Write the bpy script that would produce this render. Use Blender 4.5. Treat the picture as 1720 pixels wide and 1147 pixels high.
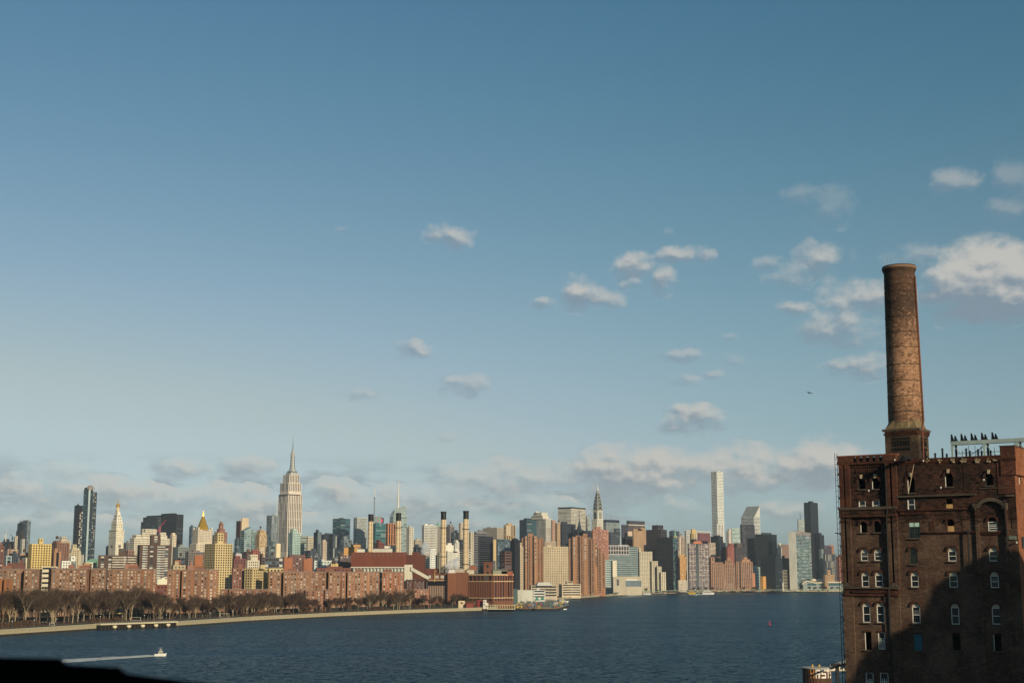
import bpy, math, random
import numpy as np
R = math.radians
rnd = random.Random(7)
sc = bpy.context.scene
for o in list(bpy.data.objects): bpy.data.objects.remove(o)

# ------------------------------------------------------------------ camera
F = 2389.0; PITCH = R(9.38); CAMZ = 40.0
cam_d = bpy.data.cameras.new('camera'); cam = bpy.data.objects.new('camera', cam_d)
sc.collection.objects.link(cam); sc.camera = cam
cam.location = (0, 0, CAMZ); cam.rotation_euler = (math.pi/2 + PITCH, 0, 0)
cam_d.sensor_width = 36.0; cam_d.lens = F/1720*36
cam_d.clip_start = 0.1; cam_d.clip_end = 90000
cam_d.dof.use_dof = True; cam_d.dof.focus_distance = 900; cam_d.dof.aperture_fstop = 3.4
sc.render.resolution_x = 1024; sc.render.resolution_y = 682

# ------------------------------------------------------------------ sun and sky
SUN_AZ, SUN_EL = R(32.0), R(17.0)        # azimuth measured to the right of straight behind the camera
SUNV = np.array([math.sin(SUN_AZ)*math.cos(SUN_EL), -math.cos(SUN_AZ)*math.cos(SUN_EL), math.sin(SUN_EL)])
sun_d = bpy.data.lights.new('sun', 'SUN'); sun = bpy.data.objects.new('sun', sun_d)
sc.collection.objects.link(sun)
sun_d.energy = 4.7; sun_d.angle = R(0.53); sun_d.color = (1.0, 0.88, 0.65)
sun.rotation_euler = (math.pi/2 - SUN_EL, 0, SUN_AZ)
sun.location = (60, -100, 120)
sc.view_settings.view_transform = 'Standard'; sc.view_settings.look = 'None'
sc.view_settings.exposure = 0.0; sc.view_settings.gamma = 1.0; sc.view_settings.use_curve_mapping = False
sc.cycles.use_denoising = True
sc.cycles.max_bounces = 6; sc.cycles.diffuse_bounces = 2; sc.cycles.glossy_bounces = 3
sc.cycles.volume_bounces = 4; sc.cycles.transparent_max_bounces = 8; sc.cycles.caustics_reflective = False; sc.cycles.caustics_refractive = False
sc.cycles.sample_clamp_indirect = 4

def ray(px, py):
    u = px - 860.0; v = 573.5 - py
    dy = F*math.cos(PITCH) - v*math.sin(PITCH)
    dz = F*math.sin(PITCH) + v*math.cos(PITCH)
    return u/dy, dz/dy                    # X per Y, (Z-CAMZ) per Y
def at(px, py, Y):
    k, m = ray(px, py); return (k*Y, Y, CAMZ + m*Y)
def dw(py, z=0.0):                        # depth at which a pixel row meets the level z
    return (z - CAMZ)/ray(860, py)[1]

# ------------------------------------------------------------------ node helpers
class NT:
    def __init__(s, tree): s.t = tree; s.t.nodes.clear()
    def n(s, typ, **kw):
        x = s.t.nodes.new(typ)
        for k, v in kw.items():
            if k.startswith('i_'):
                key = k[2:]; key = int(key) if key.isdigit() else key.replace('_', ' ')
                if isinstance(v, bpy.types.NodeSocket): s.t.links.new(v, x.inputs[key])
                else: x.inputs[key].default_value = v
            else: setattr(x, k, v)
        return x
    def m(s, op, a, b=None, c=None, clamp=False):
        x = s.n('ShaderNodeMath', operation=op); x.use_clamp = clamp
        for i, v in enumerate((a, b, c)):
            if v is None: continue
            if isinstance(v, bpy.types.NodeSocket): s.t.links.new(v, x.inputs[i])
            else: x.inputs[i].default_value = v
        return x.outputs[0]
    def v(s, op, a, b=None):
        x = s.n('ShaderNodeVectorMath', operation=op)
        for i, v in enumerate((a, b)):
            if v is None: continue
            if isinstance(v, bpy.types.NodeSocket): s.t.links.new(v, x.inputs[i])
            else: x.inputs[i].default_value = v
        return x.outputs['Value'] if op in ('LENGTH', 'DOT_PRODUCT', 'DISTANCE') else x.outputs[0]
    def mix(s, f, a, b, mode='MIX'):
        x = s.n('ShaderNodeMix', data_type='RGBA', blend_type=mode)
        for i, v in ((0, f), (6, a), (7, b)):
            if isinstance(v, bpy.types.NodeSocket): s.t.links.new(v, x.inputs[i])
            elif i == 0: x.inputs[0].default_value = v
            else: x.inputs[i].default_value = tuple(v)+((1,) if len(v) == 3 else ())
        return x.outputs[2]
    def mr(s, v, a, b, c=0.0, d=1.0, smooth=False):
        x = s.n('ShaderNodeMapRange'); x.clamp = True
        if smooth: x.interpolation_type = 'SMOOTHSTEP'
        s.t.links.new(v, x.inputs[0])
        for i, q in zip((1, 2, 3, 4), (a, b, c, d)): x.inputs[i].default_value = q
        return x.outputs[0]
    def noise(s, vec, scale, detail=3, rough=0.5, out=0, dist=0.0):
        x = s.n('ShaderNodeTexNoise', i_Scale=scale, i_Detail=detail, i_Roughness=rough, i_Distortion=dist)
        s.t.links.new(vec, x.inputs['Vector']); return x.outputs[out]

# ------------------------------------------------------------------ world: Nishita sky + clouds laid out by direction
w = bpy.data.worlds.new('World'); sc.world = w; w.use_nodes = True
T = NT(w.node_tree)
sky = T.n('ShaderNodeTexSky', sky_type='NISHITA'); sky.sun_disc = False
sky.sun_elevation = SUN_EL; sky.sun_rotation = math.pi - SUN_AZ
sky.air_density = 1.25; sky.dust_density = 0.9; sky.ozone_density = 1.6; sky.altitude = 0
SKYK = 0.10
tc = T.n('ShaderNodeTexCoord')
sep = T.n('ShaderNodeSeparateXYZ'); w.node_tree.links.new(tc.outputs['Generated'], sep.inputs[0])
az = T.m('MULTIPLY', T.m('ARCTAN2', sep.outputs[0], sep.outputs[1]), 57.29578)
el = T.m('MULTIPLY', T.m('ARCSINE', sep.outputs[2]), 57.29578)
P = T.n('ShaderNodeCombineXYZ'); w.node_tree.links.new(az, P.inputs[0]); w.node_tree.links.new(el, P.inputs[1])
P = P.outputs[0]
s3 = T.n('ShaderNodeSeparateColor'); w.node_tree.links.new(sky.outputs[0], s3.inputs[0])
# one film-like curve for the whole dome: the sky's own brightness sets its tint, deep blue where dark, pale teal where bright
gg = T.m('MULTIPLY', T.m('POWER', T.m('MINIMUM', T.m('MULTIPLY', s3.outputs[1], SKYK), 0.70), 1.24), 0.885)
gg = T.m('MULTIPLY', gg, T.mr(el, 0.0, 6.0, 1.14, 1.0)); gc = T.m('MINIMUM', gg, 0.52)
elc = T.m('MAXIMUM', el, 0.0); rR = T.m('MAXIMUM', T.m('ADD', 0.14, T.m('MULTIPLY', gc, 1.26)), T.m('SUBTRACT', 0.82, T.m('MULTIPLY', elc, 0.024))); rB = T.m('MINIMUM', T.m('SUBTRACT', 2.13, T.m('MULTIPLY', gc, 2.10)), T.m('ADD', 0.94, T.m('MULTIPLY', elc, 0.03)))
c3 = T.n('ShaderNodeCombineColor')
w.node_tree.links.new(T.m('MULTIPLY', T.m('MULTIPLY', gg, rR), 1/SKYK), c3.inputs[0])
w.node_tree.links.new(T.m('MULTIPLY', gg, 1/SKYK), c3.inputs[1])
w.node_tree.links.new(T.m('MULTIPLY', T.m('MULTIPLY', gg, rB), 1/SKYK), c3.inputs[2])
skyc = c3.outputs[0]
def ael(px, py):
    k, m = ray(px, py); d = math.sqrt(k*k + 1)
    return math.degrees(math.atan(k)), math.degrees(math.atan(m/d))
# cloud puffs: centre px, radius px (x, y), density
PUFFS = [(752,399,40,24,.85),(968,492,34,34,1),(1005,500,50,20,.95),(918,513,20,14,.8),(1066,446,36,26,1),(1112,470,22,32,.9),(1140,430,48,18,.9),
 (1180,438,20,14,.7),(1060,474,18,10,.6),(1378,435,52,34,.85),(1330,465,40,20,.5),(1290,444,26,12,.55),(1332,520,30,16,.9),(1415,510,46,34,.85),
 (1470,500,50,30,.9),(1410,550,70,34,.8),(1450,612,62,24,.85),(1535,428,52,20,.6),(1655,472,76,52,1.3),(1692,462,62,46,1.25),(1603,482,46,34,1.1),
 (1680,512,90,30,1.15),(1610,297,42,22,.62),(1585,312,26,14,.5),(1705,300,30,44,.42),(1690,350,40,22,.42),(1395,345,40,34,.36),(1350,330,30,20,.38),
 (1172,703,54,26,1.0),(1135,715,34,15,.75),(1145,596,34,10,.6),(1200,625,22,13,.62),(1155,640,24,14,.55),(785,645,46,20,.72),(695,588,34,15,.75),
 (600,660,32,13,.55),(755,730,20,10,.45),(1230,606,22,12,.4),(1225,570,20,8,.45),(565,383,10,8,.35),(1130,388,14,8,.35),
 # low bank: puffy on the right
 (1378,780,60,36,1.25),(1330,797,50,26,1.0),(1245,785,84,38,1.05),(1180,790,50,26,.9),(1095,795,84,42,1.15),(1020,790,60,40,1.1),(1060,825,100,26,.8),
 (1260,815,90,18,.7),(1320,857,60,18,.8),(1130,857,60,24,.6),(925,800,60,34,.65),(560,830,56,28,.95),(300,790,52,22,.8),(410,785,52,24,.85),
 (850,815,84,46,.8),(780,810,60,36,.65),(660,838,80,30,.6),(100,795,60,22,.5),(180,830,110,30,.85),(60,832,90,36,.75),(390,845,100,34,.7),(300,850,110,30,.6),
 (620,858,90,26,.55),(740,850,110,36,.6),(900,855,100,26,.5),(60,880,120,24,.6),(250,890,140,22,.5),(500,880,150,20,.5),(780,885,150,20,.45)]
warp = T.n('ShaderNodeTexNoise', i_Scale=0.55, i_Detail=4.0, i_Roughness=0.6); w.node_tree.links.new(P, warp.inputs['Vector'])
wv = T.v('MULTIPLY', T.v('SUBTRACT', warp.outputs['Color'], (0.5, 0.5, 0.5)), (1.9, 1.1, 0.0))
PW = T.v('ADD', P, wv)
acc = None; wy = None; ws = None; wd = None
for (cx, cy, rx, ry, dn) in PUFFS:
    a, e = ael(cx, cy)
    q = T.v('MULTIPLY', T.v('SUBTRACT', PW, (a, e, 0)), (42.2/rx, 42.2/ry, 0))
    d2 = T.v('DOT_PRODUCT', q, q)
    v = T.m('SUBTRACT', 1.0+max(0, dn-1)*2.2, T.m('MULTIPLY', d2, 0.80))
    acc = v if acc is None else T.m('SMOOTH_MAX', acc, v, 0.2)
    vp = T.m('MAXIMUM', v, 0.0001); h = T.m('MULTIPLY', T.v('DOT_PRODUCT', q, (0.35, 1.0, 0)), vp)
    dd_ = T.m('MULTIPLY', vp, min(dn, 1.1)); wd = dd_ if wd is None else T.m('ADD', wd, dd_); wy = h if wy is None else T.m('ADD', wy, h); ws = vp if ws is None else T.m('ADD', ws, vp)
acc = T.m('MAXIMUM', acc, -1.2); hgt = T.m('DIVIDE', wy, ws)
squash = T.v('MULTIPLY', P, (1.0, 1.5, 1.0))
n1 = T.noise(squash, 0.95, 10, 0.53)
n1b = T.noise(T.v('ADD', squash, (0.14, 0.36, 0)), 0.95, 4, 0.5)
dens = T.m('ADD', T.m('SUBTRACT', acc, 0.10), T.m('MULTIPLY', T.m('SUBTRACT', n1, 0.5), 2.4))
alpha = T.m('MULTIPLY', T.m('MULTIPLY', T.mr(dens, -0.25, 1.15, 0.0, 0.92, True), T.mr(acc, -.7, -.1, 0, 1, True)), T.m('POWER', T.m('MINIMUM', T.m('DIVIDE', wd, ws), 1.0), 1.4))
band = T.m('MULTIPLY', T.mr(el, 0.6, 2.2, 0.4, 1, True), T.mr(el, 3.4, 5.0, 1, 0, True))
n2 = T.noise(T.v('MULTIPLY', P, (0.42, 1.35, 1)), 1.0, 9, 0.58)
n3 = T.mr(az, 4.0, 9.0, 1.0, 0.3, True)
al2 = T.m('MULTIPLY', T.m('MULTIPLY', band, n3), T.mr(n2, 0.40, 0.60, 0.0, 0.72, True))
alpha = T.m('MAXIMUM', alpha, al2)
lit = T.mr(T.m('ADD', T.m('MULTIPLY', T.m('SUBTRACT', n1, n1b), 1.9), T.m('MULTIPLY', hgt, 1.05)), -0.46, 0.50, 0, 1, True)
hi = T.mr(el, 2.0, 6.0, 0.0, 1.0)
litc = T.mix(hi, (0.63, 0.60, 0.535), (0.60, 0.585, 0.545))
shdc = T.mix(hi, (0.335, 0.385, 0.40), (0.235, 0.305, 0.375))
cc = T.mix(lit, shdc, litc)
cc = T.mix(1.0, cc, (1/SKYK*0.92,)*3, 'MULTIPLY')
fin = T.mix(alpha, skyc, cc)
bg = T.n('ShaderNodeBackground', i_Strength=SKYK); w.node_tree.links.new(fin, bg.inputs[0])
wo = T.n('ShaderNodeOutputWorld'); w.node_tree.links.new(bg.outputs[0], wo.inputs[0])
w.cycles.sampling_method = 'MANUAL'; w.cycles.sample_map_resolution = 256

# ------------------------------------------------------------------ materials
def lin(c): return tuple((x/255/12.92 if x/255 <= .04045 else ((x/255+.055)/1.055)**2.4) for x in c)
_m = {}
def mat(key, col, rough=.8, var=.25, scale=.15, spec=.3, metal=0.0, bump=0.0, stretch=(1, 1, .35), srgb=True):
    if key in _m: return _m[key]
    c = tuple(.80*x for x in (lin(col) if srgb else col))
    m = bpy.data.materials.new(key); m.use_nodes = True; t = NT(m.node_tree)
    b = t.n('ShaderNodeBsdfPrincipled', i_Roughness=rough, i_Metallic=metal)
    b.inputs['Specular IOR Level'].default_value = spec
    o = t.n('ShaderNodeOutputMaterial'); m.node_tree.links.new(b.outputs[0], o.inputs[0])
    if var > 0:
        g = t.n('ShaderNodeTexCoord')
        p = t.v('MULTIPLY', g.outputs['Object'], stretch)
        n = t.noise(p, scale, 5, .65); n2 = t.noise(p, scale*9, 3, .6)
        k = t.m('ADD', t.mr(n, .3, .7, 1-var, 1+var), t.m('MULTIPLY', t.m('SUBTRACT', n2, .5), var*1.2))
        mx = t.n('ShaderNodeVectorMath', operation='SCALE'); mx.inputs[0].default_value = c
        m.node_tree.links.new(k, mx.inputs['Scale']); m.node_tree.links.new(mx.outputs[0], b.inputs['Base Color'])
        if bump:
            bm = t.n('ShaderNodeBump', i_Strength=bump, i_Distance=.05); m.node_tree.links.new(n2, bm.inputs['Height'])
            m.node_tree.links.new(bm.outputs[0], b.inputs['Normal'])
    else: b.inputs['Base Color'].default_value = (*c, 1)
    _m[key] = m; return m
def wallm(c):
    g = (c[0]+c[1]+c[2])/3; red = c[0]-c[1] > 34; d = tuple(g+(x-g)*(.84 if red else .74) for x in c)
    if red: d = (d[0], d[1], d[2]*.93)
    return mat('wall_%d_%d_%d' % c, d, .85, .16, .05)
def glassm(key, c, rough=.16): return mat(key, c, rough, .3, .06, spec=.6)
W_DK = glassm('window_dark', (34, 38, 44)); W_MID = glassm('window_blue', (84, 98, 106)); W_LT = mat('window_blind', (205, 198, 182), .6, .15, .4)
W_BK = glassm('window_black', (16, 18, 22)); W_TEAL = glassm('window_teal', (62, 98, 104)); W_SILV = glassm('window_silver', (140, 152, 150))
WINS = {'dark': [(W_DK, 5), (W_BK, 3), (W_MID, 1)], 'mix': [(W_DK, 5), (W_MID, 3), (W_LT, 2)], 'lite': [(W_LT, 5), (W_MID, 2), (W_SILV, 2), (W_DK, 2)],
        'blue': [(W_MID, 4), (W_DK, 2), (W_SILV, 1)], 'teal': [(W_TEAL, 5), (W_DK, 1), (W_SILV, 1)], 'black': [(W_BK, 6), (W_DK, 2)], 'silver': [(W_SILV, 5), (W_MID, 2)],
        'soft': [(W_MID, 5), (W_DK, 2), (W_SILV, 3)]}
roofm = mat('roof_felt', (92, 86, 82), .9, .2, .1); tankm = mat('tank_timber', (84, 62, 48), .9, .2, .8)
whitem = mat('white_paint', (222, 214, 198), .6, .06, .3); steelm = mat('grey_steel', (120, 122, 120), .5, .15, .4); blackm = mat('black_paint', (20, 20, 22), .5, .2, .3)
creamst = mat('cream_stone', (222, 206, 174), .8, .12, .12); goldm = mat('gold_leaf', (232, 176, 60), .35, .1, .3, metal=.7)

# ------------------------------------------------------------------ mesh building
class MB:
    def __init__(s): s.v = []; s.f = []; s.mi = []; s.mats = []
    def mi_(s, m):
        if m not in s.mats: s.mats.append(m)
        return s.mats.index(m)
    def face(s, pts, m=None):
        i = len(s.v); s.v.extend(tuple(map(float, p)) for p in pts); s.f.append(tuple(range(i, i+len(pts)))); s.mi.append(s.mi_(m) if m else 0)
    def prism(s, poly, z0, z1, m=None, mtop=None, top=None):
        n = len(poly); i = len(s.v); tp = top or poly
        s.v.extend((float(p[0]), float(p[1]), float(z0)) for p in poly); s.v.extend((float(p[0]), float(p[1]), float(z1)) for p in tp)
        a = s.mi_(m) if m else 0; b = s.mi_(mtop) if mtop else a
        for k in range(n):
            j = (k+1) % n; s.f.append((i+k, i+j, i+n+j, i+n+k)); s.mi.append(a)
        s.f.append(tuple(i+n+k for k in range(n))); s.mi.append(b)
        s.f.append(tuple(i+n-1-k for k in range(n))); s.mi.append(a)
    def box(s, c, d, m=None, rz=0.0):
        ca, sa = math.cos(rz), math.sin(rz); x, y = d[0]/2, d[1]/2
        s.prism([(c[0]+ca*a-sa*b, c[1]+sa*a+ca*b) for a, b in ((-x, -y), (x, -y), (x, y), (-x, y))], c[2]-d[2]/2, c[2]+d[2]/2, m)
    def rings(s, R_, m=None, cap=True):                     # list of closed rings of equal count
        n = len(R_[0]); i = len(s.v); a = s.mi_(m) if m else 0
        for r in R_: s.v.extend(tuple(map(float, p)) for p in r)
        for q in range(len(R_)-1):
            for k in range(n):
                j = (k+1) % n; s.f.append((i+q*n+k, i+q*n+j, i+(q+1)*n+j, i+(q+1)*n+k)); s.mi.append(a)
        if cap:
            s.f.append(tuple(i+n-1-k for k in range(n))); s.mi.append(a)
            s.f.append(tuple(i+(len(R_)-1)*n+k for k in range(n))); s.mi.append(a)
    def lathe(s, c, prof, n=24, m=None, rot=0.0):
        s.rings([[(c[0]+r*math.cos(rot+2*math.pi*k/n), c[1]+r*math.sin(rot+2*math.pi*k/n), z) for k in range(n)] for r, z in prof], m)
    def tube(s, p, q, r, r2=None, n=6, m=None):
        p = np.array(p, float); q = np.array(q, float); d = q-p; L = np.linalg.norm(d)
        if L < 1e-6: return
        d /= L; a = np.cross(d, (0, 0, 1)) if abs(d[2]) < .9 else np.cross(d, (1, 0, 0)); a /= np.linalg.norm(a); b = np.cross(d, a)
        r2 = r if r2 is None else r2
        s.rings([[p+r*(math.cos(t)*a+math.sin(t)*b) for t in [2*math.pi*k/n for k in range(n)]], [q+r2*(math.cos(t)*a+math.sin(t)*b) for t in [2*math.pi*k/n for k in range(n)]]], m)
    def build(s, name, m=None, parent=None, smooth=False, **kw):
        me = bpy.data.meshes.new(name); off = kw.pop('origin', None)
        vs = s.v if off is None else [(a-off[0], b-off[1], c-off[2]) for a, b, c in s.v]
        me.from_pydata(vs, [], s.f); mats = s.mats or [m]
        for q in mats: me.materials.append(q)
        if s.mats: me.polygons.foreach_set('material_index', s.mi)
        if smooth: me.polygons.foreach_set('use_smooth', [True]*len(s.f))
        me.update()
        o = bpy.data.objects.new(name, me); sc.collection.objects.link(o)
        if off is not None: o.location = off
        if parent is not None:
            o.parent = parent
            if off is None: o.matrix_parent_inverse = parent.matrix_basis.inverted() if False else __import__('mathutils').Matrix.Translation(-parent_loc(parent))
        for k, v in kw.items(): o[k] = v
        return o
def parent_loc(o):
    import mathutils
    l = mathutils.Vector(o.location); return l
def thing(name, label, cat, loc=(0, 0, 0), group=None):
    o = bpy.data.objects.new(name, None); o.empty_display_size = 1; sc.collection.objects.link(o); o.location = loc
    o['label'] = label; o['category'] = cat
    if group: o['group'] = group
    return o
def tag(o, label, cat, group=None):
    o['label'] = label; o['category'] = cat
    if group: o['group'] = group
    return o
# ------------------------------------------------------------------ buildings: real boxes standing at their distance, window panes proud of the wall by 12 cm
GRID = 43.5
XS = [-60, 180, 282, 366, 372, 500, 640, 721, 724, 862]
LO0 = [1215, 1215, 1290, 1290, 1240, 1255, 1320, 1345, 1540, 1560]; LO1 = [1215, 1260, 1368, 1388, 1402, 1525, 1640, 1712, 1672, 1700]
XR = [862, 880, 1020, 1030, 1078, 1110, 1140, 1260, 1276, 1300, 1312, 1330, 1420]
LR0 = [2060, 2050, 2400, 2500, 2520, 2690, 2840, 2860, 3040, 3050, 3000, 3250, 3250]
def shoreD(px): return float(np.interp(px, [862, 905, 935, 1000, 1070, 1150, 1260, 1415, 1700], [1890, 2120, 2370, 2770, 3180, 3440, 3590, 3790, 3960]))
def rm(px, D):
    """stand every building behind the shoreline of its own stretch of river, keeping the order in depth"""
    if px < 862:
        if D >= 1700: return D
        lo, l1 = float(np.interp(px, XS, LO0)), float(np.interp(px, XS, LO1)); return l1+(D-lo)*(1735-l1)/(1700-lo)
    lo = float(np.interp(px, XR, LR0)); l1 = shoreD(px)+60; return l1+(D-lo)*(5200-l1)/(5200-lo)
def footprint(x0, xc, x1, py, D, ang=GRID, dep=None):
    a = R(ang); ca, sa = math.cos(a), math.sin(a)
    k0, _ = ray(x0, py); kc, _ = ray(xc, py); k1, _ = ray(x1, py)
    C = np.array([kc*D, D])
    L = dep or 25.0
    if x0 < xc and ca+k0*sa > .05: L = (C[0]-k0*D)/(ca+k0*sa); L = L if ang == GRID else min(L, 70)
    if x1 > xc:
        den = sa-k1*ca
        Rr = (k1*D-C[0])/den if den > 0.02 else (dep or 25.0)
    else: Rr = dep or 25.0
    u = np.array([-ca, sa]); v = np.array([sa, ca])
    return C, u, v, L, Rr
def panes(mb, p0, p1, z0, z1, st, rs):
    p0 = np.array(p0[:2], float); p1 = np.array(p1[:2], float); d = p1-p0; L = np.linalg.norm(d)
    if L < 2 or z1-z0 < 3: return
    t = d/L; n = np.array([t[1], -t[0]])*0.12
    fl, bay, ww, wh, kind = st['fl'], st['bay'], st['ww'], st['wh'], st['kind']
    pal = WINS[st['win']]; ws = [w_ for _, w_ in pal]; ms = [m_ for m_, _ in pal]
    mg = st.get('mg', 1.0); nb = max(1, int((L-2*mg)/bay)); bw = (L-2*mg)/nb
    nf = max(1, int((z1-z0-1.0)/fl)); top = z1-1.0
    def q(s0, s1, a, b):
        A = p0+t*s0+n; B = p0+t*s1+n
        mb.face([(A[0], A[1], a), (B[0], B[1], a), (B[0], B[1], b), (A[0], A[1], b)], rs.choices(ms, ws)[0])
    if kind == 'vert':
        seg = st.get('seg', 5)
        for j in range(nb):
            s = mg+(j+.5)*bw
            z = top
            while z-fl*seg > z0-fl:
                q(s-bw*ww/2, s+bw*ww/2, max(z0, z-fl*seg+(fl*.25)), z); z -= fl*seg
    elif kind == 'ribbon':
        k = max(1, int((L-2*mg)/(bay*3))); b2 = (L-2*mg)/k
        for i in range(nf):
            z = top-i*fl
            for j in range(k): q(mg+j*b2+.12, mg+(j+1)*b2-.12, z-fl*wh, z)
    else:
        skip = st.get('skip', 0)
        for i in range(nf):
            z = top-i*fl-(fl*(1-wh))/2
            for j in range(nb):
                if skip and rs.random() < skip: continue
                s = mg+(j+.5)*bw; k = 1.0
                if st.get('alt') and j % 3 == 1: k = .55
                q(s-bw*ww*k/2, s+bw*ww*k/2, z-fl*wh*(.62 if (st.get('alt') and j % 3 == 1) else 1), z)
ST = {
 'punch': dict(fl=3.4, bay=3.4, ww=.42, wh=.46, kind='punch', win='mix'),
 'small': dict(fl=3.2, bay=3.0, ww=.44, wh=.5, kind='punch', win='dark'),
 'office': dict(fl=3.9, bay=3.2, ww=.55, wh=.5, kind='punch', win='dark'),
 'ribbon': dict(fl=3.9, bay=4, ww=1, wh=.48, kind='ribbon', win='dark'),
 'vert': dict(fl=3.8, bay=4.2, ww=.45, wh=1, kind='vert', win='dark', seg=6),
 'curtain': dict(fl=4.0, bay=3.0, ww=.86, wh=.78, kind='punch', win='blue'),
 'gridw': dict(fl=4.4, bay=4.4, ww=.62, wh=.6, kind='punch', win='dark'),
 'housing': dict(fl=2.75, bay=3.1, ww=.48, wh=.56, kind='punch', win='lite', alt=True, mg=.8),
 'none': None}
def sty(name, **kw):
    s = dict(ST[name]); s.update(kw); return s
BCOUNT = [0]
def bld(name, label, x0, xc, x1, yt, D, wall, st='punch', cat=None, tiers=(), ang=GRID, base=None, dep=None, roof='box', st2=None, wallr=None, group=None, z0=1.8, **kw):
    """one building: main block and set-back tiers, each (x0, xc, x1, ytop); st = facade of the left face, st2 of the right one"""
    BCOUNT[0] += 1; D = D if kw.get('raw') else rm(xc, D)
    rs = random.Random(BCOUNT[0]*31+5)
    if isinstance(st, str): st = sty(st) if st != 'none' else None
    st2 = st if st2 is None else (sty(st2) if isinstance(st2, str) and st2 != 'none' else (None if st2 == 'none' else st2))
    m = wallm(wall) if isinstance(wall, tuple) else wall
    body = MB(); win = MB(); k, _ = ray(xc, yt)
    T_ = thing(name, label, cat or 'building', (k*D, D, z0), group)
    if ang <= 28 and xc-x0 < x1-xc: ang = 90-ang
    zt = at(xc, yt, D)[2]
    C, u, v, L, Rr = footprint(x0, xc, x1, yt, D, ang, dep)
    if base is not None: z0 = at(xc, base, D)[2]
    def block(C, u, v, L, Rr, za, zb, body=body, s1=st, s2=st2):
        poly = [C, C+v*Rr, C+v*Rr+u*L, C+u*L]
        body.prism(poly, za, zb, m, roofm)
        h = .9; 
        if s1: panes(win, C+u*L, C, za+2, zb, s1, rs)
        if s2: panes(win, C, C+v*Rr, za+2, zb, s2, rs)
        return poly
    block(C, u, v, L, Rr, z0, zt)
    tops = [(C, u, v, L, Rr, zt)]
    prev = zt
    for tr in tiers:
        a0, ac, a1, ay = tr[:4]; kk = tr[4] if len(tr) > 4 else None
        # set the tier back so that it sits inside the block below
        D2 = D + (kk if kk is not None else min(L, Rr)*.22)
        C2, u2, v2, L2, R2 = footprint(a0, ac, a1, ay, D2, ang, dep)
        z2 = at(ac, ay, D2)[2]
        block(C2, u2, v2, L2, R2, prev-.6, z2); prev = z2 if not kw.get('side') else prev
        tops.append((C2, u2, v2, L2, R2, z2))
    body.build('wall', None, T_)
    if win.f:
        win.build('windows', None, T_, kind='stuff')
    # roof gear: bulkhead, parapet pieces, tank
    C, u, v, L, Rr, zt = tops[-1]
    if roof == 'box' and L > 7 and Rr > 7:
        rb = MB(); f = rs.uniform(.3, .5); g = rs.uniform(.3, .5); a = rs.uniform(.15, .45); b = rs.uniform(.15, .45); h = rs.uniform(2.5, 5)
        q = C+u*L*a+v*Rr*b
        rb.prism([q, q+v*Rr*g, q+v*Rr*g+u*L*f, q+u*L*f], zt-.3, zt+h, m, roofm)
        rb.build('roof_bulkhead', None, T_)
    if roof is None and not tiers and D > 1900 and L > 9 and Rr > 9:
        rb = MB()
        for q_ in range(rs.choice((2, 3))):
            f, g, p_, r_ = rs.uniform(.12, .3), rs.uniform(.12, .3), rs.uniform(.12, .62), rs.uniform(.12, .62); q = C+u*L*p_+v*Rr*r_
            rb.prism([q, q+v*Rr*g, q+v*Rr*g+u*L*f, q+u*L*f], zt-.3, zt+rs.uniform(1.5, 3.4), m, roofm)
        q = C+u*L*.4+v*Rr*.5; rb.tube((q[0], q[1], zt), (q[0], q[1], zt+rs.uniform(4, 8)), .25, n=4, m=steelm)
        rb.build('roof_plant', None, T_, kind='stuff')
    if roof == 'tank' and L > 6 and Rr > 6:
        q = C+u*L*rs.uniform(.3, .7)+v*Rr*rs.uniform(.3, .6); rb = MB()
        for sx, sy in ((-1.3, -1.3), (1.3, -1.3), (1.3, 1.3), (-1.3, 1.3)): rb.tube((q[0]+sx, q[1]+sy, zt-.2), (q[0]+sx, q[1]+sy, zt+3), .18, m=steelm)
        rb.lathe((q[0], q[1]), [(2, zt+2.9), (2, zt+6.2), (.1, zt+7.6)], 12, tankm)
        rb.build('water_tank', None, T_)
    T_['_'] = 0; del T_['_']
    return T_, tops
def addpart(T_, name, mb, m=None, **kw): return mb.build(name, m, T_, **kw)
def spire(T_, name, px, y0, y1, D, r0, r1, m, n=8):
    mb = MB(); D = rm(px, D); a = at(px, y0, D); b = at(px, y1, D); mb.tube(a, (a[0], a[1], b[2]), r0, r1, n, m); return mb.build(name, None, T_)
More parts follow.
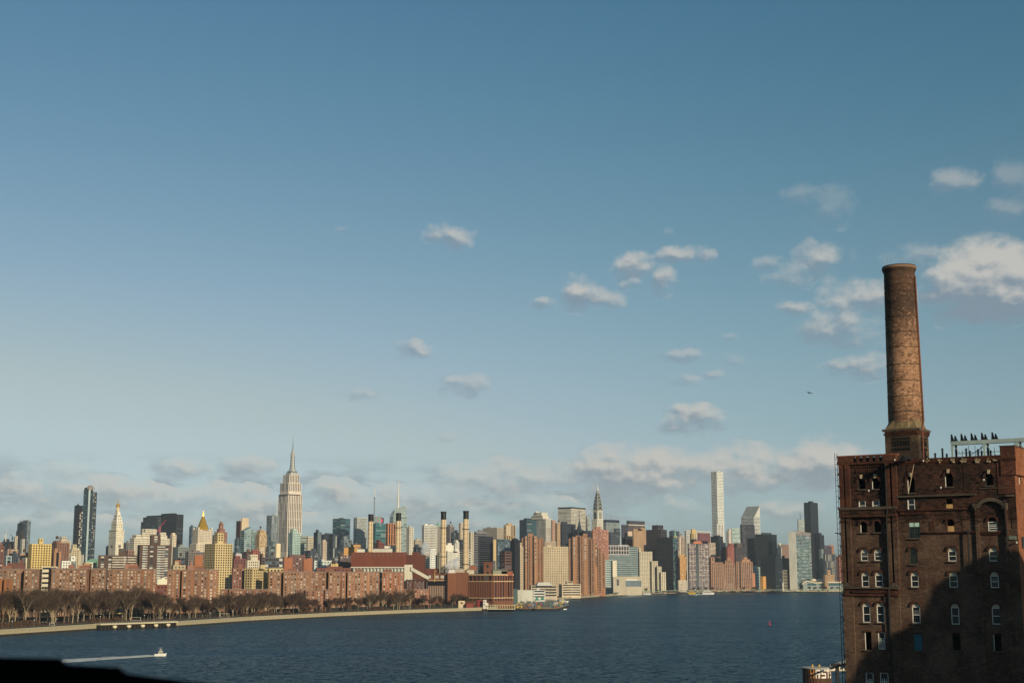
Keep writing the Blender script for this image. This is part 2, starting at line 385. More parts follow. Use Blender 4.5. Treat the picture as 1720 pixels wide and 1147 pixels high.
# ------------------------------------------------------------------ setting: water, land, seawall
def water_mat():
    m = bpy.data.materials.new('river_water'); m.use_nodes = True; t = NT(m.node_tree)
    b = t.n('ShaderNodeBsdfDiffuse'); gl = t.n('ShaderNodeBsdfAnisotropic', i_Roughness=.18); gl.inputs['Color'].default_value = (.80, .95, 1, 1); fr = t.n('ShaderNodeFresnel', i_IOR=1.33); mxs = t.n('ShaderNodeMixShader')
    g = t.n('ShaderNodeTexCoord'); p = g.outputs['Object']
    big = t.noise(t.v('MULTIPLY', p, (.0022, .011, 1)), 1.0, 5, .6)        # wind streaks, some 100 m long
    mid = t.noise(t.v('MULTIPLY', p, (.012, .05, 1)), 1.0, 4, .6)
    c = t.mix(t.mr(big, .36, .62), lin((10, 27, 38)), lin((22, 50, 64))); m.node_tree.links.new(c, b.inputs['Color'])
    w1 = t.noise(t.v('MULTIPLY', p, (.30, .62, 1)), 1.0, 4, .65, 1); w2 = t.noise(t.v('MULTIPLY', p, (1.1, 1.9, 1)), 1.0, 3, .6, 1)
    k = t.m('ADD', t.mr(big, .36, .62, .30, 1.15), t.m('MULTIPLY', t.m('SUBTRACT', mid, .5), 1.3))
    v = t.v('ADD', t.v('MULTIPLY', t.v('SUBTRACT', w1, (.5, .5, .5)), (1.5, 2.2, 0)), t.v('MULTIPLY', t.v('SUBTRACT', w2, (.5, .5, .5)), (1.1, 1.6, 0)))
    sc_v = t.n('ShaderNodeVectorMath', operation='SCALE'); m.node_tree.links.new(v, sc_v.inputs[0]); m.node_tree.links.new(t.m('MAXIMUM', k, .15), sc_v.inputs['Scale'])
    nrm = t.v('NORMALIZE', t.v('ADD', sc_v.outputs[0], (0, -.10, 1))); m.node_tree.links.new(nrm, gl.inputs['Normal']); m.node_tree.links.new(nrm, fr.inputs['Normal']); m.node_tree.links.new(t.m('MULTIPLY', fr.outputs[0], .43), mxs.inputs[0]); m.node_tree.links.new(b.outputs[0], mxs.inputs[1]); m.node_tree.links.new(gl.outputs[0], mxs.inputs[2])
    o = t.n('ShaderNodeOutputMaterial'); m.node_tree.links.new(mxs.outputs[0], o.inputs[0]); return m
wm = MB(); wm.face([(-14000, -1500, 0), (14000, -1500, 0), (14000, 24000, 0), (-14000, 24000, 0)]); wo_ = wm.build('water', water_mat(), kind='structure')

shore_px = [(-420, 1106), (-160, 1081), (0, 1068), (170, 1056.5), (300, 1052), (420, 1043.5), (560, 1036), (690, 1030.5), (815, 1026), (862, 1021), (905, 1012), (935, 1008), (1000, 1003), (1070, 998.5), (1150, 996.2), (1260, 995.0), (1415, 993.6), (1700, 992.5)]
shore = []
for px, py in shore_px:
    D = dw(py); shore.append(np.array(at(px, py, D)[:2]))
GZ = 3.4
landm = mat('city_ground', (92, 84, 74), .95, .3, .01)
land = MB(); poly = [tuple(p) for p in shore]+[(9000, 5600), (9000, 22000), (-13000, 22000), (-13000, 500)]
off = lambda p: (p[0]-1.2, p[1]+2.2)
land.prism([off(p) for p in shore]+[(9000, 5600), (9000, 22000), (-13000, 22000), (-13000, 500)], -2, GZ, landm)
land.build('ground', None, kind='structure')
# seawall: wet footing, panels with joints, coping
wetm = mat('tidal_stone', (60, 54, 44), .7, .35, .3); panm = mat('seawall_panel', (176, 162, 132), .85, .28, .25, stretch=(1, 1, 1)); copm = mat('seawall_coping', (200, 188, 158), .85, .12, .3)
sw = MB(); segs = []
for i in range(len(shore)-1):
    if shore_px[i][0] < -200 or shore_px[i+1][0] > 1420: continue
    segs.append((shore[i], shore[i+1], shore_px[i][0]))
for a, b, px in segs:
    t = (b-a)/np.linalg.norm(b-a); n = np.array([-t[1], t[0]])
    sw.prism([a-n*.1, b-n*.1, b+n*2.6, a+n*2.6], -1.5, 1.1, wetm)
    sw.prism([a+n*.35, b+n*.35, b+n*2.6, a+n*2.6], 1.0, 4.05, panm)
swo = sw.build('seawall', None, kind='structure')
cp = MB()
for a, b, px in segs:
    t = (b-a)/np.linalg.norm(b-a); n = np.array([-t[1], t[0]])
    cp.prism([a+n*.0, b+n*.0, b+n*.9, a+n*.9], 4.0, 4.4, copm)
cp.build('coping', None, swo)
pm = MB(); pm.box((0, 0, 0), (7.4, .3, 2.5), panm); pmesh = None; cnt = 0
for a, b, px in segs:
    if px > 815: continue
    L = np.linalg.norm(b-a); t = (b-a)/L; n = np.array([-t[1], t[0]]); k = int(L/8)
    for j in range(k):
        if cnt >= 200: break
        c = a+t*(j+.5)*(L/k)+n*.22
        if pmesh is None: o = pm.build('wall_panel', None); pmesh = o.data
        else: o = bpy.data.objects.new('wall_panel', pmesh); sc.collection.objects.link(o)
        o.parent = swo; o.location = (c[0], c[1], 2.35); o.rotation_euler = (0, 0, math.atan2(t[1], t[0])); cnt += 1
# park strip: paved promenade, lawn, running track
lawnm = mat('park_lawn', (44, 56, 32), .95, .4, .03); pavem = mat('promenade_paving', (84, 80, 70), .9, .2, .1); trackm = mat('running_track', (104, 62, 48), .95, .25, .05); soil = mat('leaf_litter', (84, 62, 44), .95, .4, .05)
def strip(name, i0, i1, d0, d1, z, m):
    mb = MB()
    for i in range(i0, i1):
        a, b = shore[i], shore[i+1]; mb.face([(a[0]-d0*.25, a[1]+d0, z), (b[0]-d0*.25, b[1]+d0, z), (b[0]-d1*.25, b[1]+d1, z), (a[0]-d1*.25, a[1]+d1, z)], m)
    return mb.build(name, None, kind='structure')
strip('promenade', 1, 9, 3.5, 9, GZ+.01, pavem)
strip('lawn', 1, 8, 9, 62, GZ+.02, lawnm)
strip('running_track', 1, 6, 62, 82, GZ+.03, trackm)
strip('park_ground', 1, 8, 82, 150, GZ+.02, soil)

# dark wall added to fill the dark zone behind the park tree trunks
hb = MB()
for i in range(1, 8):
    p, q = shore[i], shore[i+1]; dd = 150 if i < 4 else 108 if i < 6 else 64
    hb.prism([(p[0]-dd*.25, p[1]+dd), (q[0]-dd*.25, q[1]+dd), (q[0]-dd*.25, q[1]+dd+2), (p[0]-dd*.25, p[1]+dd+2)], GZ-.5, GZ+4.2, mat('dark_backing_wall', (44, 42, 38), .9, .4, .2))
o = hb.build('dark_backing_wall', None, kind='structure')
# ================================================================== skyline, left to right
G = (176,168,150)
# --- far left
t_, tp = bld('building_frame', 'dark half-built tower frame at the far left of the skyline', 3, 14, 25, 909, 3300, (48,46,50), sty('curtain', win='dark'), tiers=[(6,11,16,905)], roof=None)
def crane(label, px, yb, yt, jx, jy, D, m, cat='crane', cx=None, cy=None):
    a = at(px, yb, D); b = at(px, yt, D); j = at(jx, jy, D); c = at(cx or px+(px-jx)*.35, cy or yt+2, D)
    T_ = thing('tower_crane', label, cat, a)
    mb = MB(); s = .8
    for dx, dy in ((-s, -s), (s, -s), (s, s), (-s, s)): mb.tube((a[0]+dx, a[1]+dy, a[2]-2), (a[0]+dx, a[1]+dy, b[2]), .28, m=m)
    z = a[2]; k = 0
    while z < b[2]-2: mb.tube((a[0]-s, a[1]-s, z), (a[0]+s, a[1]-s, z+2), .2, m=m); mb.tube((a[0]+s, a[1]-s, z+2), (a[0]-s, a[1]-s, z+4), .2, m=m); z += 4
    mb.build('mast', None, T_)
    mb = MB(); top = (a[0], a[1], b[2]); 
    for dz in (0, 1.6): mb.tube((top[0], top[1]-s, top[2]+dz), (j[0], j[1], j[2]+dz*.4), .3, .2, m=m)
    for i in range(12):
        f = i/12; g = (i+.5)/12; P1 = np.array(top)*(1-f)+np.array(j)*f; P2 = np.array(top)*(1-g)+np.array(j)*g; mb.tube(P1, P2+np.array((0, 0, 1.6*(1-g*.6))), .16, m=m)
    mb.build('jib', None, T_)
    mb = MB(); mb.tube(top, (c[0], c[1], c[2]), .4, m=m); mb.box((c[0], c[1], c[2]-1), (3, 2, 3), m); mb.build('counterweight', None, T_)
crane('white tower crane with steep boom over the half-built frame at far left', 9.5, 908, 897, 11.5, 884, 3290, whitem)
crane('small dark tower crane beside the white crane at far left', 20.5, 907, 901, 17.5, 897, 3290, mat('dark_crane', (60,58,60), .6))
t_, tp = bld('glass_tower', 'tall pale blue glass tower with an exposed steel top at far left', 33, 46, 52, 875, 3400, (92,104,116), sty('curtain', win='soft'), st2=sty('curtain', win='silver', ww=.5), roof=None)
mb = MB(); 
for i in range(7): p = at(34+i*2.8, 875, 3405); mb.tube((p[0], p[1], p[2]-1), (p[0], p[1], p[2]+3.5), .5, m=steelm)
addpart(t_, 'roof_screen', mb, kind='stuff')
bld('glass_tower', 'dark blue glass slab in front of the tall pale blue tower at far left', 29.3, 40, 43, 880, 3330, (52,62,76), sty('curtain', win='dark'), tiers=[(30,38,41,878)], roof=None)
bld('office_tower', 'brown-topped dark tower below the pale blue glass tower', 27.3, 37, 41, 891, 3250, (84,66,62), sty('curtain', win='dark'), roof=None)
bld('apartment_tower', 'pale stone tower hugging the left edge of the far left glass towers', 24, 26, 30, 900, 3100, (206,186,156), 'small')
bld('apartment_tower', 'slim white balcony tower in front of the far left glass towers', 34.5, 38, 42, 905, 3000, (200,190,170), 'small')
bld('apartment_slab', 'yellow-brick apartment slab with tall penthouse at left, before the pair of dark towers', 48, 54, 87, 913, 1950, (224,188,118), sty('small', bay=3.4, fl=3.2, ww=.5, wh=.58, win='black'), tiers=[(64,66.5,73,904,6)], st2=sty('small', bay=3.4, fl=3.2, ww=.5, wh=.58, win='black'), roof=None, cat='apartments')
bld('apartment_block', 'reddish brown brick block with stepped roof right of the yellow slab', 87, 96, 117, 911, 2050, (142,98,84), 'small', tiers=[(89,95,103,908,8)], roof='tank')
bld('office_building', 'cream stepped penthouse block behind the reddish brown block', 98, 103, 119, 907, 2900, (214,190,150), 'office', tiers=[(100,104,112,901)], roof=None)
bld('apartment_block', 'tan block with a yellow upper box left of the dark twin towers', 117, 121, 134, 922, 2300, (206,182,136), 'small', tiers=[(120,122.5,129,914,5)], roof=None)
# --- pair of dark glass towers
t_, tp = bld('skyscraper', 'black slab tower with a column of white notched balconies', 125.2, 131, 139.5, 848.5, 3150, (30,32,38), sty('curtain', win='black'), roof=None, st2='none')
mb = MB(); pal = wallm((216,208,190)); C, u, v, L, Rr, zt = tp[0]
for i in range(24):
    z = zt-18-i*6.0; 
    if z < 12: break
    for s0, s1, dz in ((0.42, 0.95, .8), ((.42, .6, 4.2) if i % 3 else (.78, .95, 4.2))):
        a = C+v*Rr*s0-np.array([v[1], -v[0]])*0; n = np.array([v[1], -v[0]]); b = C+v*Rr*s1
        mb.prism([a+n*.1, b+n*.1, b+n*1.3, a+n*1.3][::-1], z, z+dz, pal)
addpart(t_, 'balcony_frames', mb, kind='stuff')
t_, tp = bld('skyscraper', 'tallest blue-green glass tower at left with a light vertical fold and rounded crown', 141, 149, 156.5, 821.5, 2950, (58,84,98), sty('curtain', win='teal', fl=4.2, bay=2.6, ww=.9, wh=.86), st2=sty('curtain', win='dark'), roof=None, tiers=[(142,148,153,818.5,3)])
C, u, v, L, Rr, zt = tp[0]
mb = MB(); st_ = wallm((176,196,196)); n_ = np.array([v[1], -v[0]])
mb.prism([C+u*.5-n_*.2, C+v*4.2+n_*-.2, C+v*4.2+n_*.5, C+u*-.2+n_*.5], 3, zt-1, st_); addpart(t_, 'light_fold', mb)
t2 = MB(); C2 = C+v*Rr; q = [C2-u*-1.0, C2+v*9.5, C2+v*9.5+u*L*.9, C2+u*L*.9]; t2.prism(q, 3, zt-5, wallm((44,54,64)), roofm); addpart(t_, 'wing', t2)
wn = MB(); panes(wn, q[0], q[1], 6, zt-5, sty('punch', fl=4.2, bay=2.6, ww=.45, wh=.5, win='lite'), random.Random(3)); addpart(t_, 'wing_windows', wn, kind='stuff')
mb = MB(); mb.lathe((C[0]+.5, C[1]+8), [(6.6, zt-1), (6.6, zt+3), (5.2, zt+6.5), (2, zt+8.2)], 14, mat('crown_steel', (150,136,126), .5)); addpart(t_, 'crown', mb)
mb = MB(); mb.tube((C[0]+9, C[1]+9, zt-1), (C[0]+9, C[1]+9, zt+6), .4, m=steelm); addpart(t_, 'mast', mb)
# --- white clock tower with gold lantern
D = 3350
t_, tp = bld('clock_tower', 'cream stone clock tower with pyramid roof and golden lantern', 183.5, 195.5, 208.5, 889.5, D, (238,222,188), sty('small', fl=4.4, bay=4.6, ww=.34, wh=.42, win='mix'), cat='clock tower', tiers=[(187.2,196,206.5,879.5,3)], roof=None)
C, u, v, L, Rr, zt = tp[0]; C2, u2, v2, L2, R2, z2 = tp[1]
cc = C+u*L/2+v*Rr/2; mb = MB()
def ringp(c, u, v, a, b): return [c-u*a/2-v*b/2, c-u*a/2+v*b/2, c+u*a/2+v*b/2, c+u*a/2-v*b/2]
mb.prism(ringp(cc, u, v, L+2.2, Rr+2.2), zt-1.8, zt-.2, creamst); mb.prism(ringp(cc, u, v, L+2.0, Rr+2.0), zt-17, zt-15.6, creamst); addpart(t_, 'cornice', mb)
for fc in (0, 1):
    mb = MB()
    base = (C+u*L/2) if fc == 0 else (C+v*Rr/2); tt = (-u if fc == 0 else v); n = np.array([tt[1], -tt[0]])
    for rad, mm, o in ((4.4, creamst, .35), (3.6, mat('clock_dial', (120,120,112), .5), .6)):
        zc = zt-38; mb.face([(*(base+tt*rad*math.cos(a)+n*o), zc+rad*math.sin(a)) for a in [2*math.pi*k/20 for k in range(20)]], mm)
    mb.face([(*(base+tt*x+n*.75), zc+z) for x, z in ((-.3, 0), (.3, 0), (.3, 3.1), (-.3, 3.1))], blackm); mb.face([(*(base+tt*x+n*.75), zc+z) for x, z in ((0, -.3), (2.4, -.3), (2.4, .3), (0, .3))], blackm)
    addpart(t_, 'clock_face', mb)
c2 = C2+u2*L2/2+v2*R2/2; zp = at(199, 857, D)[2]
mb = MB(); mb.prism(ringp(c2, u, v, L2+1.6, R2+1.6), z2-.4, z2+1, creamst); mb.prism(ringp(c2, u, v, L2, R2), z2+.9, zp, wallm((238,224,196)), None, ringp(c2, u, v, L2*.33, R2*.33)); addpart(t_, 'pyramid_roof', mb)
mb = MB()
for k, (px, py) in enumerate([(a, b) for b in (876, 871, 866) for a in (0, 1)]):
    z = at(199, py, D)[2]; f = 1-(z-z2)/(zp-z2)*.67
    for tt, h, side in ((v, R2, L2), (u, L2, R2)):
        n = np.array([tt[1], -tt[0]]) if tt is v else np.array([-tt[1], tt[0]])
        b = c2+n*(side/2*f+.35)+tt*((k % 2)-.5)*h*.35*f; mb.box((b[0], b[1], z), (1.6, 1.6, 2), W_DK, math.atan2(tt[1], tt[0]))
addpart(t_, 'dormers', mb, kind='stuff')
z = zp; r = L2*.2
mb = MB(); mb.lathe(c2, [(r*1.25, z-.3), (r*1.25, z+1), (r, z+1), (r, z+7), (r*1.15, z+7.4), (r*.95, z+8.5)], 12, creamst); addpart(t_, 'lantern', mb)
zc = z+8.3; mb = MB(); mb.lathe(c2, [(r*.95, zc), (r*1.05, zc+2.5), (r*.8, zc+6), (r*.3, zc+8.5), (r*.28, zc+11), (.4, zc+13), (.15, at(199, 834, D)[2])], 12, goldm); addpart(t_, 'gold_dome', mb)
bld('office_tower', 'grey ribbed office tower just right of the clock tower', 207, 213, 220, 911, 3500, (140,136,132), 'vert')
bld('office_building', 'low dark stone block left of the clock tower foot', 178, 181, 186, 917, 3400, (96,98,104), 'office')
# --- dark towers behind the cream stepped block
bld('office_tower', 'black glass slab, widest dark block left of the gold pyramid', 246, 296.5, 308.5, 863.5, 3700, (38,40,46), sty('ribbon', win='black', wh=.4), roof='box', st2=sty('ribbon', win='dark', wh=.3))
t_, tp = bld('office_tower', 'slate-grey glass tower overlapping the left end of the black slab', 237, 266, 271, 875, 3500, (74,82,88), sty('ribbon', win='dark', wh=.6), tiers=[(240.5,265,270,867.5,2)], roof=None)
t_, tp = bld('office_building', 'broad cream stepped office block with many tiers left of the gold pyramid', 218, 226, 285, 903, 3000, (234,216,182), 'office', tiers=[(222,229,281,898,6),(236,240,263,888,12),(268,270,279,894,8)], side=True, roof=None)
mb = MB(); p = at(240, 891, 3016); mb.box((p[0], p[1], p[2]), (9, 6, 6), mat('roof_plant', (96,104,112), .6)); addpart(t_, 'roof_plant', mb)
crane('pink-red tower crane with a raised boom before the black slab', 268.5, 893, 885, 279.5, 873, 3300, mat('red_crane', (206,80,96), .6), cx=264, cy=891)
bld('office_tower', 'narrow cream tower with arched top right of the stepped cream block', 286, 290, 296.5, 898, 2900, (230,204,166), 'small', tiers=[(287.5,290,294.5,894.5,3)], roof=None)
# --- gold pyramid building
D = 3300
bld('office_tower', 'slim blue glass tower with pale cap left of the gold pyramid', 318, 322, 330, 884, 3600, (70,100,124), sty('curtain', win='blue'), roof='box')
t_, tp = bld('office_tower', 'cream stone tower crowned by a shining gold pyramid', 319, 330, 362, 913, D, (230,206,172), sty('office', fl=4, bay=4, ww=.4), tiers=[(324,333,357,889,9)], roof=None)
C, u, v, L, Rr, zt = tp[1]; cc = C+u*L/2+v*Rr/2
mb = MB(); zb = at(341, 886, D)[2]; za = at(341, 866, D)[2]; zz = at(341, 857, D)[2]
rr = 13.2; mb.lathe(cc, [(rr+1, zt-.5), (rr, zb), (2.7, za)], 8, goldm, rot=R(22)); mb.lathe(cc, [(2.7, za), (2.4, za+2.2), (2.0, za+5), (.4, zz)], 8, goldm); addpart(t_, 'gold_pyramid', mb)
mb = MB()
for a, b in ((0, 0), (1, 0), (0, 1), (1, 1)):
    for e, f in ((.0, .0),):
        p = C+u*L*(a*.9+.05)+v*Rr*(b*.9+.05); mb.prism(ringp(p, u, v, 3.6, 3.6), zt-.4, zt+3.6, creamst); mb.lathe(p, [(1.9, zt+3.5), (.2, zt+6.5)], 4, creamst)
addpart(t_, 'corner_turrets', mb, kind='stuff')
bld('office_tower', 'narrow dark tower with white cap between gold pyramid and brown stepped tower', 356, 358.5, 362, 898, 3400, (52,56,64), 'curtain')
# --- brown stepped tower and yellow slab in front
bld('office_tower', 'brown brick tower stepping up to a rounded crown right of the gold pyramid', 360, 366, 382, 893, 3000, (168,112,92), sty('small', win='mix'), tiers=[(364.5,369,378,887.5,4),(367.5,370,375.6,879.5,3),(369,370.8,374,876,1.5)], roof=None)
bld('apartment_tower', 'yellow-brick apartment tower with tall plain core, in front of the brown stepped tower', 344, 362, 391, 912.5, 1850, (226,192,124), sty('small', bay=3.3, fl=3.1, ww=.5, wh=.58, mg=.5, win='black'), tiers=[(360.5,366,376,895,3)], roof=None, cat='apartments', st2=sty('small', bay=3.3, fl=3.1, ww=.5, wh=.58, mg=.5, win='black'))
# --- brown balcony towers
def balconies(T_, tp, wallc, spans, n, zoff=3.0, fl=2.8, face=1):
    C, u, v, L, Rr, zt = tp
    base, tt, LL = (C, v, Rr) if face else (C+u*L, -u, L)
    n_ = np.array([tt[1], -tt[0]]); mesh = {}
    for si, (s0, s1) in enumerate(spans):
        for i in range(n):
            z = zt-zoff-i*fl
            if si not in mesh:
                mb = MB(); h = (s1-s0)*LL; a = np.zeros(2); 
                mb.prism([a, a+n_*1.5, a+tt*h+n_*1.5, a+tt*h], 0, .25, wallm(wallc)); mb.prism([a+n_*1.4, a+n_*1.55, a+tt*h+n_*1.55, a+tt*h+n_*1.4], .2, 1.15, wallm(wallc))
                o = mb.build('balcony', None); mesh[si] = o.data
            else: o = bpy.data.objects.new('balcony', mesh[si]); sc.collection.objects.link(o)
            o.parent = T_; b = base+tt*s0*LL; o.location = (b[0]-T_.location.x, b[1]-T_.location.y, z-T_.location.z)
brn = (96,70,58)
t_, tp = bld('apartment_tower', 'dark brown brick tower with stacked white balconies and raised penthouse', 231, 235, 288, 914.5, 1700, brn, 'none', tiers=[(252,254,270,898,7)], ang=20, roof=None, st2=sty('housing', ww=.4, bay=7, win='lite', alt=False), dep=18, cat='apartments')
balconies(t_, tp[0], (206,200,186), [(.09,.25),(.55,.80)], 28)
t_, tp = bld('apartment_block', 'wide dark brown block with rows of white balconies below the clock tower', 163, 165, 230, 932, 1650, brn, 'none', tiers=[(198,199.5,211,921,8)], ang=15, roof=None, st2=sty('housing', ww=.4, bay=8, win='lite', alt=False), dep=18, cat='apartments')
balconies(t_, tp[0], (214,198,172), [(.37,.66),(.76,.98)], 16)
t_, tp = bld('apartment_block', 'small mauve-roofed block standing behind the wide brown balcony block', 212, 215, 226, 924, 2100, (150,108,100), 'small')
bld('office_tower', 'grey-green balcony tower right of the brown balcony tower', 290, 300, 318, 918, 2300, (142,150,142), sty('punch', ww=.6, win='dark'), roof='box', cat='apartments')
bld('brick_tower', 'orange-brown brick shaft with white marks near the top, left of the yellow apartment tower', 325, 327, 341.5, 932, 1600, (178,106,72), 'none', roof=None, dep=16, ang=15)
bld('office_building', 'brown and grey block with flat white roof below the gold pyramid', 311, 317, 345, 926, 2200, (132,118,110), 'office', tiers=[(322,325,336,924,6)])
# --- between pyramid and tallest setback tower
bld('office_tower', 'narrow red-brown slab with louvred side left of the tan slab', 397, 404, 408, 874.5, 3500, (118,72,66), sty('ribbon', win='dark', wh=.5), roof=None)
bld('office_tower', 'plain tan slab with a dark red left edge', 405, 406.5, 418, 869.5, 3500, (226,196,150), 'none', roof='box')
t_, tp = bld('glass_tower', 'pale green glass tower with a sloping roof right of the tan slab', 404, 411, 422.5, 891, 2900, (150,176,172), sty('curtain', win='teal'), roof=None, st2=sty('curtain', win='silver'))
C, u, v, L, Rr, zt = tp[0]; mb = MB()
p = [C, C+v*Rr, C+v*Rr+u*L, C+u*L]; z1 = at(420, 884.5, 2900)[2]
mb.v = [(*q, zt-.2) for q in p]+[(*p[1], z1), (*p[2], z1)]; mb.f = [(0,1,4), (1,2,5,4), (2,3,5), (0,4,5,3)]; mb.mats = [wallm((140,168,170))]; mb.mi = [0]*4; addpart(t_, 'sloping_roof', mb)
bld('glass_tower', 'slim pale teal tower with dark cap beside the sloping-roofed tower', 420, 424, 431, 893, 3200, (146,172,162), sty('curtain', win='teal'))
bld('glass_tower', 'dark blue-green low tower left of the sloping-roofed tower', 394, 398, 404, 905, 2800, (74,92,98), 'curtain')
bld('stone_tower', 'old pinkish stone tower with stepped shoulders left of the grey spired slab', 429, 436, 448.5, 897, 3000, (210,170,132), sty('small', win='mix'), tiers=[(431,437,447,891,5),(434,438,443.5,889,4)], roof='tank')
t_, tp = bld('office_tower', 'grey glass slab with a thin white spire left of the tallest setback tower', 448, 457, 468.5, 865, 4000, (150,156,158), sty('curtain', win='soft'), roof=None, st2=sty('vert', win='blue'))
spire(t_, 'spire', 464.5, 867, 832, 4010, 1.1, .3, whitem)
# --- tallest setback tower
D = 4100; esb = (232,208,182)
vst = sty('vert', bay=5.6, ww=.42, fl=3.9, seg=6, win='mix'); vst2 = sty('vert', bay=5.6, ww=.42, fl=3.9, seg=6, win='dark')
t_, tp = bld('skyscraper', 'tallest cream stone setback tower with silvery mast and antenna', 464.5, 482, 512, 937, D, esb, vst, st2=vst2, tiers=[(468,484,508,829.5,12),(470.5,485,506.5,810.5,4),(475.5,486,503,797,5)], roof=None)
C, u, v, L, Rr, zt = tp[3]; cc = C+u*L/2+v*Rr/2
k_, _ = ray(491, 790); cc = np.array([k_*(D+45), D+45.0])
wings = MB(); wwin = MB()
for (a0, ac, a1, ay, dd) in ((469.5, 475, 482, 829.5, -2), (497, 499, 508, 829.5, -8)):
    pass
zh = lambda py: at(491, py, D+40)[2]
mb = MB(); mb.prism(ringp(cc, u, v, L*.80, Rr*.80), zt-.5, zh(794), wallm((190,186,176))); mb.prism(ringp(cc, u, v, L*.62, Rr*.62), zh(794.2), zh(791), wallm((120,122,124))); addpart(t_, 'observation_deck', mb)
silv = mat('silver_metal', (196,192,180), .35, .15, .5, metal=.4)
mb = MB(); mb.lathe(cc, [(10.5, zh(791.5)), (9.0, zh(788)), (7.0, zh(784)), (6.3, zh(776)), (5.8, zh(766)), (5.9, zh(763)), (4.2, zh(760)), (3.9, zh(757)), (1.6, zh(754.5))], 8, silv, rot=.2); addpart(t_, 'mast', mb)
mb = MB()
for k in range(4):
    a = .2+k*math.pi/2+math.pi/4
    for f in range(5): z = zh(786-f*4.5); r = 7.4-f*.25; mb.box((cc[0]+r*math.cos(a), cc[1]+r*math.sin(a), z), (1.6, 1.6, 4.5), W_DK, a)
addpart(t_, 'mast_windows', mb, kind='stuff')
mb = MB(); mb.lathe(cc, [(1.5, zh(755)), (1.3, zh(748)), (.8, zh(747.5)), (.7, zh(741)), (.45, zh(740)), (.2, zh(730))], 8, steelm); addpart(t_, 'antenna', mb)
t_, tp = bld('glass_tower', 'pale green striped apartment tower in front of the foot of the tallest setback tower', 484, 492, 505, 894, 2700, (172,198,184), sty('vert', win='teal', bay=3.4), roof=None, st2=sty('punch', win='teal', ww=.6), tiers=[(487,492,500,890,2),(489,492.5,497,887.5,2)])
bld('office_tower', 'grey-green half of a two-tone office slab right of the tallest setback tower', 504, 506, 518, 899, 3300, (158,162,144), sty('ribbon', win='soft'), roof=None)
bld('office_tower', 'tan half of a two-tone office slab right of the tallest setback tower', 515, 517.5, 527.5, 901, 3250, (206,190,158), 'office', roof='box')
bld('glass_tower', 'slim dark tower with one bright vertical strip of glass', 527, 533, 540.5, 893.5, 2800, (58,66,76), sty('curtain', win='dark'), roof='box', st2=sty('vert', win='silver', bay=3, ww=.4))
bld('office_building', 'low dark office slab between the two slim dark towers', 538, 545, 560, 897, 3400, (60,70,84), sty('ribbon', win='dark'), tiers=[(545,548,556,895,3)], roof=None)
bld('stone_tower', 'narrow pink stone tower glimpsed between the two slim dark towers', 540, 543, 549, 909, 3000, (216,186,156), 'small', tiers=[(541,543,547,906,2)])
bld('glass_tower', 'dark blue apartment tower with white slotted crown', 552, 559, 567, 899, 2700, (54,66,80), sty('curtain', win='dark'), tiers=[(554,559,565.5,896,1.5)], st2=sty('vert', win='lite', bay=3.5, ww=.35), roof=None)
bld('office_tower', 'dark teal glass block with a chamfered corner, left of the pale gridded slab', 559, 572, 588.5, 870.5, 3900, (56,86,96), sty('ribbon', win='teal', wh=.7), roof=None)
bld('office_building', 'mid-grey office slab with white roof bulges below the dark teal block', 571, 578, 592, 906, 2600, (126,130,134), sty('curtain', win='soft'), tiers=[(575,578,585,900,3)], roof=None)
bld('office_tower', 'pale grey gridded slab left of the first smokestack', 594, 600, 617.5, 869.5, 3800, (186,184,172), sty('gridw', bay=3.4, fl=3.8, win='soft'), roof=None, tiers=[(594.5,600.5,617,868.5,1)])
# --- teal tower with lattice mast and pink screen
t_, tp = bld('office_tower', 'teal glass tower with a lattice mast and a pink screen on its roof', 625, 631, 648.5, 879, 3700, (48,122,124), sty('ribbon', win='teal', wh=.55), roof=None)
mb = MB(); p = at(631, 876, 3712); mb.box((p[0]+3, p[1]+6, p[2]+1), (22, 14, 26), mat('tower_top', (150,156,152), .6)); addpart(t_, 'roof_house', mb)
mb = MB(); q = at(639, 874, 3722); mb.box(q, (17, 9, 14), mat('sign_box', (50,52,60), .6)); addpart(t_, 'sign_box', mb)
pk = bpy.data.materials.new('pink_screen'); pk.use_nodes = True; b_ = pk.node_tree.nodes['Principled BSDF']; b_.inputs['Base Color'].default_value = (.5, .02, .08, 1); b_.inputs['Emission Color'].default_value = (.9, .05, .2, 1); b_.inputs['Emission Strength'].default_value = .35
mb = MB(); mb.box((q[0]+1.5, q[1]-4.8, q[2]-.5), (9.5, .5, 8.5), pk); addpart(t_, 'screen', mb)
mb = MB(); b0 = at(628.5, 872, 3705); r = 2.4
top = at(628.5, 838, 3705)[2]
for k in range(4):
    a = math.pi/4+k*math.pi/2; mb.tube((b0[0]+r*math.cos(a), b0[1]+r*math.sin(a), b0[2]-5), (b0[0]+.8*math.cos(a), b0[1]+.8*math.sin(a), top), .4, .3, m=steelm)
z = b0[2]; f = 0
while z < top: mb.tube((b0[0]-1.8, b0[1], z), (b0[0]+1.8, b0[1], z+4), .25, m=steelm); mb.tube((b0[0]+1.8, b0[1], z), (b0[0]-1.8, b0[1], z+4), .25, m=steelm); z += 4
mb.tube((b0[0], b0[1], top-1), (b0[0], b0[1], at(628.5, 834, 3705)[2]), .9, m=blackm); mb.tube((b0[0], b0[1], at(628.5, 834, 3705)[2]), (b0[0], b0[1], at(628.5, 821, 3705)[2]), 1.5, 1.2, m=whitem); addpart(t_, 'lattice_mast', mb)
bld('office_tower', 'orange-brown tower with dark vertical glass behind the second smokestack', 648, 652, 665, 878.5, 3200, (206,132,92), sty('vert', bay=5.5, ww=.5, win='dark'), roof=None)
bld('brick_building', 'dark red gabled block below the teal tower', 630, 636, 646, 911, 2500, (130,66,60), 'small', tiers=[(632,636,640,906,3)])
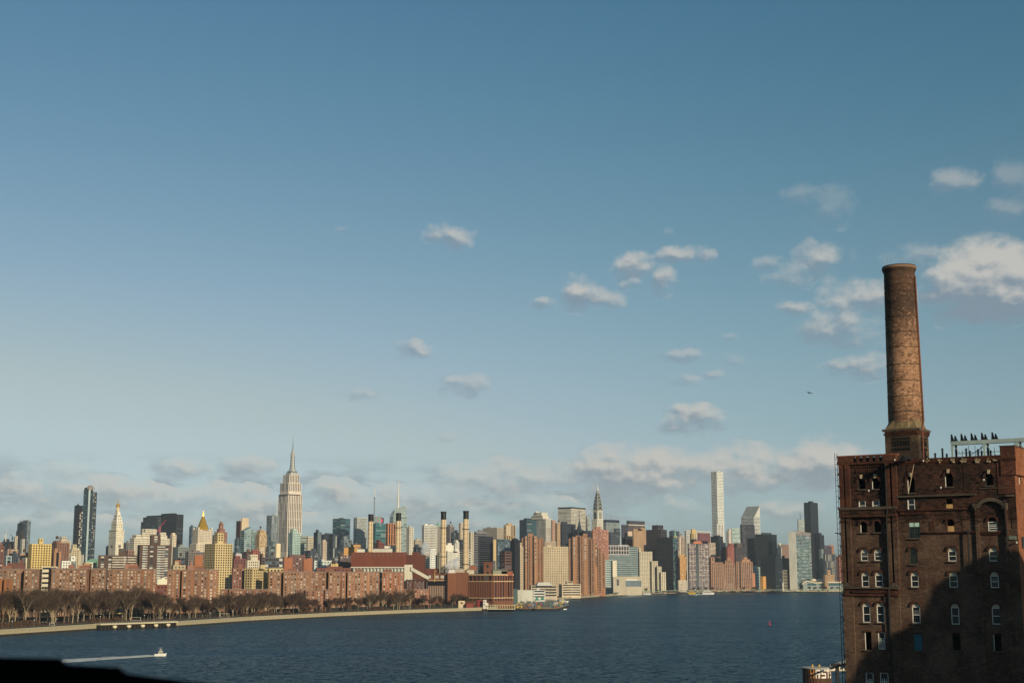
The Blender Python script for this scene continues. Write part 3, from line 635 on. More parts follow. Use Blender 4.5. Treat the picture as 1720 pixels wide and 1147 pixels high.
# --- slanted glass tower with spire
t_, tp = bld('skyscraper', 'silvery glass tower with a slanting faceted top and white spire', 654.5, 661, 684, 868, 4300, (168,184,176), sty('ribbon', win='silver', wh=.6, fl=4.4), roof=None)
C, u, v, L, Rr, zt = tp[0]; mb = MB(); g_m = wallm((172,188,180)); p = [C, C+v*Rr, C+v*Rr+u*L, C+u*L]
zA = lambda x, y: at(x, y, 4310)[2]
q1 = C+v*Rr*.80
mb.v = [(*(x), zt-.4) for x in (p[0], p[1], p[2], p[3])]+[(*(C+u*L*.05+v*Rr*.1), zA(662, 855)), (*(C+v*Rr*.86+u*L*.1), zA(679, 848)), (*(C+v*Rr*.88+u*L*.8), zA(680, 852)), (*(C+u*L*.9+v*Rr*.12), zA(657, 861))]
mb.f = [(0,1,5,4), (1,2,6,5), (2,3,7,6), (3,0,4,7), (4,5,6,7)]; mb.mats = [g_m]; mb.mi = [0]*5; addpart(t_, 'faceted_top', mb)
wn = MB()
for i in range(9):
    z = zt+i*4.4; f = 1-.1*i/9; a = C+v*1.5+np.array([v[1], -v[0]])*(.4-.0*i); h = at(679.5, 848, 4310)[2]
    s1 = Rr*(.98-.012*i); s0 = 1.5 if z < zA(662, 856) else Rr*min(.8, (z-zA(662, 856))/(h-zA(662, 856)+.1)*.8+.1)
    if z > h-3: break
    n_ = np.array([v[1], -v[0]])*.25-np.array([v[1], -v[0]])*0; A = C+v*s0+n_; B = C+v*s1+n_
    wn.face([(*A, z), (*B, z), (*B, z+2.2), (*A, z+2.2)], W_SILV)
addpart(t_, 'top_bands', wn, kind='stuff')
spire(t_, 'spire', 668.6, 858, 800, 4330, 3.6, .5, whitem, 8)
bld('apartment_tower', 'cream slab with dark balcony notches right of the slanted glass tower', 682.5, 688, 695, 885, 3000, (226,210,182), sty('punch', ww=.45, win='dark'), roof=None, cat='apartments')
bld('office_building', 'dark blue low office block left of the steam plume', 694, 699, 709, 918, 2800, (58,66,80), sty('curtain', win='dark'), roof='box')
bld('office_building', 'tan flat-roofed building behind the dark low office block', 693, 698, 709, 906, 3400, (196,176,146), 'office')
bld('office_tower', 'white gridded office slab left of the third smokestack', 708.5, 713, 734.5, 881.5, 3500, (232,222,204), sty('gridw', win='dark', bay=4, fl=4), roof=None)
t_, tp = bld('office_tower', 'grey tower with a green pointed roof behind the third smokestack', 730, 735, 742, 884, 3600, (158,146,128), 'small', roof=None)
C, u, v, L, Rr, zt = tp[0]; mb = MB(); cc = C+u*L/2+v*Rr/2; mb.prism(ringp(cc, u, v, L, Rr), zt-.3, zt+10, mat('copper_green', (128,164,142), .7), None, ringp(cc, u, v, .6, .6)); addpart(t_, 'pointed_roof', mb)
bld('office_tower', 'mauve-grey pinnacled tower between the third and fourth smokestacks', 749, 756, 763.5, 884, 3500, (150,134,128), sty('vert', bay=4, win='dark'), tiers=[(751,756,761,880.5,2)], roof='tank')
bld('office_building', 'dark blue low block right of the mauve-grey pinnacled tower', 757, 762, 771, 894, 3300, (50,60,76), 'curtain', tiers=[(763,766,769,890,3)])
bld('apartment_tower', 'slim beige tower half hidden by the fourth smokestack', 770.5, 774, 784, 878, 3300, (214,190,156), 'small', roof=None)
bld('apartment_building', 'white stepped apartment house between the third and fourth smokestacks', 748, 752, 772, 925, 2300, (230,220,200), 'small', tiers=[(762,765,771.5,910,4),(764,766,769.5,907,2)])
bld('office_building', 'white blank-walled block left of the white stepped apartment house', 744, 749, 762, 915, 2500, (236,226,200), 'none')
bld('office_tower', 'slim dark tower left of the fourth smokestack foot', 771, 774.5, 780, 906, 2700, (58,62,80), 'ribbon')
bld('white_tower', 'slim white latticed tower right of the steam plume', 721.5, 723, 731.5, 921.5, 2200, (236,232,222), sty('punch', bay=2.6, fl=3.2, ww=.5, wh=.45, win='dark'), roof=None)
bld('apartment_tower', 'cream striped tower right of the fourth smokestack', 787.5, 791, 795.5, 893, 2900, (220,202,166), sty('small', ww=.5), roof='box')
bld('office_tower', 'wide grey tower behind the dark slab right of the smokestacks', 788, 796, 819, 895.5, 3200, (126,122,126), 'ribbon', tiers=[(796,800,818,892.5,5)])
bld('office_tower', 'broad plain tan slab behind the grey towers right of the smokestacks', 811, 835, 846.5, 886, 3800, (190,170,142), 'none', roof=None, st2=sty('small'))
bld('office_tower', 'dark charcoal glass slab right of the smokestacks', 803.5, 805, 828, 900, 2600, (62,62,78), sty('ribbon', win='black', wh=.6), roof=None)
bld('apartment_tower', 'narrow tan block between the charcoal slab and the blue glass slab', 827, 829, 834, 906, 3000, (214,178,132), 'none')
bld('office_tower', 'blue-grey glass slab with pale upper band', 833.5, 836, 857, 905, 2600, (84,106,122), sty('curtain', win='blue', bay=2.6), roof='box')
bld('apartment_tower', 'brown and tan chequered tower with dark roof', 846, 850, 866, 881.5, 3200, (196,158,120), sty('punch', fl=4, bay=4, ww=.55, win='mix'), st2=sty('vert', bay=6, win='mix'), roof=None, tiers=[(850,853,860,878.5,4)])
t_, tp = bld('office_tower', 'black tower with a gabled top left of the red-brick twin towers', 857, 865, 873.5, 908, 2500, (30,34,46), 'none', roof=None)
C, u, v, L, Rr, zt = tp[0]; mb = MB(); cc = C+u*L/2+v*Rr/2; mb.prism(ringp(cc, u, v, L, Rr), zt-.3, zt+4.5, wallm((36,38,48)), None, ringp(cc, u, v, L*.2, Rr*.5)); addpart(t_, 'gable_roof', mb)
bld('office_tower', 'tall dark navy and teal tower behind the left red-brick tower', 872.5, 884.5, 901.5, 872.5, 3400, (50,66,80), 'none', st2=sty('ribbon', win='teal', wh=.5), roof='box')
bld('stone_tower', 'cream ornate tower with crested broken roofline behind the left red-brick tower', 889, 917, 928, 871, 3900, (222,206,180), sty('vert', bay=4.4, win='soft', ww=.4), tiers=[(892,912,922,866,5),(896,910,920,860.5,5),(898,900,905,858.5,2)], roof=None)
bld('stone_tower', 'pink narrow tower beside the cream ornate tower', 925.5, 928, 933.5, 873, 3700, (208,156,140), 'small', roof='box')
spire(thing('tower_crane', 'thin white crane boom leaning above the pink narrow tower', 'crane', at(925, 870, rm(925, 3650))), 'boom', 925, 872, 853, 3650, .8, .3, whitem)
bld('stone_tower', 'tan tower between the pink narrow tower and the black slab', 932, 936, 944, 878, 3300, (196,158,128), 'small', roof='tank')
t_, tp = bld('skyscraper', 'broad cream slab tower with a dark cap band, left of the needle-spired tower', 937, 960, 983.5, 855.5, 4000, (222,206,178), sty('ribbon', fl=4, wh=.42, win='soft'), roof=None, ang=32)
C, u, v, L, Rr, zt = tp[0]; mb = MB(); cc = C+u*L/2+v*Rr/2
mb.prism(ringp(cc, u, v, L*.97, Rr*.97), zt-.4, zt+3, wallm((226,212,186))); mb.prism(ringp(cc, u, v, L*1.01, Rr*1.01), zt+2.9, zt+7.3, mat('cap_dark', (52,58,60), .5)); addpart(t_, 'cap', mb)
bld('office_tower', 'dark grey tower with lit window rows in front of the broad cream slab', 941, 944, 967, 879, 3000, (58,60,74), sty('office', win='black'), tiers=[(942,944,953,876,4)], roof=None)
t_, tp = bld('office_tower', 'dark slate block topped by a needle-thin dark spire', 964, 970, 980, 889, 2900, (52,62,80), sty('ribbon', win='black'), roof=None)
mb = MB(); DS = rm(970, 2900)+12; p = at(973.2, 889, DS); mb.lathe((p[0], p[1]), [(5.2, p[2]-1), (3.2, p[2]+8), (.9, at(973, 873, DS)[2]), (.35, at(973, 855, DS)[2])], 8, wallm((46,60,80))); addpart(t_, 'spire', mb)
bld('office_tower', 'dark flat-topped block in front of the needle-spired tower foot', 978, 981, 995, 891, 2850, (40,46,60), 'none', roof=None)
bld('office_tower', 'pale green-grey tower peeking between the broad cream slab and the needle-spired tower', 982.5, 987, 991, 869.5, 4100, (190,192,174), sty('ribbon', win='soft'), roof=None, tiers=[(983,986,989,866,2)])
# --- needle spired art-deco tower
D = rm(1003, 3950)
t_, tp = bld('skyscraper', 'cream art-deco tower with silver arched crown and needle spire', 993.5, 1003, 1016, 871.5, D, (228,216,190), sty('small', fl=3.8, bay=3.8, win='soft'), tiers=[(996,1003.8,1012.2,856.5,4)], raw=True, roof=None, st2=sty('small', fl=3.8, bay=3.8, win='soft'))
C, u, v, L, Rr, zt = tp[1]; cc = C+u*L/2+v*Rr/2
zh = lambda py: at(1004, py, D+18)[2]
mb = MB()
for k, (t2, LL, base) in enumerate(((-u, L, C+u*L), (v, Rr, C))):
    n = np.array([t2[1], -t2[0]])
    for s in (.32, .5, .68): a = base+t2*LL*s; mb.box((a[0]+n[0]*.2, a[1]+n[1]*.2, (zt+tp[0][5])/2-2), (LL*.07, 1, zt-tp[0][5]-6), W_BK, math.atan2(t2[1], t2[0]))
addpart(t_, 'dark_window_bays', mb, kind='stuff')
mb = MB(); hs = [856.8, 850, 844, 838.5, 833, 828, 824]; sc_ = [1.0, .93, .80, .64, .48, .32, .2]
for i in range(6):
    mb.prism(ringp(cc, u, v, L*sc_[i], Rr*sc_[i]), zh(hs[i]), zh(hs[i+1])+.2, silv, None, ringp(cc, u, v, L*sc_[i]*.9, Rr*sc_[i]*.9))
addpart(t_, 'crown', mb)
mb = MB()
for k, t2 in enumerate((u, -u, v, -v)):
    n = t2; s = np.array([-n[1], n[0]]); side = (L if k < 2 else Rr)/2; w_ = (Rr if k < 2 else L)/2
    for i in range(5):
        zc = zh(hs[i]+.5); r = w_*sc_[i]*.80; h = (zh(hs[i+1])-zc)*1.15; o = side*sc_[i]+.35
        for q0, q1, mm in ((1, .86, silv), (.8, .62, W_DK), (.55, .4, W_DK)):
            for j in range(10):
                a0 = math.pi*j/10; a1 = math.pi*(j+1)/10
                P_ = lambda a, q: (*(cc+n*(o+(.1 if mm is W_DK else 0))+s*r*q*math.cos(a)), zc+h*q*math.sin(a))
                mb.face([P_(a0, q1), P_(a0, q0), P_(a1, q0), P_(a1, q1)], mm)
addpart(t_, 'sunburst_arches', mb, kind='stuff')
mb = MB(); mb.lathe(cc, [(2.6, zh(824.5)), (1.3, zh(819)), (.6, zh(815)), (.25, zh(810))], 8, silv); addpart(t_, 'needle_spire', mb)
t_, tp = bld('office_tower', 'grey striped tower with a black top band and thin mast right of the needle-spired tower', 1013, 1018, 1040.5, 877, 3700, (130,136,138), sty('ribbon', win='silver'), roof=None)
C, u, v, L, Rr, zt = tp[0]; mb = MB(); cc = C+u*L/2+v*Rr/2; mb.prism(ringp(cc, u, v, L*.99, Rr*.99), zt-.3, zt+7.6, mat('cap_dark2', (44,50,62), .5)); addpart(t_, 'top_band', mb)
spire(t_, 'mast', 1026, 873, 866, 3715, .5, .3, steelm)
bld('brick_tower', 'pinkish-red brick apartment tower in front of the needle-spired tower', 994, 996, 1022, 889, 2700, (186,120,104), sty('punch', ww=.5, win='mix'), tiers=[(999,1001,1010,884,6)], roof=None, cat='apartments')
bld('office_tower', 'dark grey-green lower tower behind the teal hospital', 1021, 1026, 1042, 893, 3000, (84,92,98), 'ribbon', tiers=[(1031,1034,1041.5,887,5)], roof=None)
bld('office_tower', 'plain dark slate tower left of the black-capped tower with the cream roof', 1043.5, 1045, 1056, 881, 3300, (66,64,76), sty('small'), roof='box')
t_, tp = bld('office_tower', 'brown tower with a broad dark cap above a cream roof band', 1052, 1056, 1083.5, 880, 3500, (120,98,90), sty('vert', bay=5, win='dark'), roof=None)
C, u, v, L, Rr, zt = tp[0]; mb = MB(); cc = C+u*L/2+v*Rr/2; mb.prism(ringp(cc, u, v, L*.97, Rr*.97), zt-.3, zt+9.5, wallm((64,64,76))); addpart(t_, 'dark_cap', mb)
mb = MB(); mb.prism(ringp(cc, u, v, L*1.04, Rr*1.04), zt-3, zt-.5, wallm((206,190,168))); addpart(t_, 'roof_band', mb)
bld('office_building', 'red-fronted building with a cream roof and a pale chimney stripe', 1051, 1053, 1063, 901, 3250, (214,180,150), 'none', tiers=[(1053.5,1055,1062,892,3)], roof=None)
t_ = bld('office_building', 'crimson wall panel building before the dark capped brown tower', 1051.5, 1052.5, 1062.5, 905, 3200, (176,50,56), 'none', roof=None)
bld('office_tower', 'brown tower with three black vertical glass stripes', 1062, 1064, 1085, 888, 3100, (176,138,112), sty('vert', bay=13, ww=.55, win='black', seg=60), roof=None, tiers=[(1074,1076,1083,886,4)])
bld('office_tower', 'large purple-brown slab with a small glazed roof box', 1085, 1110, 1120, 889, 3100, (74,60,66), sty('office', win='black'), tiers=[(1095,1105,1114,881.5,6)], roof=None, st2=sty('ribbon', win='black'))
bld('office_tower', 'teal-edged black glass tower at the waterfront, darkest front slab', 1102.5, 1130, 1138.5, 902.5, 3000, (54,50,56), sty('curtain', win='black'), roof=None, st2=sty('curtain', win='teal'))
t_, tp = bld('stone_tower', 'small green-spired tower behind the dark front slab', 1130, 1133, 1137.5, 900, 3600, (196,186,130), 'small', roof=None)
C, u, v, L, Rr, zt = tp[0]; mb = MB(); cc = C+u*L/2+v*Rr/2; mb.lathe(cc, [(L*.62, zt-.3), (L*.5, zt+5), (.3, at(1133, 888, rm(1133, 3600))[2])], 8, _m['copper_green']); addpart(t_, 'green_spire', mb)
bld('office_tower', 'dark roof block behind the green-spired tower', 1124, 1129, 1141, 891.5, 3800, (60,70,90), 'ribbon', roof=None)
t_, tp = bld('office_building', 'tan building with a gabled glass roof right of the green-spired tower', 1137, 1141, 1150.5, 902, 3400, (206,174,146), sty('vert', bay=5, win='mix'), roof=None)
C, u, v, L, Rr, zt = tp[0]; mb = MB(); cc = C+u*L/2+v*Rr/2; mb.prism(ringp(cc, u, v, L, Rr), zt-.3, zt+10, wallm((170,156,144)), None, ringp(cc, u, v, L, .5)); addpart(t_, 'gable_roof', mb)
bld('office_tower', 'wide slab with white and black grid crown left of the slender white tower', 1149.5, 1153, 1193.5, 891, 3700, (214,208,196), sty('gridw', bay=6, fl=6, ww=.5, win='black'), roof=None)
bld('stone_tower', 'golden-tan stepped tower before the white and black gridded slab', 1158.5, 1162, 1170.5, 895, 3400, (214,176,120), sty('vert', bay=4, win='mix'), tiers=[(1160,1162.5,1169,888.5,3)], roof=None)
bld('office_tower', 'plain purple-maroon slab left of the slender white tower foot', 1171.5, 1173, 1193, 895, 3300, (124,72,84), 'none', roof=None)
# --- slender white tower
bld('skyscraper', 'very slender white gridded tower, tallest in the right half', 1194, 1203.8, 1214.5, 791.5, 4900, (232,226,208), sty('gridw', bay=5.2, fl=5.2, ww=.62, wh=.6, win='soft'), roof=None, st2=sty('ribbon', win='silver', fl=5.2, wh=.35))
bld('office_tower', 'white ribbed tower with brown joints at the foot of the slender white tower', 1203, 1204.5, 1215, 880, 4400, (228,218,204), sty('vert', bay=8, ww=.35, win='dark'), roof=None)
bld('office_tower', 'black wide block below the slender white tower', 1193.5, 1206, 1214.5, 900.5, 3200, (40,48,58), sty('ribbon', win='black'), roof=None)
bld('apartment_tower', 'curved black block left of the red round-topped building', 1203, 1208, 1219, 911, 2950, (34,42,54), 'none', roof='box')
# --- right cluster
bld('stone_tower', 'white and pink pinnacle tower left of the white-green glass block', 1219.5, 1224, 1228.5, 891, 3900, (232,210,190), 'small', tiers=[(1222,1225,1228,888,2)])
bld('glass_tower', 'bright white-green glass block with teal lower half', 1228, 1230, 1244, 886.5, 3700, (206,224,208), sty('ribbon', win='teal', wh=.5), roof=None)
bld('brick_building', 'dark red round-shouldered building below the white-green glass block', 1219, 1222, 1233, 918, 2900, (150,82,78), 'none', tiers=[(1222,1224,1232,914,3),(1224,1226,1231,912,2)], roof=None)
bld('office_tower', 'near-black tower with white dotted rows before the slant-roofed tower', 1243, 1246, 1267.5, 880.5, 3300, (56,56,68), sty('office', win='mix', bay=5, ww=.4, wh=.3), roof='box')
t_, tp = bld('skyscraper', 'silver ribbed tower with a steep slanted roof', 1244.5, 1266, 1276.5, 868, 4500, (212,206,190), sty('ribbon', win='soft', wh=.4, fl=4.6), roof=None)
C, u, v, L, Rr, zt = tp[0]; z1 = at(1266, 849.6, rm(1266, 4500)+15)[2]
mb = MB(); p = [C, C+v*Rr, C+v*Rr+u*L, C+u*L]; sl = wallm((214,208,192)); pnl = mat('slanted_panel', (150,152,146), .4, .1, .1)
e0 = C+v*Rr*.0; 
a_ = C+u*L*.58+v*Rr*.02; b_2 = C+u*L*.02
mb.v = [(*p[0], zt-.3), (*p[1], zt-.3), (*p[2], zt-.3), (*p[3], zt-.3), (*(C+v*Rr*.12), z1-18), (*(C+v*Rr), z1), (*(C+v*Rr*.98+u*L), z1), (*(C+u*L+v*Rr*.12), zt+2)]
mb.v[4] = (*(C+v*Rr*.1), zt+1); mb.f = [(0,1,5,4), (1,2,6,5), (2,3,7,6), (3,0,4,7), (4,5,6,7)]; mb.mats = [sl, pnl]; mb.mi = [0,0,0,0,1]
addpart(t_, 'slanted_roof', mb)
bld('office_tower', 'slim pale gridded slab at the left edge of the dark green slab', 1258, 1266, 1270, 897, 3500, (200,202,184), sty('punch', win='teal'), roof=None)
bld('office_tower', 'tall dark green glass slab left of the white-ended slab', 1268, 1272.5, 1304.5, 896.5, 3350, (44,62,60), 'none', st2=sty('curtain', win='black', ww=.92, wh=.86), roof='box', ang=48)
bld('office_tower', 'curved-shouldered black glass building at the foot of the dark green slab', 1277.5, 1302, 1313, 938, 3000, (30,40,50), 'none', tiers=[(1284,1303,1311,934.5,2),(1290,1303.5,1309,932,2)], roof=None, st2=sty('ribbon', win='dark', wh=.4))  # dark block built in place of a curved shadow
bld('office_building', 'dark wedge-roofed tower between the red and near-black towers', 1226.5, 1236, 1248, 918, 3000, (96,78,74), 'none', tiers=[(1232,1238,1246,911.5,4)], st2=sty('vert', win='dark'), roof=None)
bld('office_building', 'cream mid-rise peeking right of the dark green slab', 1304.5, 1306.5, 1313.5, 919, 3500, (222,208,180), 'small', tiers=[(1306,1308,1312,912,3)])
bld('apartment_tower', 'mauve apartment tower between the dark green and white-ended slabs', 1312, 1314, 1325, 914, 3600, (160,122,112), 'small', roof='tank')
bld('office_building', 'dark block with a white vertical edge left of the white-ended slab', 1312.5, 1316, 1326, 937, 3300, (54,58,66), 'office', tiers=[(1313,1315,1318,933,1)])
bld('office_building', 'tan and black low building at the waterfront left of the white-ended slab', 1313, 1315, 1328, 957, 3250, (192,176,146), sty('ribbon', win='black', wh=.7), roof=None)
# --- white ended slab
t_, tp = bld('skyscraper', 'green glass slab with a bright blank white end wall at the waterfront', 1324.2, 1336.2, 1361.5, 893, 3400, (206,206,190), 'none', ang=34, roof=None, st2=sty('ribbon', win='teal', fl=3.8, wh=.82))
C, u, v, L, Rr, zt = tp[0]
mb = MB(); n = np.array([-u[1], u[0]]); n = n if n[1] < 0 else -n
mb.prism([C+n*.6, C+u*L+n*.6, C+u*L, C], 3, zt+.4, wallm((248,236,208))); addpart(t_, 'white_end_wall', mb)
n = np.array([v[1], -v[0]]); mb = MB(); mb.prism([C, C+n*.5, C+v*Rr+n*.5, C+v*Rr][::1], zt-9, zt-.5, wallm((140,132,126)))
mb.prism([C, C+n*.45, C+v*Rr+n*.45, C+v*Rr], zt-58, zt-53, wallm((120,140,130))); addpart(t_, 'plant_floor_bands', mb, kind='stuff')
mb = MB(); cc = C+u*L/2+v*Rr/2; mb.prism(ringp(cc, u, v, L*.5, Rr*.5), zt-.3, zt+3, wallm((150,110,100))); addpart(t_, 'roof_bulkhead', mb)
t_, tp = bld('office_tower', 'pale green tower with a black mast behind the white-ended slab', 1339, 1341, 1352, 871.5, 4600, (176,184,172), sty('ribbon', win='soft', wh=.35), roof=None)
spire(t_, 'mast', 1344.3, 873, 858, 4610, .9, .5, blackm, 6)
bld('skyscraper', 'tallest black slab tower right of the white-ended slab', 1350, 1361, 1373.5, 843.5, 3800, (38,42,54), sty('curtain', win='black'), roof='box')
bld('office_tower', 'shorter black wing attached right of the tallest black slab', 1371, 1377, 1384, 898, 3780, (40,44,56), sty('curtain', win='black'), tiers=[(1371,1375,1380,894.5,2)], roof=None)
bld('glass_tower', 'slim teal-edged tower at the foot of the tallest black slab', 1376, 1380, 1383, 922, 3600, (150,164,156), sty('ribbon', win='teal'), roof=None)
bld('office_tower', 'purple-grey tower behind the black and white striped tower', 1381, 1384, 1397, 917, 3900, (96,78,92), 'ribbon', tiers=[(1384,1386,1394,915.5,2)])
bld('apartment_tower', 'orange brick tower peak behind the black and white striped tower', 1391, 1394, 1400.5, 915, 3950, (196,128,92), 'small', roof=None)
bld('office_tower', 'black tower with white vertical stripes near the refinery edge', 1382, 1385, 1401.5, 930, 3500, (52,52,62), sty('vert', bay=7, ww=.3, win='lite', seg=5), roof='box')
bld('glass_tower', 'slim blue-grey tower between striped and red-brown towers near the refinery edge', 1399, 1401, 1404.5, 930, 3600, (110,126,134), 'ribbon')
bld('brick_tower', 'red-brown brick tower nearest the refinery edge', 1404, 1408, 1418, 934, 3500, (158,96,84), 'small', tiers=[(1408,1411,1417,931,3)], roof='tank')
bld('brick_tower', 'red-brown tower mostly hidden behind the refinery corner', 1416, 1420, 1432, 938, 3600, (150,92,80), 'small')
bld('brick_building', 'small tan stepped brick house below the black and white striped tower', 1383, 1386, 1402, 965, 3300, (190,148,112), 'small', tiers=[(1388,1390,1395,957,4)], roof=None)
bld('brick_building', 'orange box building at the waterline between the dark green slab and white-ended slab', 1276.5, 1281.5, 1292.5, 967.5, 3050, (226,158,84), 'none', roof=None, ang=38)
bld('brick_building', 'lower orange annex right of the orange box building', 1290, 1292, 1298.5, 970, 3060, (214,146,76), 'none', roof=None, ang=38)
# --- low curved white hall
t_ = thing('assembly_hall', 'low white hall with swooping roof at the waterfront right of the white-ended slab', 'hall', at(1380, 989, 3860)); D = 3860
mb = MB(); A = at(1349, 989, D); B = at(1415, 989, D); zt = at(1380, 977.5, D)[2]; mb.box(((A[0]+B[0])/2+10, D+20, (GZ+zt)/2), (B[0]-A[0]+20, 40, zt-GZ), wallm((150,158,150))); addpart(t_, 'wall', mb)
mb = MB(); pr = [(1347, 980), (1350, 976.5), (1356, 974.5), (1362, 976), (1368, 977.5), (1399, 976.5), (1420, 977)]
for i in range(len(pr)-1):
    a = at(*pr[i], D); b = at(*pr[i+1], D)
    mb.rings([[(a[0], D-3, a[2]-3), (a[0], D-3, a[2]), (a[0], D+45, a[2]+1), (a[0], D+45, a[2]-3)], [(b[0], D-3, b[2]-3), (b[0], D-3, b[2]), (b[0], D+45, b[2]+1), (b[0], D+45, b[2]-3)]], creamst)
addpart(t_, 'swooping_roof', mb)
mb = MB(); c = at(1366, 975, D+20); mb.rings([[(c[0]+r*9*math.cos(t), D+20+r*9*math.sin(t), c[2]-1+h*7) for t in [2*math.pi*k/14 for k in range(14)]] for r, h in ((1, 0), (.9, .5), (.6, .85), (.15, 1))], creamst)
a = at(1372, 972.5, D+15); b = at(1399, 974, D+15); mb.box(((a[0]+b[0])/2, D+22, a[2]-3), (b[0]-a[0], 14, 7), whitem); addpart(t_, 'roof_dome', mb)
mb = MB()
for x0, x1 in ((1356,1371),(1376,1388),(1389,1413)): a = at(x0, 979.5, D); b = at(x1, 983, D); mb.box(((a[0]+b[0])/2, D-.2, (a[2]+b[2])/2), (b[0]-a[0], .5, a[2]-b[2]), W_TEAL)
for k in range(6): a = at(1360+k*9.5, 986.5, D-5); mb.box((a[0], D-.3, a[2]), (9, .5, 3.5), W_DK)
addpart(t_, 'windows', mb, kind='stuff')
t_ = thing('pavilion', 'small white round-ended pavilion by the foot of the dark green slab', 'pavilion', at(1307, 989, 3760)); a = at(1299, 989, 3760); b = at(1316, 978, 3760)
mb = MB(); mb.box(((a[0]+b[0])/2, 3766, (a[2]+b[2])/2), (b[0]-a[0], 12, b[2]-a[2]), wallm((200,196,184))); addpart(t_, 'wall', mb)
mb = MB(); q = at(1313, 982, 3758); mb.lathe((q[0], q[1]+4), [(5.4, GZ), (5.4, q[2]+3.5), (4, q[2]+4.8)], 14, whitem); addpart(t_, 'round_end', mb)
# ================================================================== right-of-centre waterfront group
def twin(label, x0, x1, ytops, D, yb):
    """staggered brick tower: a row of bays of different depth and height, white-windowed columns between plain piers"""
    D = rm((x0+x1)/2, D); k, _ = ray((x0+x1)/2, yb); T_ = thing('brick_tower', label, 'apartments', (k*D, D, GZ)); rs = random.Random(int(x0))
    body = MB(); win = MB(); pier = MB(); br = wallm((172,120,92)); br2 = wallm((184,130,98))
    n = len(ytops); w_ = (x1-x0)/n
    for i, (yt, dd) in enumerate(ytops):
        a = at(x0+i*w_, yt, D+dd); b = at(x0+(i+1)*w_+.0, yt, D+dd); z = at(x0+(i+.5)*w_, yt, D+dd)[2]
        poly = [(a[0], D+dd), (b[0]-.05, D+dd), (b[0]-.05, D+36+i*.11), (a[0], D+36+i*.11)]
        body.prism(poly, GZ-1, z+i*.013, br, roofm)
        wd = b[0]-a[0]; s = sty('punch', bay=max(3.2, wd/2), fl=3.1, ww=.5, wh=.55, win='dark', mg=.3)
        if i % 3 != 1: panes(win, (a[0]+wd*.0, D+dd), (b[0], D+dd), GZ+2, z, s, rs)
        else: panes(win, (a[0]+wd*.25, D+dd), (a[0]+wd*.75, D+dd), z-48, z, sty('punch', bay=6, fl=2.4, ww=.9, wh=.5, win='lite', mg=.2), rs); pier.prism([(a[0]+wd*.06, D+dd-1.2), (b[0]-wd*.3, D+dd-1.2), (b[0]-wd*.3, D+dd+.5), (a[0]+wd*.06, D+dd+.5)], GZ, z-49, br2)
    body.build('wall', None, T_); win.build('windows', None, T_, kind='stuff'); pier.build('brick_pier', None, T_)
    mb = MB(); p = at((x0+x1)/2-3, min(y for y, d in ytops), D+12); mb.box((p[0], p[1]+4, p[2]+1), (9, 8, 5), br); addpart(T_, 'roof_bulkhead', mb)
twin('left of the two tall staggered red-brick towers on the waterfront', 876.5, 912.5, [(903,6),(900,2),(899,0),(901,3),(900,0),(904,5),(903,9)], 2500, 989)
twin('right and wider of the two tall staggered red-brick towers on the waterfront', 955.5, 1016.5, [(904,7),(901,2),(899,4),(900,0),(901,0),(902.5,3),(905,0),(911,4),(920,2),(929,6)], 2450, 997)
bld('apartment_tower', 'slim beige tower with small cap left of the left staggered brick tower', 866.5, 868, 879, 917.5, 2550, (206,178,138), sty('small', fl=3, bay=2.8), tiers=[(869.5,870.5,876,911,4)], roof=None, cat='apartments')
bld('apartment_slab', 'broad beige slab between the two staggered red-brick towers', 911, 913, 954.5, 917.5, 2700, (214,184,140), sty('small', fl=3.2, bay=3.6, win='dark'), ang=12, dep=22, roof=None, cat='apartments')
bld('office_building', 'beige stepped penthouse block behind the broad beige slab', 912, 915, 934, 909, 2900, (200,170,136), 'small', roof=None)
bld('glass_building', 'teal glass sliver between the beige slab and right staggered tower', 954, 955.5, 960, 926, 2650, (80,110,108), 'ribbon', roof=None)
bld('office_building', 'narrow blue-white striped block left of the slim beige tower', 861, 863, 868, 928, 2650, (128,146,160), 'ribbon')
t_, tp = bld('hospital', 'teal-grey hospital block with white open frame on its roof corner', 1018, 1021, 1071, 917.5, 2750, (134,154,152), sty('ribbon', win='dark', wh=.42, fl=4.2), ang=14, dep=40, roof='box')
mb = MB(); C, u, v, L, Rr, zt = tp[0]; n = np.array([v[1], -v[0]])
fr = mat('white_frame', (226,208,204), .6, .05); zl = at(1030, 931, tp[0][0][1])[2]
for k in range(9): a = C+v*Rr*(k/8)*.70+n*1.2; mb.box((a[0], a[1], (zl+zt)/2+1), (1.0, 1.0, zt-zl+3), fr)
for z in (zl, (zl+zt)/2, zt+2): a = C+v*Rr*.35+n*1.2; mb.box((a[0], a[1], z), (Rr*.71, 1.1, 1.2), fr, math.atan2(v[1], v[0]))
addpart(t_, 'roof_frame', mb, kind='stuff')
mb = MB(); 
for k in range(8): a = C+v*Rr*((k+.5)/8)*.70+n*.6; mb.box((a[0], a[1], (zl+zt)/2), (Rr*.06, .4, zt-zl-3), W_BK, math.atan2(v[1], v[0]))
addpart(t_, 'dark_bays', mb, kind='stuff')
mb = MB(); b = C+v*Rr*.42; mb.tube((*b, zt-1), (*b, at(1039, 901.5, C[1]+20)[2]), .9, .5, 8, whitem); addpart(t_, 'flagpole', mb)
bld('office_building', 'small white and teal banded block right of the right staggered tower', 1015.5, 1017, 1028, 940, 2600, (198,206,194), sty('ribbon', win='teal', wh=.55), ang=25, dep=20, roof='box')
bld('office_building', 'plain cream stair block beside the small white and teal block', 1027, 1029, 1036, 941, 2610, (232,214,178), 'none', ang=20, roof=None, dep=14)
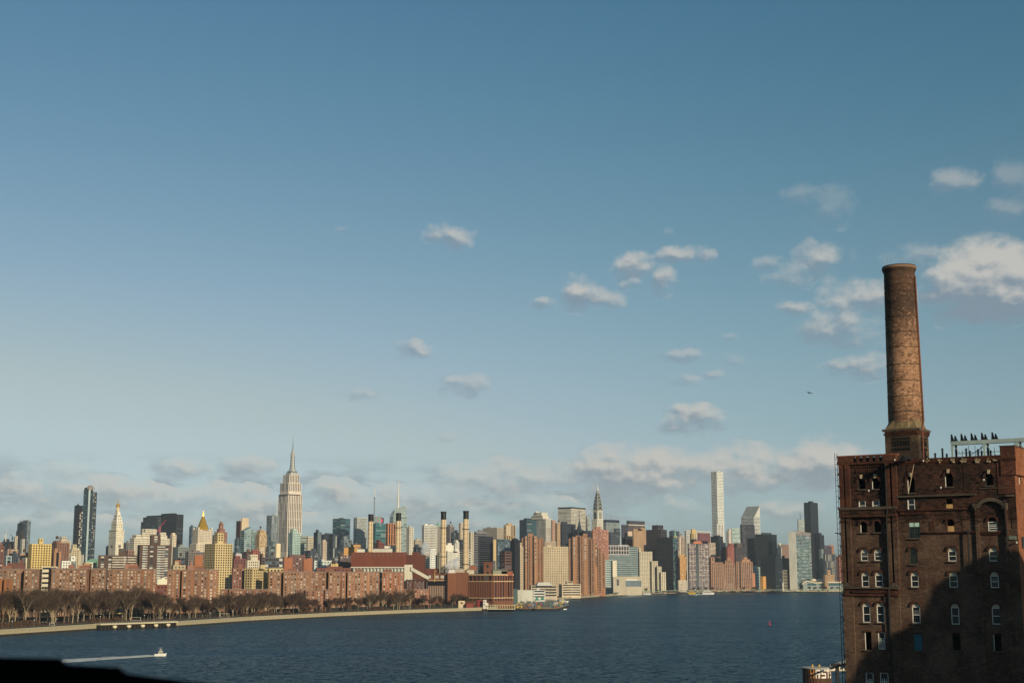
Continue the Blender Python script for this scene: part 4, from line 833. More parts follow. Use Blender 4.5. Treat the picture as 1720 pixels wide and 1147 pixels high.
t_, tp = bld('museum_block', 'low beige box building with a white panel and dark slot under the teal hospital', 1028, 1030, 1078, 968.5, 2520, (196,178,146), 'none', ang=14, dep=40, roof=None, cat='office block')
C, u, v, L, Rr, zt = tp[0]; n = np.array([v[1], -v[0]]); r_ = math.atan2(v[1], v[0]); mb = MB()
def onf(s0, s1, za, zb, m_, o=.3, mbx=None): a = C+v*Rr*(s0+s1)/2+n*o/2; (mbx or mb).box((a[0], a[1], (za+zb)/2), (Rr*(s1-s0), o, zb-za), m_, r_)
onf(.12, .2, zt-18, zt-5, W_BK); onf(.43, .98, zt-20, zt-8, W_MID, .25); addpart(t_, 'windows', mb, kind='stuff'); mb = MB(); onf(.44, .84, zt-7.5, zt-4.4, whitem, .4); onf(0, 1, zt-.3, zt+.8, creamst, .9); addpart(t_, 'white_panel', mb)
# stepped cream apartments: four steps down to the right
t_, tp = bld('apartment_tower', 'cream apartment house stepping down to the right in four terraces', 1070.5, 1074, 1095.5, 926, 2700, (216,196,158), sty('punch', fl=3.1, bay=3.8, ww=.55, wh=.5, win='dark'), ang=14, dep=24, tiers=[(1071.5,1073,1076.5,919.5,5)], roof='box', cat='apartments')
body = MB(); wn = MB(); D = 2700; rs = random.Random(9)
for x0, x1, yt, dd in ((1094, 1105, 942, -2), (1103.5, 1111, 951, -4), (1109.5, 1118.3, 960.5, -6)):
    DD = rm(x0+.6, D+dd); C, u, v, L, Rr = footprint(x0, x0+.6, x1, yt, DD, 76, 24); L = 24; z = at(x0, yt, DD)[2]; body.prism([C, C+v*Rr, C+v*Rr+u*L, C+u*L], GZ-1, z, wallm((216,196,158)), roofm)
    panes(wn, C, C+v*Rr, GZ+2, z, sty('punch', fl=3.1, bay=3.8, ww=.55, wh=.5, win='dark'), rs)
addpart(t_, 'terraces', body); addpart(t_, 'terrace_windows', wn, kind='stuff')
t_, tp = bld('apartment_tower', 'purple and white gridded apartment tower with orange penthouse', 1154.5, 1156.5, 1190, 912.5, 2900, (132,104,112), sty('punch', fl=3.4, bay=3.6, ww=.7, wh=.5, win='mix'), ang=12, dep=30, roof=None, cat='apartments')
C, u, v, L, Rr, zt = tp[0]; n = np.array([v[1], -v[0]]); r_ = math.atan2(v[1], v[0]); mb = MB()
for z in range(8): onf(0, 1, zt-8-z*11.5, zt-7.2-z*11.5, creamst, .5+.02*z)
for k in range(7): onf(.08+k*.14, .09+k*.14, GZ+4, zt, creamst, .45)
addpart(t_, 'white_lines', mb, kind='stuff'); mb = MB(); onf(.36, .5, GZ+4, zt, W_DK, .7); addpart(t_, 'dark_centre_bay', mb)
mb = MB(); cc = C+u*L*.5+v*Rr*.45; mb.prism(ringp(cc, u, v, 14, Rr*.5), zt-.3, zt+6, wallm((206,116,84)), None, ringp(cc, u, v, 8, Rr*.3)); addpart(t_, 'penthouse', mb)
bld('apartment_tower', 'plain tan slab right of the purple and white gridded tower', 1189.5, 1191, 1203.5, 911, 3200, (186,160,134), 'none', st2=sty('punch', win='mix', bay=8), roof=None)
# brick tudor-like houses along the shore
TB = (178,126,100)
def tudor(label, x0, xc, x1, yt, D, tiers):
    bld('brick_building', label, x0, xc, x1, yt, D, TB, sty('vert', bay=4.4, ww=.4, fl=3.2, win='dark', seg=3), ang=14, dep=24, tiers=tiers, roof='tank', cat='apartments')
tudor('pale-crowned brick apartment house just right of the purple gridded tower', 1190.5, 1194, 1214.5, 944, 2900, [(1192,1194,1200,935,3),(1202,1203,1211,936,3)])
tudor('brick apartment house with gabled tank tower, second from the purple gridded tower', 1213.5, 1215, 1234.5, 947, 2880, [(1217,1218,1231,941,4),(1220,1221.5,1227,936,4)])
tudor('dark recessed brick link between the two rightmost brick apartment houses', 1233.5, 1236, 1244, 943, 3000, [])
tudor('rightmost broad brick apartment house with a square roof tower', 1242.5, 1244, 1264, 943, 2870, [(1245,1246,1260,939,4),(1247.5,1249,1255,935.5,4)])
bld('brick_building', 'thin orange brick wing right of the rightmost broad brick apartment house', 1263, 1264, 1268, 962, 2890, (206,128,92), 'none', roof=None)
bld('office_building', 'teal and white low office block left of the orange box building', 1262.5, 1264, 1276.5, 952, 3050, (180,196,186), sty('ribbon', win='teal', wh=.5), tiers=[(1265,1266,1271,949,2)])
bld('brick_building', 'white-windowed cream house at the waterline right of the dark front slab', 1138.5, 1140, 1153.5, 974, 2850, (222,196,166), 'punch', roof='box')
bld('apartment_tower', 'golden-brown apartment house between the dark front slab and purple gridded tower', 1139, 1141, 1153, 934, 3100, (214,154,92), sty('punch', win='mix'), tiers=[(1141,1142,1149,931,4)])
bld('office_building', 'pale blue mid-rise above the golden-brown apartment house', 1138, 1142, 1151, 917, 3400, (150,164,170), 'curtain', roof='box')
bld('office_building', 'cream and brown narrow slab right edge of the dark front slab', 1137.5, 1138.2, 1141, 925, 3200, (206,180,150), 'small', roof=None)
# low buildings behind the marina
t_, tp = bld('school_building', 'low beige pier building with a white vaulted roof', 889.5, 892, 936, 983, 2350, (214,184,144), sty('ribbon', win='dark', fl=4.5, wh=.6), ang=12, dep=30, roof=None, cat='school')
C, u, v, L, Rr, zt = tp[0]; mb = MB(); cc = C+u*L*.5+v*Rr*.5; mb.prism(ringp(cc, u, v, 20, Rr*.62), zt-.3, zt+5, whitem, None, ringp(cc, u, v, 6, Rr*.42)); addpart(t_, 'vaulted_roof', mb)
bld('school_building', 'low sandy building with stacked white balconies right of the vaulted roof', 938.5, 944, 975.5, 980.5, 2330, (224,194,150), sty('ribbon', win='dark', fl=4.2, wh=.5), ang=12, dep=30, tiers=[(950,952,962,976,5)], roof=None, cat='school')
bld('school_building', 'orange-brown low wing at the foot of the right staggered tower', 995, 997, 1015.5, 988.5, 2400, (186,120,84), sty('punch', win='dark', bay=5), ang=10, dep=14, roof=None, cat='school')
t_ = thing('storage_shed', 'large plain white shed behind the marina', 'shed', at(882, 1001, 2080)); a = at(869.2, 1001, 2080); b = at(895, 991.5, 2080)
mb = MB(); mb.box(((a[0]+b[0])/2, 2090, (GZ+b[2])/2), (b[0]-a[0], 20, b[2]-GZ), wallm((214,208,186))); addpart(t_, 'wall', mb); mb = MB(); mb.box(((a[0]+b[0])/2, 2090, b[2]+.4), (b[0]-a[0]+1, 21, .8), whitem); addpart(t_, 'roof', mb)
bld('office_building', 'low dark green shed left of the large plain white shed', 860, 862, 869.5, 988.5, 2060, (72,96,90), 'none', roof=None, ang=10, dep=18)
bld('car_park', 'white banded parking deck between the white shed and the vaulted building', 894, 896, 916, 990.5, 2150, (220,214,200), sty('ribbon', win='dark', fl=4, wh=.5), ang=10, dep=20, roof=None, cat='parking deck')

# ================================================================== power station
BR = (134,78,58); PD = 1765
t_, tp = bld('power_station', 'broad brick power station hall with cream stone belts and parapet', 786, 829, 862, 964, PD, BR, sty('vert', bay=5.2, ww=.46, fl=4, win='dark', seg=8, mg=2), ang=36, dep=40, roof=None, cat='power station')
C, u, v, L, Rr, zt = tp[0]; belt = wallm((226,184,142))
mb = MB(); zb1 = at(829, 976, PD)[2]; zb2 = at(829, 1004, PD)[2]
for tt, base, LL in ((-u, C+u*L, L), (v, C, Rr)):
    n = np.array([tt[1], -tt[0]]); r_ = math.atan2(tt[1], tt[0])
    for z, h, o in ((zb1, 1.0, .7), (zb2, 1.0, .7), (zt-.6, 1.8, .8)): a = base+tt*LL/2+n*o/2; mb.box((a[0], a[1], z), (LL, o, h), belt, r_)
addpart(t_, 'stone_belts', mb, kind='stuff')
def atb(px, py, d=PD-1): return at(px, py, d)
mb = MB(); 
for k in range(14):
    a = C+u*L-u*(k+1)*L/15; n = np.array([-u[1], u[0]]); n = n if n[1] < 0 else -n
    mb.box((a[0]+n[0]*.4, a[1]+n[1]*.4, (zb1+zb2)/2), (1.3, .9, zb1-zb2-1.2), wallm((146,86,64)), math.atan2(u[1], u[0]))
for k in range(4):
    a = C+v*(k+1)*Rr/5; n = np.array([v[1], -v[0]]); mb.box((a[0]+n[0]*.4, a[1]+n[1]*.4, (zb1+zb2)/2), (1.3, .9, zb1-zb2-1.2), wallm((146,86,64)), math.atan2(v[1], v[0]))
addpart(t_, 'brick_piers', mb, kind='stuff')
bld('power_station_tower', 'square brick stair tower rising from the power station roof', 812.5, 826, 828.3, 944, PD+25, BR, sty('punch', bay=6, fl=8, ww=.3, wh=.5, win='black'), ang=12, dep=10, roof=None, tiers=[(811.8,826.5,829,943.2,-1)], cat='tower')
t_, tp = bld('power_station', 'tall brick middle hall of the power station with cream belt', 766.5, 785.5, 787, 961, PD+10, (140,82,60), sty('vert', bay=7, ww=.3, fl=4, win='dark', seg=12), ang=8, dep=40, roof='box', cat='power station')
bld('power_station', 'blank orange-brown brick bay of the power station', 752, 766, 767, 962, PD+5, (148,88,60), 'none', ang=8, dep=40, roof=None, cat='power station')
t_, tp = bld('power_station', 'power station wing with white window strips above a dark recess and fluted wall', 719, 751, 752.5, 962, PD+14, (120,70,56), 'none', ang=4, dep=40, roof=None, cat='power station')
C, u, v, L, Rr, zt = tp[0]; A = C+u*L; mb = MB(); r_ = math.atan2(-u[1], -u[0]); n = np.array([-u[1], u[0]]); n = n if n[1] < 0 else -n
def ons(s, w_, za, zb, m_, o=.4): a = A-u*s*L+n*o/2; mb.box((a[0], a[1], (za+zb)/2), (w_, o, zb-za), m_, r_)
zy = lambda py: at(735, py, PD+14)[2]
for s in (.02, .07, .12, .40, .46, .52, .68, .74, .80, .86): ons(s+.01, .9, zy(971), zy(966), whitem)
ons(.5, L, zy(974.6), zy(973.6), belt, .6); ons(.5, L*.98, zy(983), zy(976), W_BK, .3)  # black strip stands in for the shaded recess
addpart(t_, 'window_and_recess_strips', mb, kind='stuff'); mb = MB()
for k in range(11): ons(.04+k*.092, .9, zy(1005), zy(983.5), wallm((176,150,126)), .8)
addpart(t_, 'flutes', mb, kind='stuff')
bld('brick_building', 'low dark brick rooftop block behind the fluted power station wing', 707, 735, 738, 954.5, 1790, (124,60,52), 'none', ang=8, dep=20, roof=None)
# rust-red screened boiler house
t_, tp = bld('boiler_house', 'long rust-red clad boiler house carrying two smokestacks', 590, 682.5, 684, 927, 1760, (128,62,46), 'none', ang=3, dep=30, roof=None, base=952.5, cat='boiler house')
mb = MB(); C, u, v, L, Rr, zt = tp[0]; A = C+u*L; n = np.array([-u[1], u[0]]); n = n if n[1] < 0 else -n; r_ = math.atan2(-u[1], -u[0])
for k in range(13): ons((k+.5)/13, .5, zt-5.2, zt-1.6, steelm, .3)
addpart(t_, 'vent_slots', mb, kind='stuff')
mb = MB(); zt2 = at(640, 952.3, 1760)[2]; ons(.5, L+1, zt2-.6, zt2+.4, whitem, 1.2); addpart(t_, 'sill_beam', mb)
mb = MB(); ons(.5, L-1, zt2-12, zt2-.5, W_BK, .4); a0 = A+n*.5
body = MB(); a = A-u*L/2+np.array([0, 14.5]); body.box((a[0], a[1], (GZ+zt2)/2), (L-2, 26, zt2-GZ-.8), wallm((70,48,42)), r_); addpart(t_, 'lower_wall', body); addpart(t_, 'dark_openings', mb)
mesh = None
for k in range(16):
    s = (k+.6)/16.2*L
    if mesh is None:
        q = MB(); hh = 5.6
        pts = [(0, 0), (3.9, 0), (3.9, -hh), (0, -hh)]; q.rings([[(0,-.4,-hh), (0,-.4,0), (0,-1.2,0), (0,-1.2,-hh)], [(1.4,-1.6,-hh), (1.4,-1.6,-.3), (1.4,-2.6,-.3), (1.4,-2.6,-hh)], [(3.6,-2.2,-hh), (3.6,-2.2,-1.1), (3.6,-3.2,-1.1), (3.6,-3.2,-hh)]], mat('white_panels', (226,220,200), .7, .08)); o = q.build('white_fin', None); mesh = o.data
    else: o = bpy.data.objects.new('white_fin', mesh); sc.collection.objects.link(o)
    b = A-u*s; o.parent = t_; o.location = (b[0]-t_.location.x, b[1]-t_.location.y, zt2-.7-t_.location.z); o.rotation_euler = (0, 0, r_)
t_, tp = bld('boiler_house', 'darker rust-red block stepping down right of the long boiler house', 683.6, 713, 715, 931.5, 1775, (110,56,46), 'none', ang=3, dep=24, roof='box', cat='boiler house')
# conveyor
t_ = thing('coal_conveyor', 'pale boxed conveyor sloping down to the power station beside the boiler house', 'conveyor', at(686, 990, 1700)); cv = mat('conveyor_cladding', (214,206,184), .7, .1, .2)
mb = MB(); a = at(679, 975, 1700); b = at(692.5, 948, 1700); mb.box(((a[0]+b[0])/2, 1704, (a[2]+b[2])/2), (b[0]-a[0], 8, b[2]-a[2]), cv); addpart(t_, 'transfer_tower', mb)
mb = MB(); a = at(690, 951.5, 1698); b = at(719.5, 967.5, 1698); a2 = at(690, 957.5, 1698); b2 = at(719.5, 973.5, 1698)
mb.rings([[a, (a[0], a[1]+4, a[2]), (a2[0], a2[1]+4, a2[2]), a2], [b, (b[0], b[1]+4, b[2]), (b2[0], b2[1]+4, b2[2]), b2]], cv); addpart(t_, 'conveyor_tube', mb)
mb = MB()
for px in (684, 690, 697, 704, 711, 717):
    for d in (0, 6): p = at(px, 975, 1698+d); mb.tube((p[0], p[1], GZ), (p[0], p[1], p[2]+(2 if px < 700 else -1)), .45, m=steelm)
for px in (684, 697, 704): p = at(px, 975, 1698); q = at(px+8, 990, 1698); mb.tube(p, q, .35, m=steelm); mb.tube((q[0], q[1], p[2]), (p[0], p[1], q[2]), .35, m=steelm)
p = at(683, 974.5, 1698); q = at(719, 975.5, 1698); mb.box(((p[0]+q[0])/2, 1701, p[2]), (q[0]-p[0], 7, 1.6), mat('steel_dark', (60,44,42), .7)); addpart(t_, 'support_frame', mb, kind='stuff')
t_ = thing('davit_crane', 'slim yellow crane post on the power station wing', 'crane', at(730, 978, 1762)); mb = MB(); yl = mat('yellow_paint', (222,186,70), .6, .1)
p = at(730, 977, 1762); q = at(730, 958.5, 1762); mb.tube(p, (p[0], p[1], q[2]), .3, m=yl); addpart(t_, 'post', mb); mb = MB(); mb.tube((p[0], p[1], q[2]), (p[0]+3, p[1], q[2]+.5), .25, m=yl); addpart(t_, 'arm', mb)
# smokestacks
conc = mat('stack_concrete', (222,196,158), .8, .1, .06); ring_m = mat('stack_ring', (60,58,56), .7)
def stack(label, px, r, ytop, ycap, ybase, D, rings_, xl):
    p = at(px, ybase, D); zt = at(px, ytop, D)[2]; zc = at(px, ycap, D)[2]
    T_ = thing('smokestack', label, 'smokestack', p)
    mb = MB(); mb.lathe(p, [(r*1.12, p[2]-8), (r*1.02, (p[2]+zc)/2), (r*.96, zc)], 28, conc); mb.build('shaft', None, T_, smooth=False)
    mb = MB(); mb.lathe(p, [(r*.99, zc-.4), (r*.99, zt-1.6), (r*1.14, zt-1.2), (r*1.14, zt-.4), (r*1.0, zt), (r*.8, zt), (r*.8, zt-3)], 28, blackm); mb.build('black_cap', None, T_)
    for y in rings_:
        z = at(px, y, D)[2]; mb = MB(); mb.lathe(p, [(r*1.02, z-.5), (r*1.38, z-.3), (r*1.38, z+.15), (r*1.02, z+.3)], 24, ring_m)
        for k in range(16): a = 2*math.pi*k/16; mb.tube((p[0]+r*1.36*math.cos(a), p[1]+r*1.36*math.sin(a), z), (p[0]+r*1.36*math.cos(a), p[1]+r*1.36*math.sin(a), z+1.2), .07, n=4, m=ring_m)
        mb.build('gallery', None, T_)
    mb = MB(); k = 0; z = p[2]
    while z < zc-4: mb.lathe(p, [(r*1.12-(z-p[2])/(zc-p[2])*r*.15, z), (r*1.13-(z-p[2])/(zc-p[2])*r*.15, z+.35)], 24, mat('stack_joint', (170,140,108), .9)); z += 5.5
    mb.build('joint_bands', None, T_, kind='stuff')
    mb = MB(); a = R(-62); mb.tube((p[0]+r*1.2*math.cos(a), p[1]+r*1.2*math.sin(a), p[2]), (p[0]+r*1.02*math.cos(a), p[1]+r*1.02*math.sin(a), zt-3), .22, n=4, m=ring_m); mb.build('ladder', None, T_)
stack('leftmost black-capped smokestack, before the pale gridded slab', 621.8, 3.1, 863.5, 875, 927, 1775, (), 0)
stack('second smokestack from the left, before the orange-brown tower', 668.6, 3.25, 861.5, 874, 928, 1775, (886,), 0)
stack('third smokestack from the left, taller of the middle pair at its left', 744.3, 3.4, 859, 872, 957, 1795, (886, 934.5), 0)
stack('rightmost black-capped smokestack, with an orange gallery', 782.2, 3.5, 857.8, 871, 957, 1795, (888.5, 947), 0)
# roof clutter of the power station
rs = random.Random(4)
for lab, px, py, d, dx, dz, col in (
  ('cream ridged roof housing at the left end of the boiler house roof', 608, 923, 1780, 12, 7, (230,222,200)),
  ('pale flat roof box between the two left smokestacks', 645, 922, 1780, 26, 5, (214,204,182)),
  ('cream box left of the second smokestack foot', 655, 918, 1785, 14, 8, (232,222,196)),
  ('orange-tan brick box on the left end behind the boiler house', 591, 921, 1820, 20, 10, (222,158,96)),
  ('upper orange-tan brick box behind the first smokestack', 597, 916, 1822, 12, 9, (226,166,104)),
  ('pale domed roof vent between third and fourth smokestacks', 756, 957, 1787, 12, 6, (226,216,200)),
  ('grey roof plant at the foot of the fourth smokestack', 772, 956, 1787, 10, 6, (190,170,150)),
  ('cream roof box on the right part of the power station', 790, 958, 1787, 9, 7, (222,200,168)),
  ('red-brick roof box left of the stair tower', 795, 951, 1795, 8, 6, (160,88,66)),
  ('green and tan rooftop plant right of the stair tower', 840, 958, 1787, 18, 5, (150,150,120)),
  ('red-brick rooftop house at the right end of the power station', 852, 960, 1787, 14, 6, (168,92,70))):
    p = at(px, py, d); T_ = thing('rooftop_box', lab, 'roof plant', (p[0], p[1], p[2]-dz/2)); mb = MB(); mb.box((p[0], p[1]+5, p[2]-dz*.35), (dx, 9, dz), wallm(col)); addpart(T_, 'wall', mb)
    mb = MB(); mb.box((p[0], p[1]+5, p[2]+dz*.16), (dx+.8, 9.8, .5), roofm); 
    for k in range(3): mb.tube((p[0]+rs.uniform(-.4, .4)*dx, p[1]+3, p[2]), (p[0]+rs.uniform(-.4, .4)*dx, p[1]+3, p[2]+dz*.16+rs.uniform(1, 3)), .3, m=steelm)
    addpart(T_, 'roof', mb)
# steam: real volume plumes
sm = bpy.data.materials.new('steam'); sm.use_nodes = True; t = NT(sm.node_tree)
pv = t.n('ShaderNodeVolumePrincipled'); pv.inputs['Color'].default_value = (.95, .95, .95, 1); pv.inputs['Anisotropy'].default_value = .1
g = t.n('ShaderNodeTexCoord'); nn = t.noise(g.outputs['Object'], .16, 4, .6)
dd = t.mr(nn, .36, .5, .03, .5); sm.node_tree.links.new(dd, pv.inputs['Density']); o = t.n('ShaderNodeOutputMaterial'); sm.node_tree.links.new(pv.outputs[0], o.inputs['Volume'])
sm.cycles.volume_step_rate = 1.0
stm = mat('steam_puff', (240,236,230), 1.0, .04, .2)
def puff(name, label, blobs, D):
    import bmesh
    bm = bmesh.new(); rr = random.Random(len(blobs))
    from mathutils import Matrix, noise as mn
    for px, py, r in blobs:
        c = at(px, py, D); r_ = r*D/2421
        bmesh.ops.create_icosphere(bm, subdivisions=3, radius=r_, matrix=Matrix.Translation(c))
    for v_ in bm.verts: n_ = mn.noise_vector(v_.co*.35)*1.3+mn.noise_vector(v_.co*.12)*1.6; v_.co += n_
    me = bpy.data.meshes.new(name); bm.to_mesh(me); bm.free(); me.materials.append(sm); o = bpy.data.objects.new(name, me); sc.collection.objects.link(o); tag(o, label, 'steam'); return o
puff('steam_plume', 'white steam plume rising beside the white latticed tower', [(709,936,2.2),(709.5,931,3),(711,925.5,4.2),(714,920,5.6),(710,917.5,4.6),(717.5,916.5,4.6),(715,911.5,3.6),(720,922,3.6)], 1790)
puff('steam_plume', 'low drifting steam between the third and fourth smokestacks', [(750,950,3),(756,952,4.5),(764,949,5.5),(762,943,4.5),(768,939,3.5),(757,945,3.5)], 1765)
# ================================================================== riverside red-brick housing: stepped fronts, two faces of every wing visible
HB = (160,112,88)
def housing(label, segs, yt, D, col=HB, yb=1012, st=None, name='housing_block', cat='apartments', bulk=True):
    """segs: (px0, px1, depth0, depth1) wall runs from left to right; gaps between runs are returns in depth"""
    BCOUNT[0] += 1; rs = random.Random(BCOUNT[0]*17)
    pc = (segs[0][0]+segs[-1][1])/2; D = rm(pc, D); k, _ = ray(pc, yt); T_ = thing(name, label, cat, (k*D, D, GZ))
    zt = at(pc, yt, D)[2]; m = wallm(col); front = []
    for a, b, d0, d1 in segs:
        pa = np.array(at(a, yt, D+d0)[:2]); pb = np.array(at(b, yt, D+d1)[:2]); front.append((pa, pb))
    body = MB(); win = MB(); cop = MB(); back = D+34
    poly = []
    for i, (pa, pb) in enumerate(front):
        poly += [pa, pb]
        if i+1 < len(front) and segs[i+1][0]-segs[i][1] > 2.4:              # open slot between two wings
            nx = front[i+1][0]; r0 = np.array([pb[0]+14*pb[0]/pb[1], pb[1]+14]); r1 = np.array([nx[0]+14*nx[0]/nx[1], nx[1]+14]); poly += [r0, r1]
    q = [tuple(x) for x in poly]
    kr = q[-1][0]/q[-1][1]-.03; kl = min(0, q[0][0]/q[0][1])
    full = q+[(q[-1][0]+(back-q[-1][1])*kr, back), (q[0][0]+(back-q[0][1])*kl*.5, back)]
    body.prism(full, GZ-1, zt, m, roofm); body.build('wall', None, T_)
    for i, (pa, pb) in enumerate(front):
        s = dict(st or ST['housing']); 
        panes(win, pa, pb, GZ+1, zt, s, rs)
        t = (pb-pa)/np.linalg.norm(pb-pa); n = np.array([t[1], -t[0]])
        cop.prism([pa+n*.25, pb+n*.25, pb-n*.5, pa-n*.5], zt-.05, zt+.7+i*.004, wallm((150,132,120)))
        if i+1 < len(front):
            c = front[i+1][0]; 
            if c[1] > pb[1]+3: panes(win, pb, c, GZ+1, zt, sty('housing', bay=4.2), rs)
    win.build('windows', None, T_, kind='stuff'); cop.build('roof_coping', None, T_)
    if bulk:
        mb = MB(); p = (front[0][0]+front[-1][1])/2+np.array([rs.uniform(-8, 8), 10]); mb.prism([(p[0]-5, p[1]-3), (p[0]+4, p[1]-3), (p[0]+4, p[1]+4), (p[0]-5, p[1]+4)], zt-.2, zt+3.6, wallm((150,96,78))); mb.build('roof_bulkhead', None, T_)
    return T_
housing('leftmost red-brick housing slab cut by the left picture edge', [(-30,36,0,-3),(41,66,-1,-3),(70.6,71.2,14,15)], 956, 1330)
housing('low orange-brick block in front of the leftmost housing slab', [(-25,4,0,-2),(7,20.5,-1,-2.5)], 971.5, 1215, (172,104,64), st=sty('housing', win='dark', ww=.3, wh=.35), name='brick_building', bulk=False)
housing('long red-brick housing slab in three wings behind the tall floodlight', [(82,86,12,2),(87,147,-3,-6),(149,153,4,3),(153,178.5,-1,-4)], 955.2, 1310)
housing('red-brick housing slab right of the long three-wing slab', [(183,238,0,-4),(240,256,1,-1),(257,262.5,9,12)], 956, 1290, (164,112,86))
housing('broad red-brick housing slab with bright windows left of the yellow apartments', [(281.5,303,0,-2),(306,323.5,-2,-3),(325.5,350,-1,-4),(351,366.5,4,10)], 957, 1290, (168,114,88))
housing('long low brick housing block behind the trees right of the broad slab', [(370,384,4,3),(385,452,0,-3)], 990, 1240, (164,106,84), bulk=False)
housing('red-brick housing slab with dark slot below the orange rooftop tower', [(452,472.5,0,-2),(476.5,521,-3,-6),(522,527,8,12)], 960.2, 1330, (172,120,94))
housing('narrow red-brick wing between two dark slots', [(528,548,2,0),(552,572.5,0,-2)], 960.4, 1345, (176,122,96))
housing('red-brick housing slab under the left half of the boiler house', [(574,581,2,1),(584,618,-1,-3),(620,637.5,-2,-4)], 960.5, 1320, (178,124,98))
housing('rightmost tall red-brick housing slab under the pale conveyor', [(642,660,0,-1.5),(661,678.3,-2,-3)], 960.8, 1320, (184,118,92))
housing('low brick housing block in front of the tall slabs with dark slots', [(497,512,4,3),(513,530,-1,-2),(532,545,2,1),(546,559,-2,-3)], 990.5, 1255, (168,112,90), bulk=False)
housing('low brick housing block in front of the fluted power station wing', [(678,693,2,1),(695,721,-2,-4)], 989.5, 1345, (170,110,88), bulk=False)
YB = (222,188,120)
bld('apartment_block', 'yellow-brick lower apartment block behind the low housing, right of the yellow tower', 411, 425, 452, 954, 1640, YB, sty('small', bay=3.4, fl=3.1, ww=.5, wh=.58, win='black'), ang=30, tiers=[(437,439,446,948,5)], roof=None, cat='apartments')
bld('apartment_block', 'yellow-brick block continuing right behind the slab with the dark slot', 450, 452, 478, 954, 1700, YB, sty('small', bay=3.4, fl=3.1, ww=.5, wh=.58, win='black'), ang=25, roof='box', cat='apartments')
bld('brick_building', 'red-brown brick block between the yellow tower and yellow lower block', 389, 391, 412, 953.5, 1660, (144,92,80), sty('small', win='mix'), ang=20, roof='box')
bld('brick_tower', 'orange rooftop shaft with white marks above the dark-slotted housing slab', 476.5, 477.5, 491.5, 936.5, 1500, (176,102,74), 'none', ang=15, dep=14, roof=None)
bld('brick_building', 'twin orange-brick rooftop blocks right of the orange rooftop shaft', 508.5, 510, 525, 938.5, 1520, (174,104,76), 'none', ang=15, dep=14, roof=None, tiers=[(515,516,525,937,1)])
bld('apartment_block', 'mauve-brown slab with white roof edge above the orange rooftop shaft', 483, 486, 513, 931.5, 1800, (126,84,82), sty('housing', win='mix'), ang=15, dep=16, roof=None)
bld('office_building', 'white low mid-rise right of the twin orange-brick rooftop blocks', 525, 528, 560, 941, 1900, (214,216,202), sty('punch', win='teal', ww=.6), ang=15, dep=24, tiers=[(536,538,544,939,3)])
bld('office_building', 'sand-coloured box right of the white low mid-rise', 553, 556, 568, 946, 1750, (226,190,130), 'none', ang=15, dep=14)
bld('apartment_block', 'brown slab with white roof line left of the rust-red boiler house, upper one', 568, 571, 591, 929.5, 2000, (112,84,80), sty('housing', win='mix'), ang=18, dep=16, roof=None)
bld('apartment_block', 'brown slab with white roof line left of the rust-red boiler house, lower one', 566, 569, 590.5, 943, 1800, (118,84,76), sty('housing', win='mix'), ang=18, dep=16, roof=None)
bld('apartment_tower', 'small plain cream tower at the foot of the tallest setback tower', 462, 464.5, 471.5, 913.5, 2300, (238,214,162), 'none', roof=None, tiers=[(463,465,471,912.5,1)])
bld('office_building', 'grey-blue glass mid-rise left of the small plain cream tower', 447, 452, 463, 917, 2500, (110,128,132), 'curtain', tiers=[(456,458,462.5,908,3)])
bld('brick_building', 'maroon-grey terraces with white window bands below the small cream tower', 441, 444, 476, 936, 1950, (100,90,92), sty('curtain', win='mix', bay=4), ang=18, dep=18, roof='tank')
bld('office_building', 'white tiered low building with red sign marks right of the yellow tower', 413, 416, 436, 940.5, 1800, (226,208,176), 'small', tiers=[(420,422,433,935,4)], roof=None)
bld('office_building', 'pale lavender box among maroon rooftops right of the yellow tower', 395, 396.5, 406, 930, 2100, (202,184,180), 'none', roof=None, tiers=[(396,397,405,929,1)])
bld('brick_building', 'maroon brick row right of the yellow tower', 390, 393, 414, 938, 1950, (128,72,72), 'small', ang=20, dep=16)
bld('brick_building', 'red-fronted walk-up under the old pinkish stone tower', 422, 425, 434, 923, 2400, (172,84,78), 'small')
bld('office_building', 'cream low block under the sloping-roofed glass tower', 417, 421, 433, 931, 2200, (226,206,164), 'office')
bld('office_building', 'tan wedge block beneath the old pinkish stone tower', 432, 436, 449, 920, 2500, (214,186,150), 'punch')
bld('brick_building', 'brick and glass mid-rise left of the gold pyramid front block', 291, 294, 304, 940, 1900, (158,92,76), 'small', roof='tank')
bld('office_building', 'tan rooftop block behind the broad red-brick slab', 288, 291, 312, 948.5, 1550, (190,162,118), 'small', ang=20, dep=16)
bld('brick_building', 'mauve rooftop block left of the orange-brown brick shaft', 312.5, 315, 326, 950, 1560, (166,112,100), 'none', ang=20, dep=12)
bld('office_building', 'white stepped warehouse wall above the trees between two housing slabs', 263, 264.5, 282, 972, 1500, (238,228,188), 'none', ang=15, dep=20, roof=None, tiers=[(271,272,277,969.5,2)])
bld('brick_building', 'dark red shopfront block under the white stepped warehouse wall', 261, 262, 283, 981.5, 1420, (132,70,58), sty('small', win='mix'), ang=12, dep=16, roof=None)
bld('school_building', 'long cream flat-roofed school between the two leftmost housing slabs', 66, 70, 97, 951, 1480, (222,204,162), sty('ribbon', win='dark', fl=5, wh=.4), ang=18, dep=30, roof=None, cat='school')
bld('office_building', 'white low rooftop building with square windows left of the wide brown block', 102, 104, 120, 941.5, 1800, (232,226,208), 'small', ang=25, dep=18, tiers=[(117,119,127,934,3)])
bld('office_building', 'cream and mint-roofed hall left of the wide brown block', 139, 144, 163, 944, 1700, (222,212,178), 'small', ang=20, dep=24, roof=None)
t_ = thing('mint_roof', 'pale mint-green roof above the cream hall left of the wide brown block', 'roof hall', at(154, 941, 1760)); a = at(146, 943, 1760); b = at(163, 938, 1760)
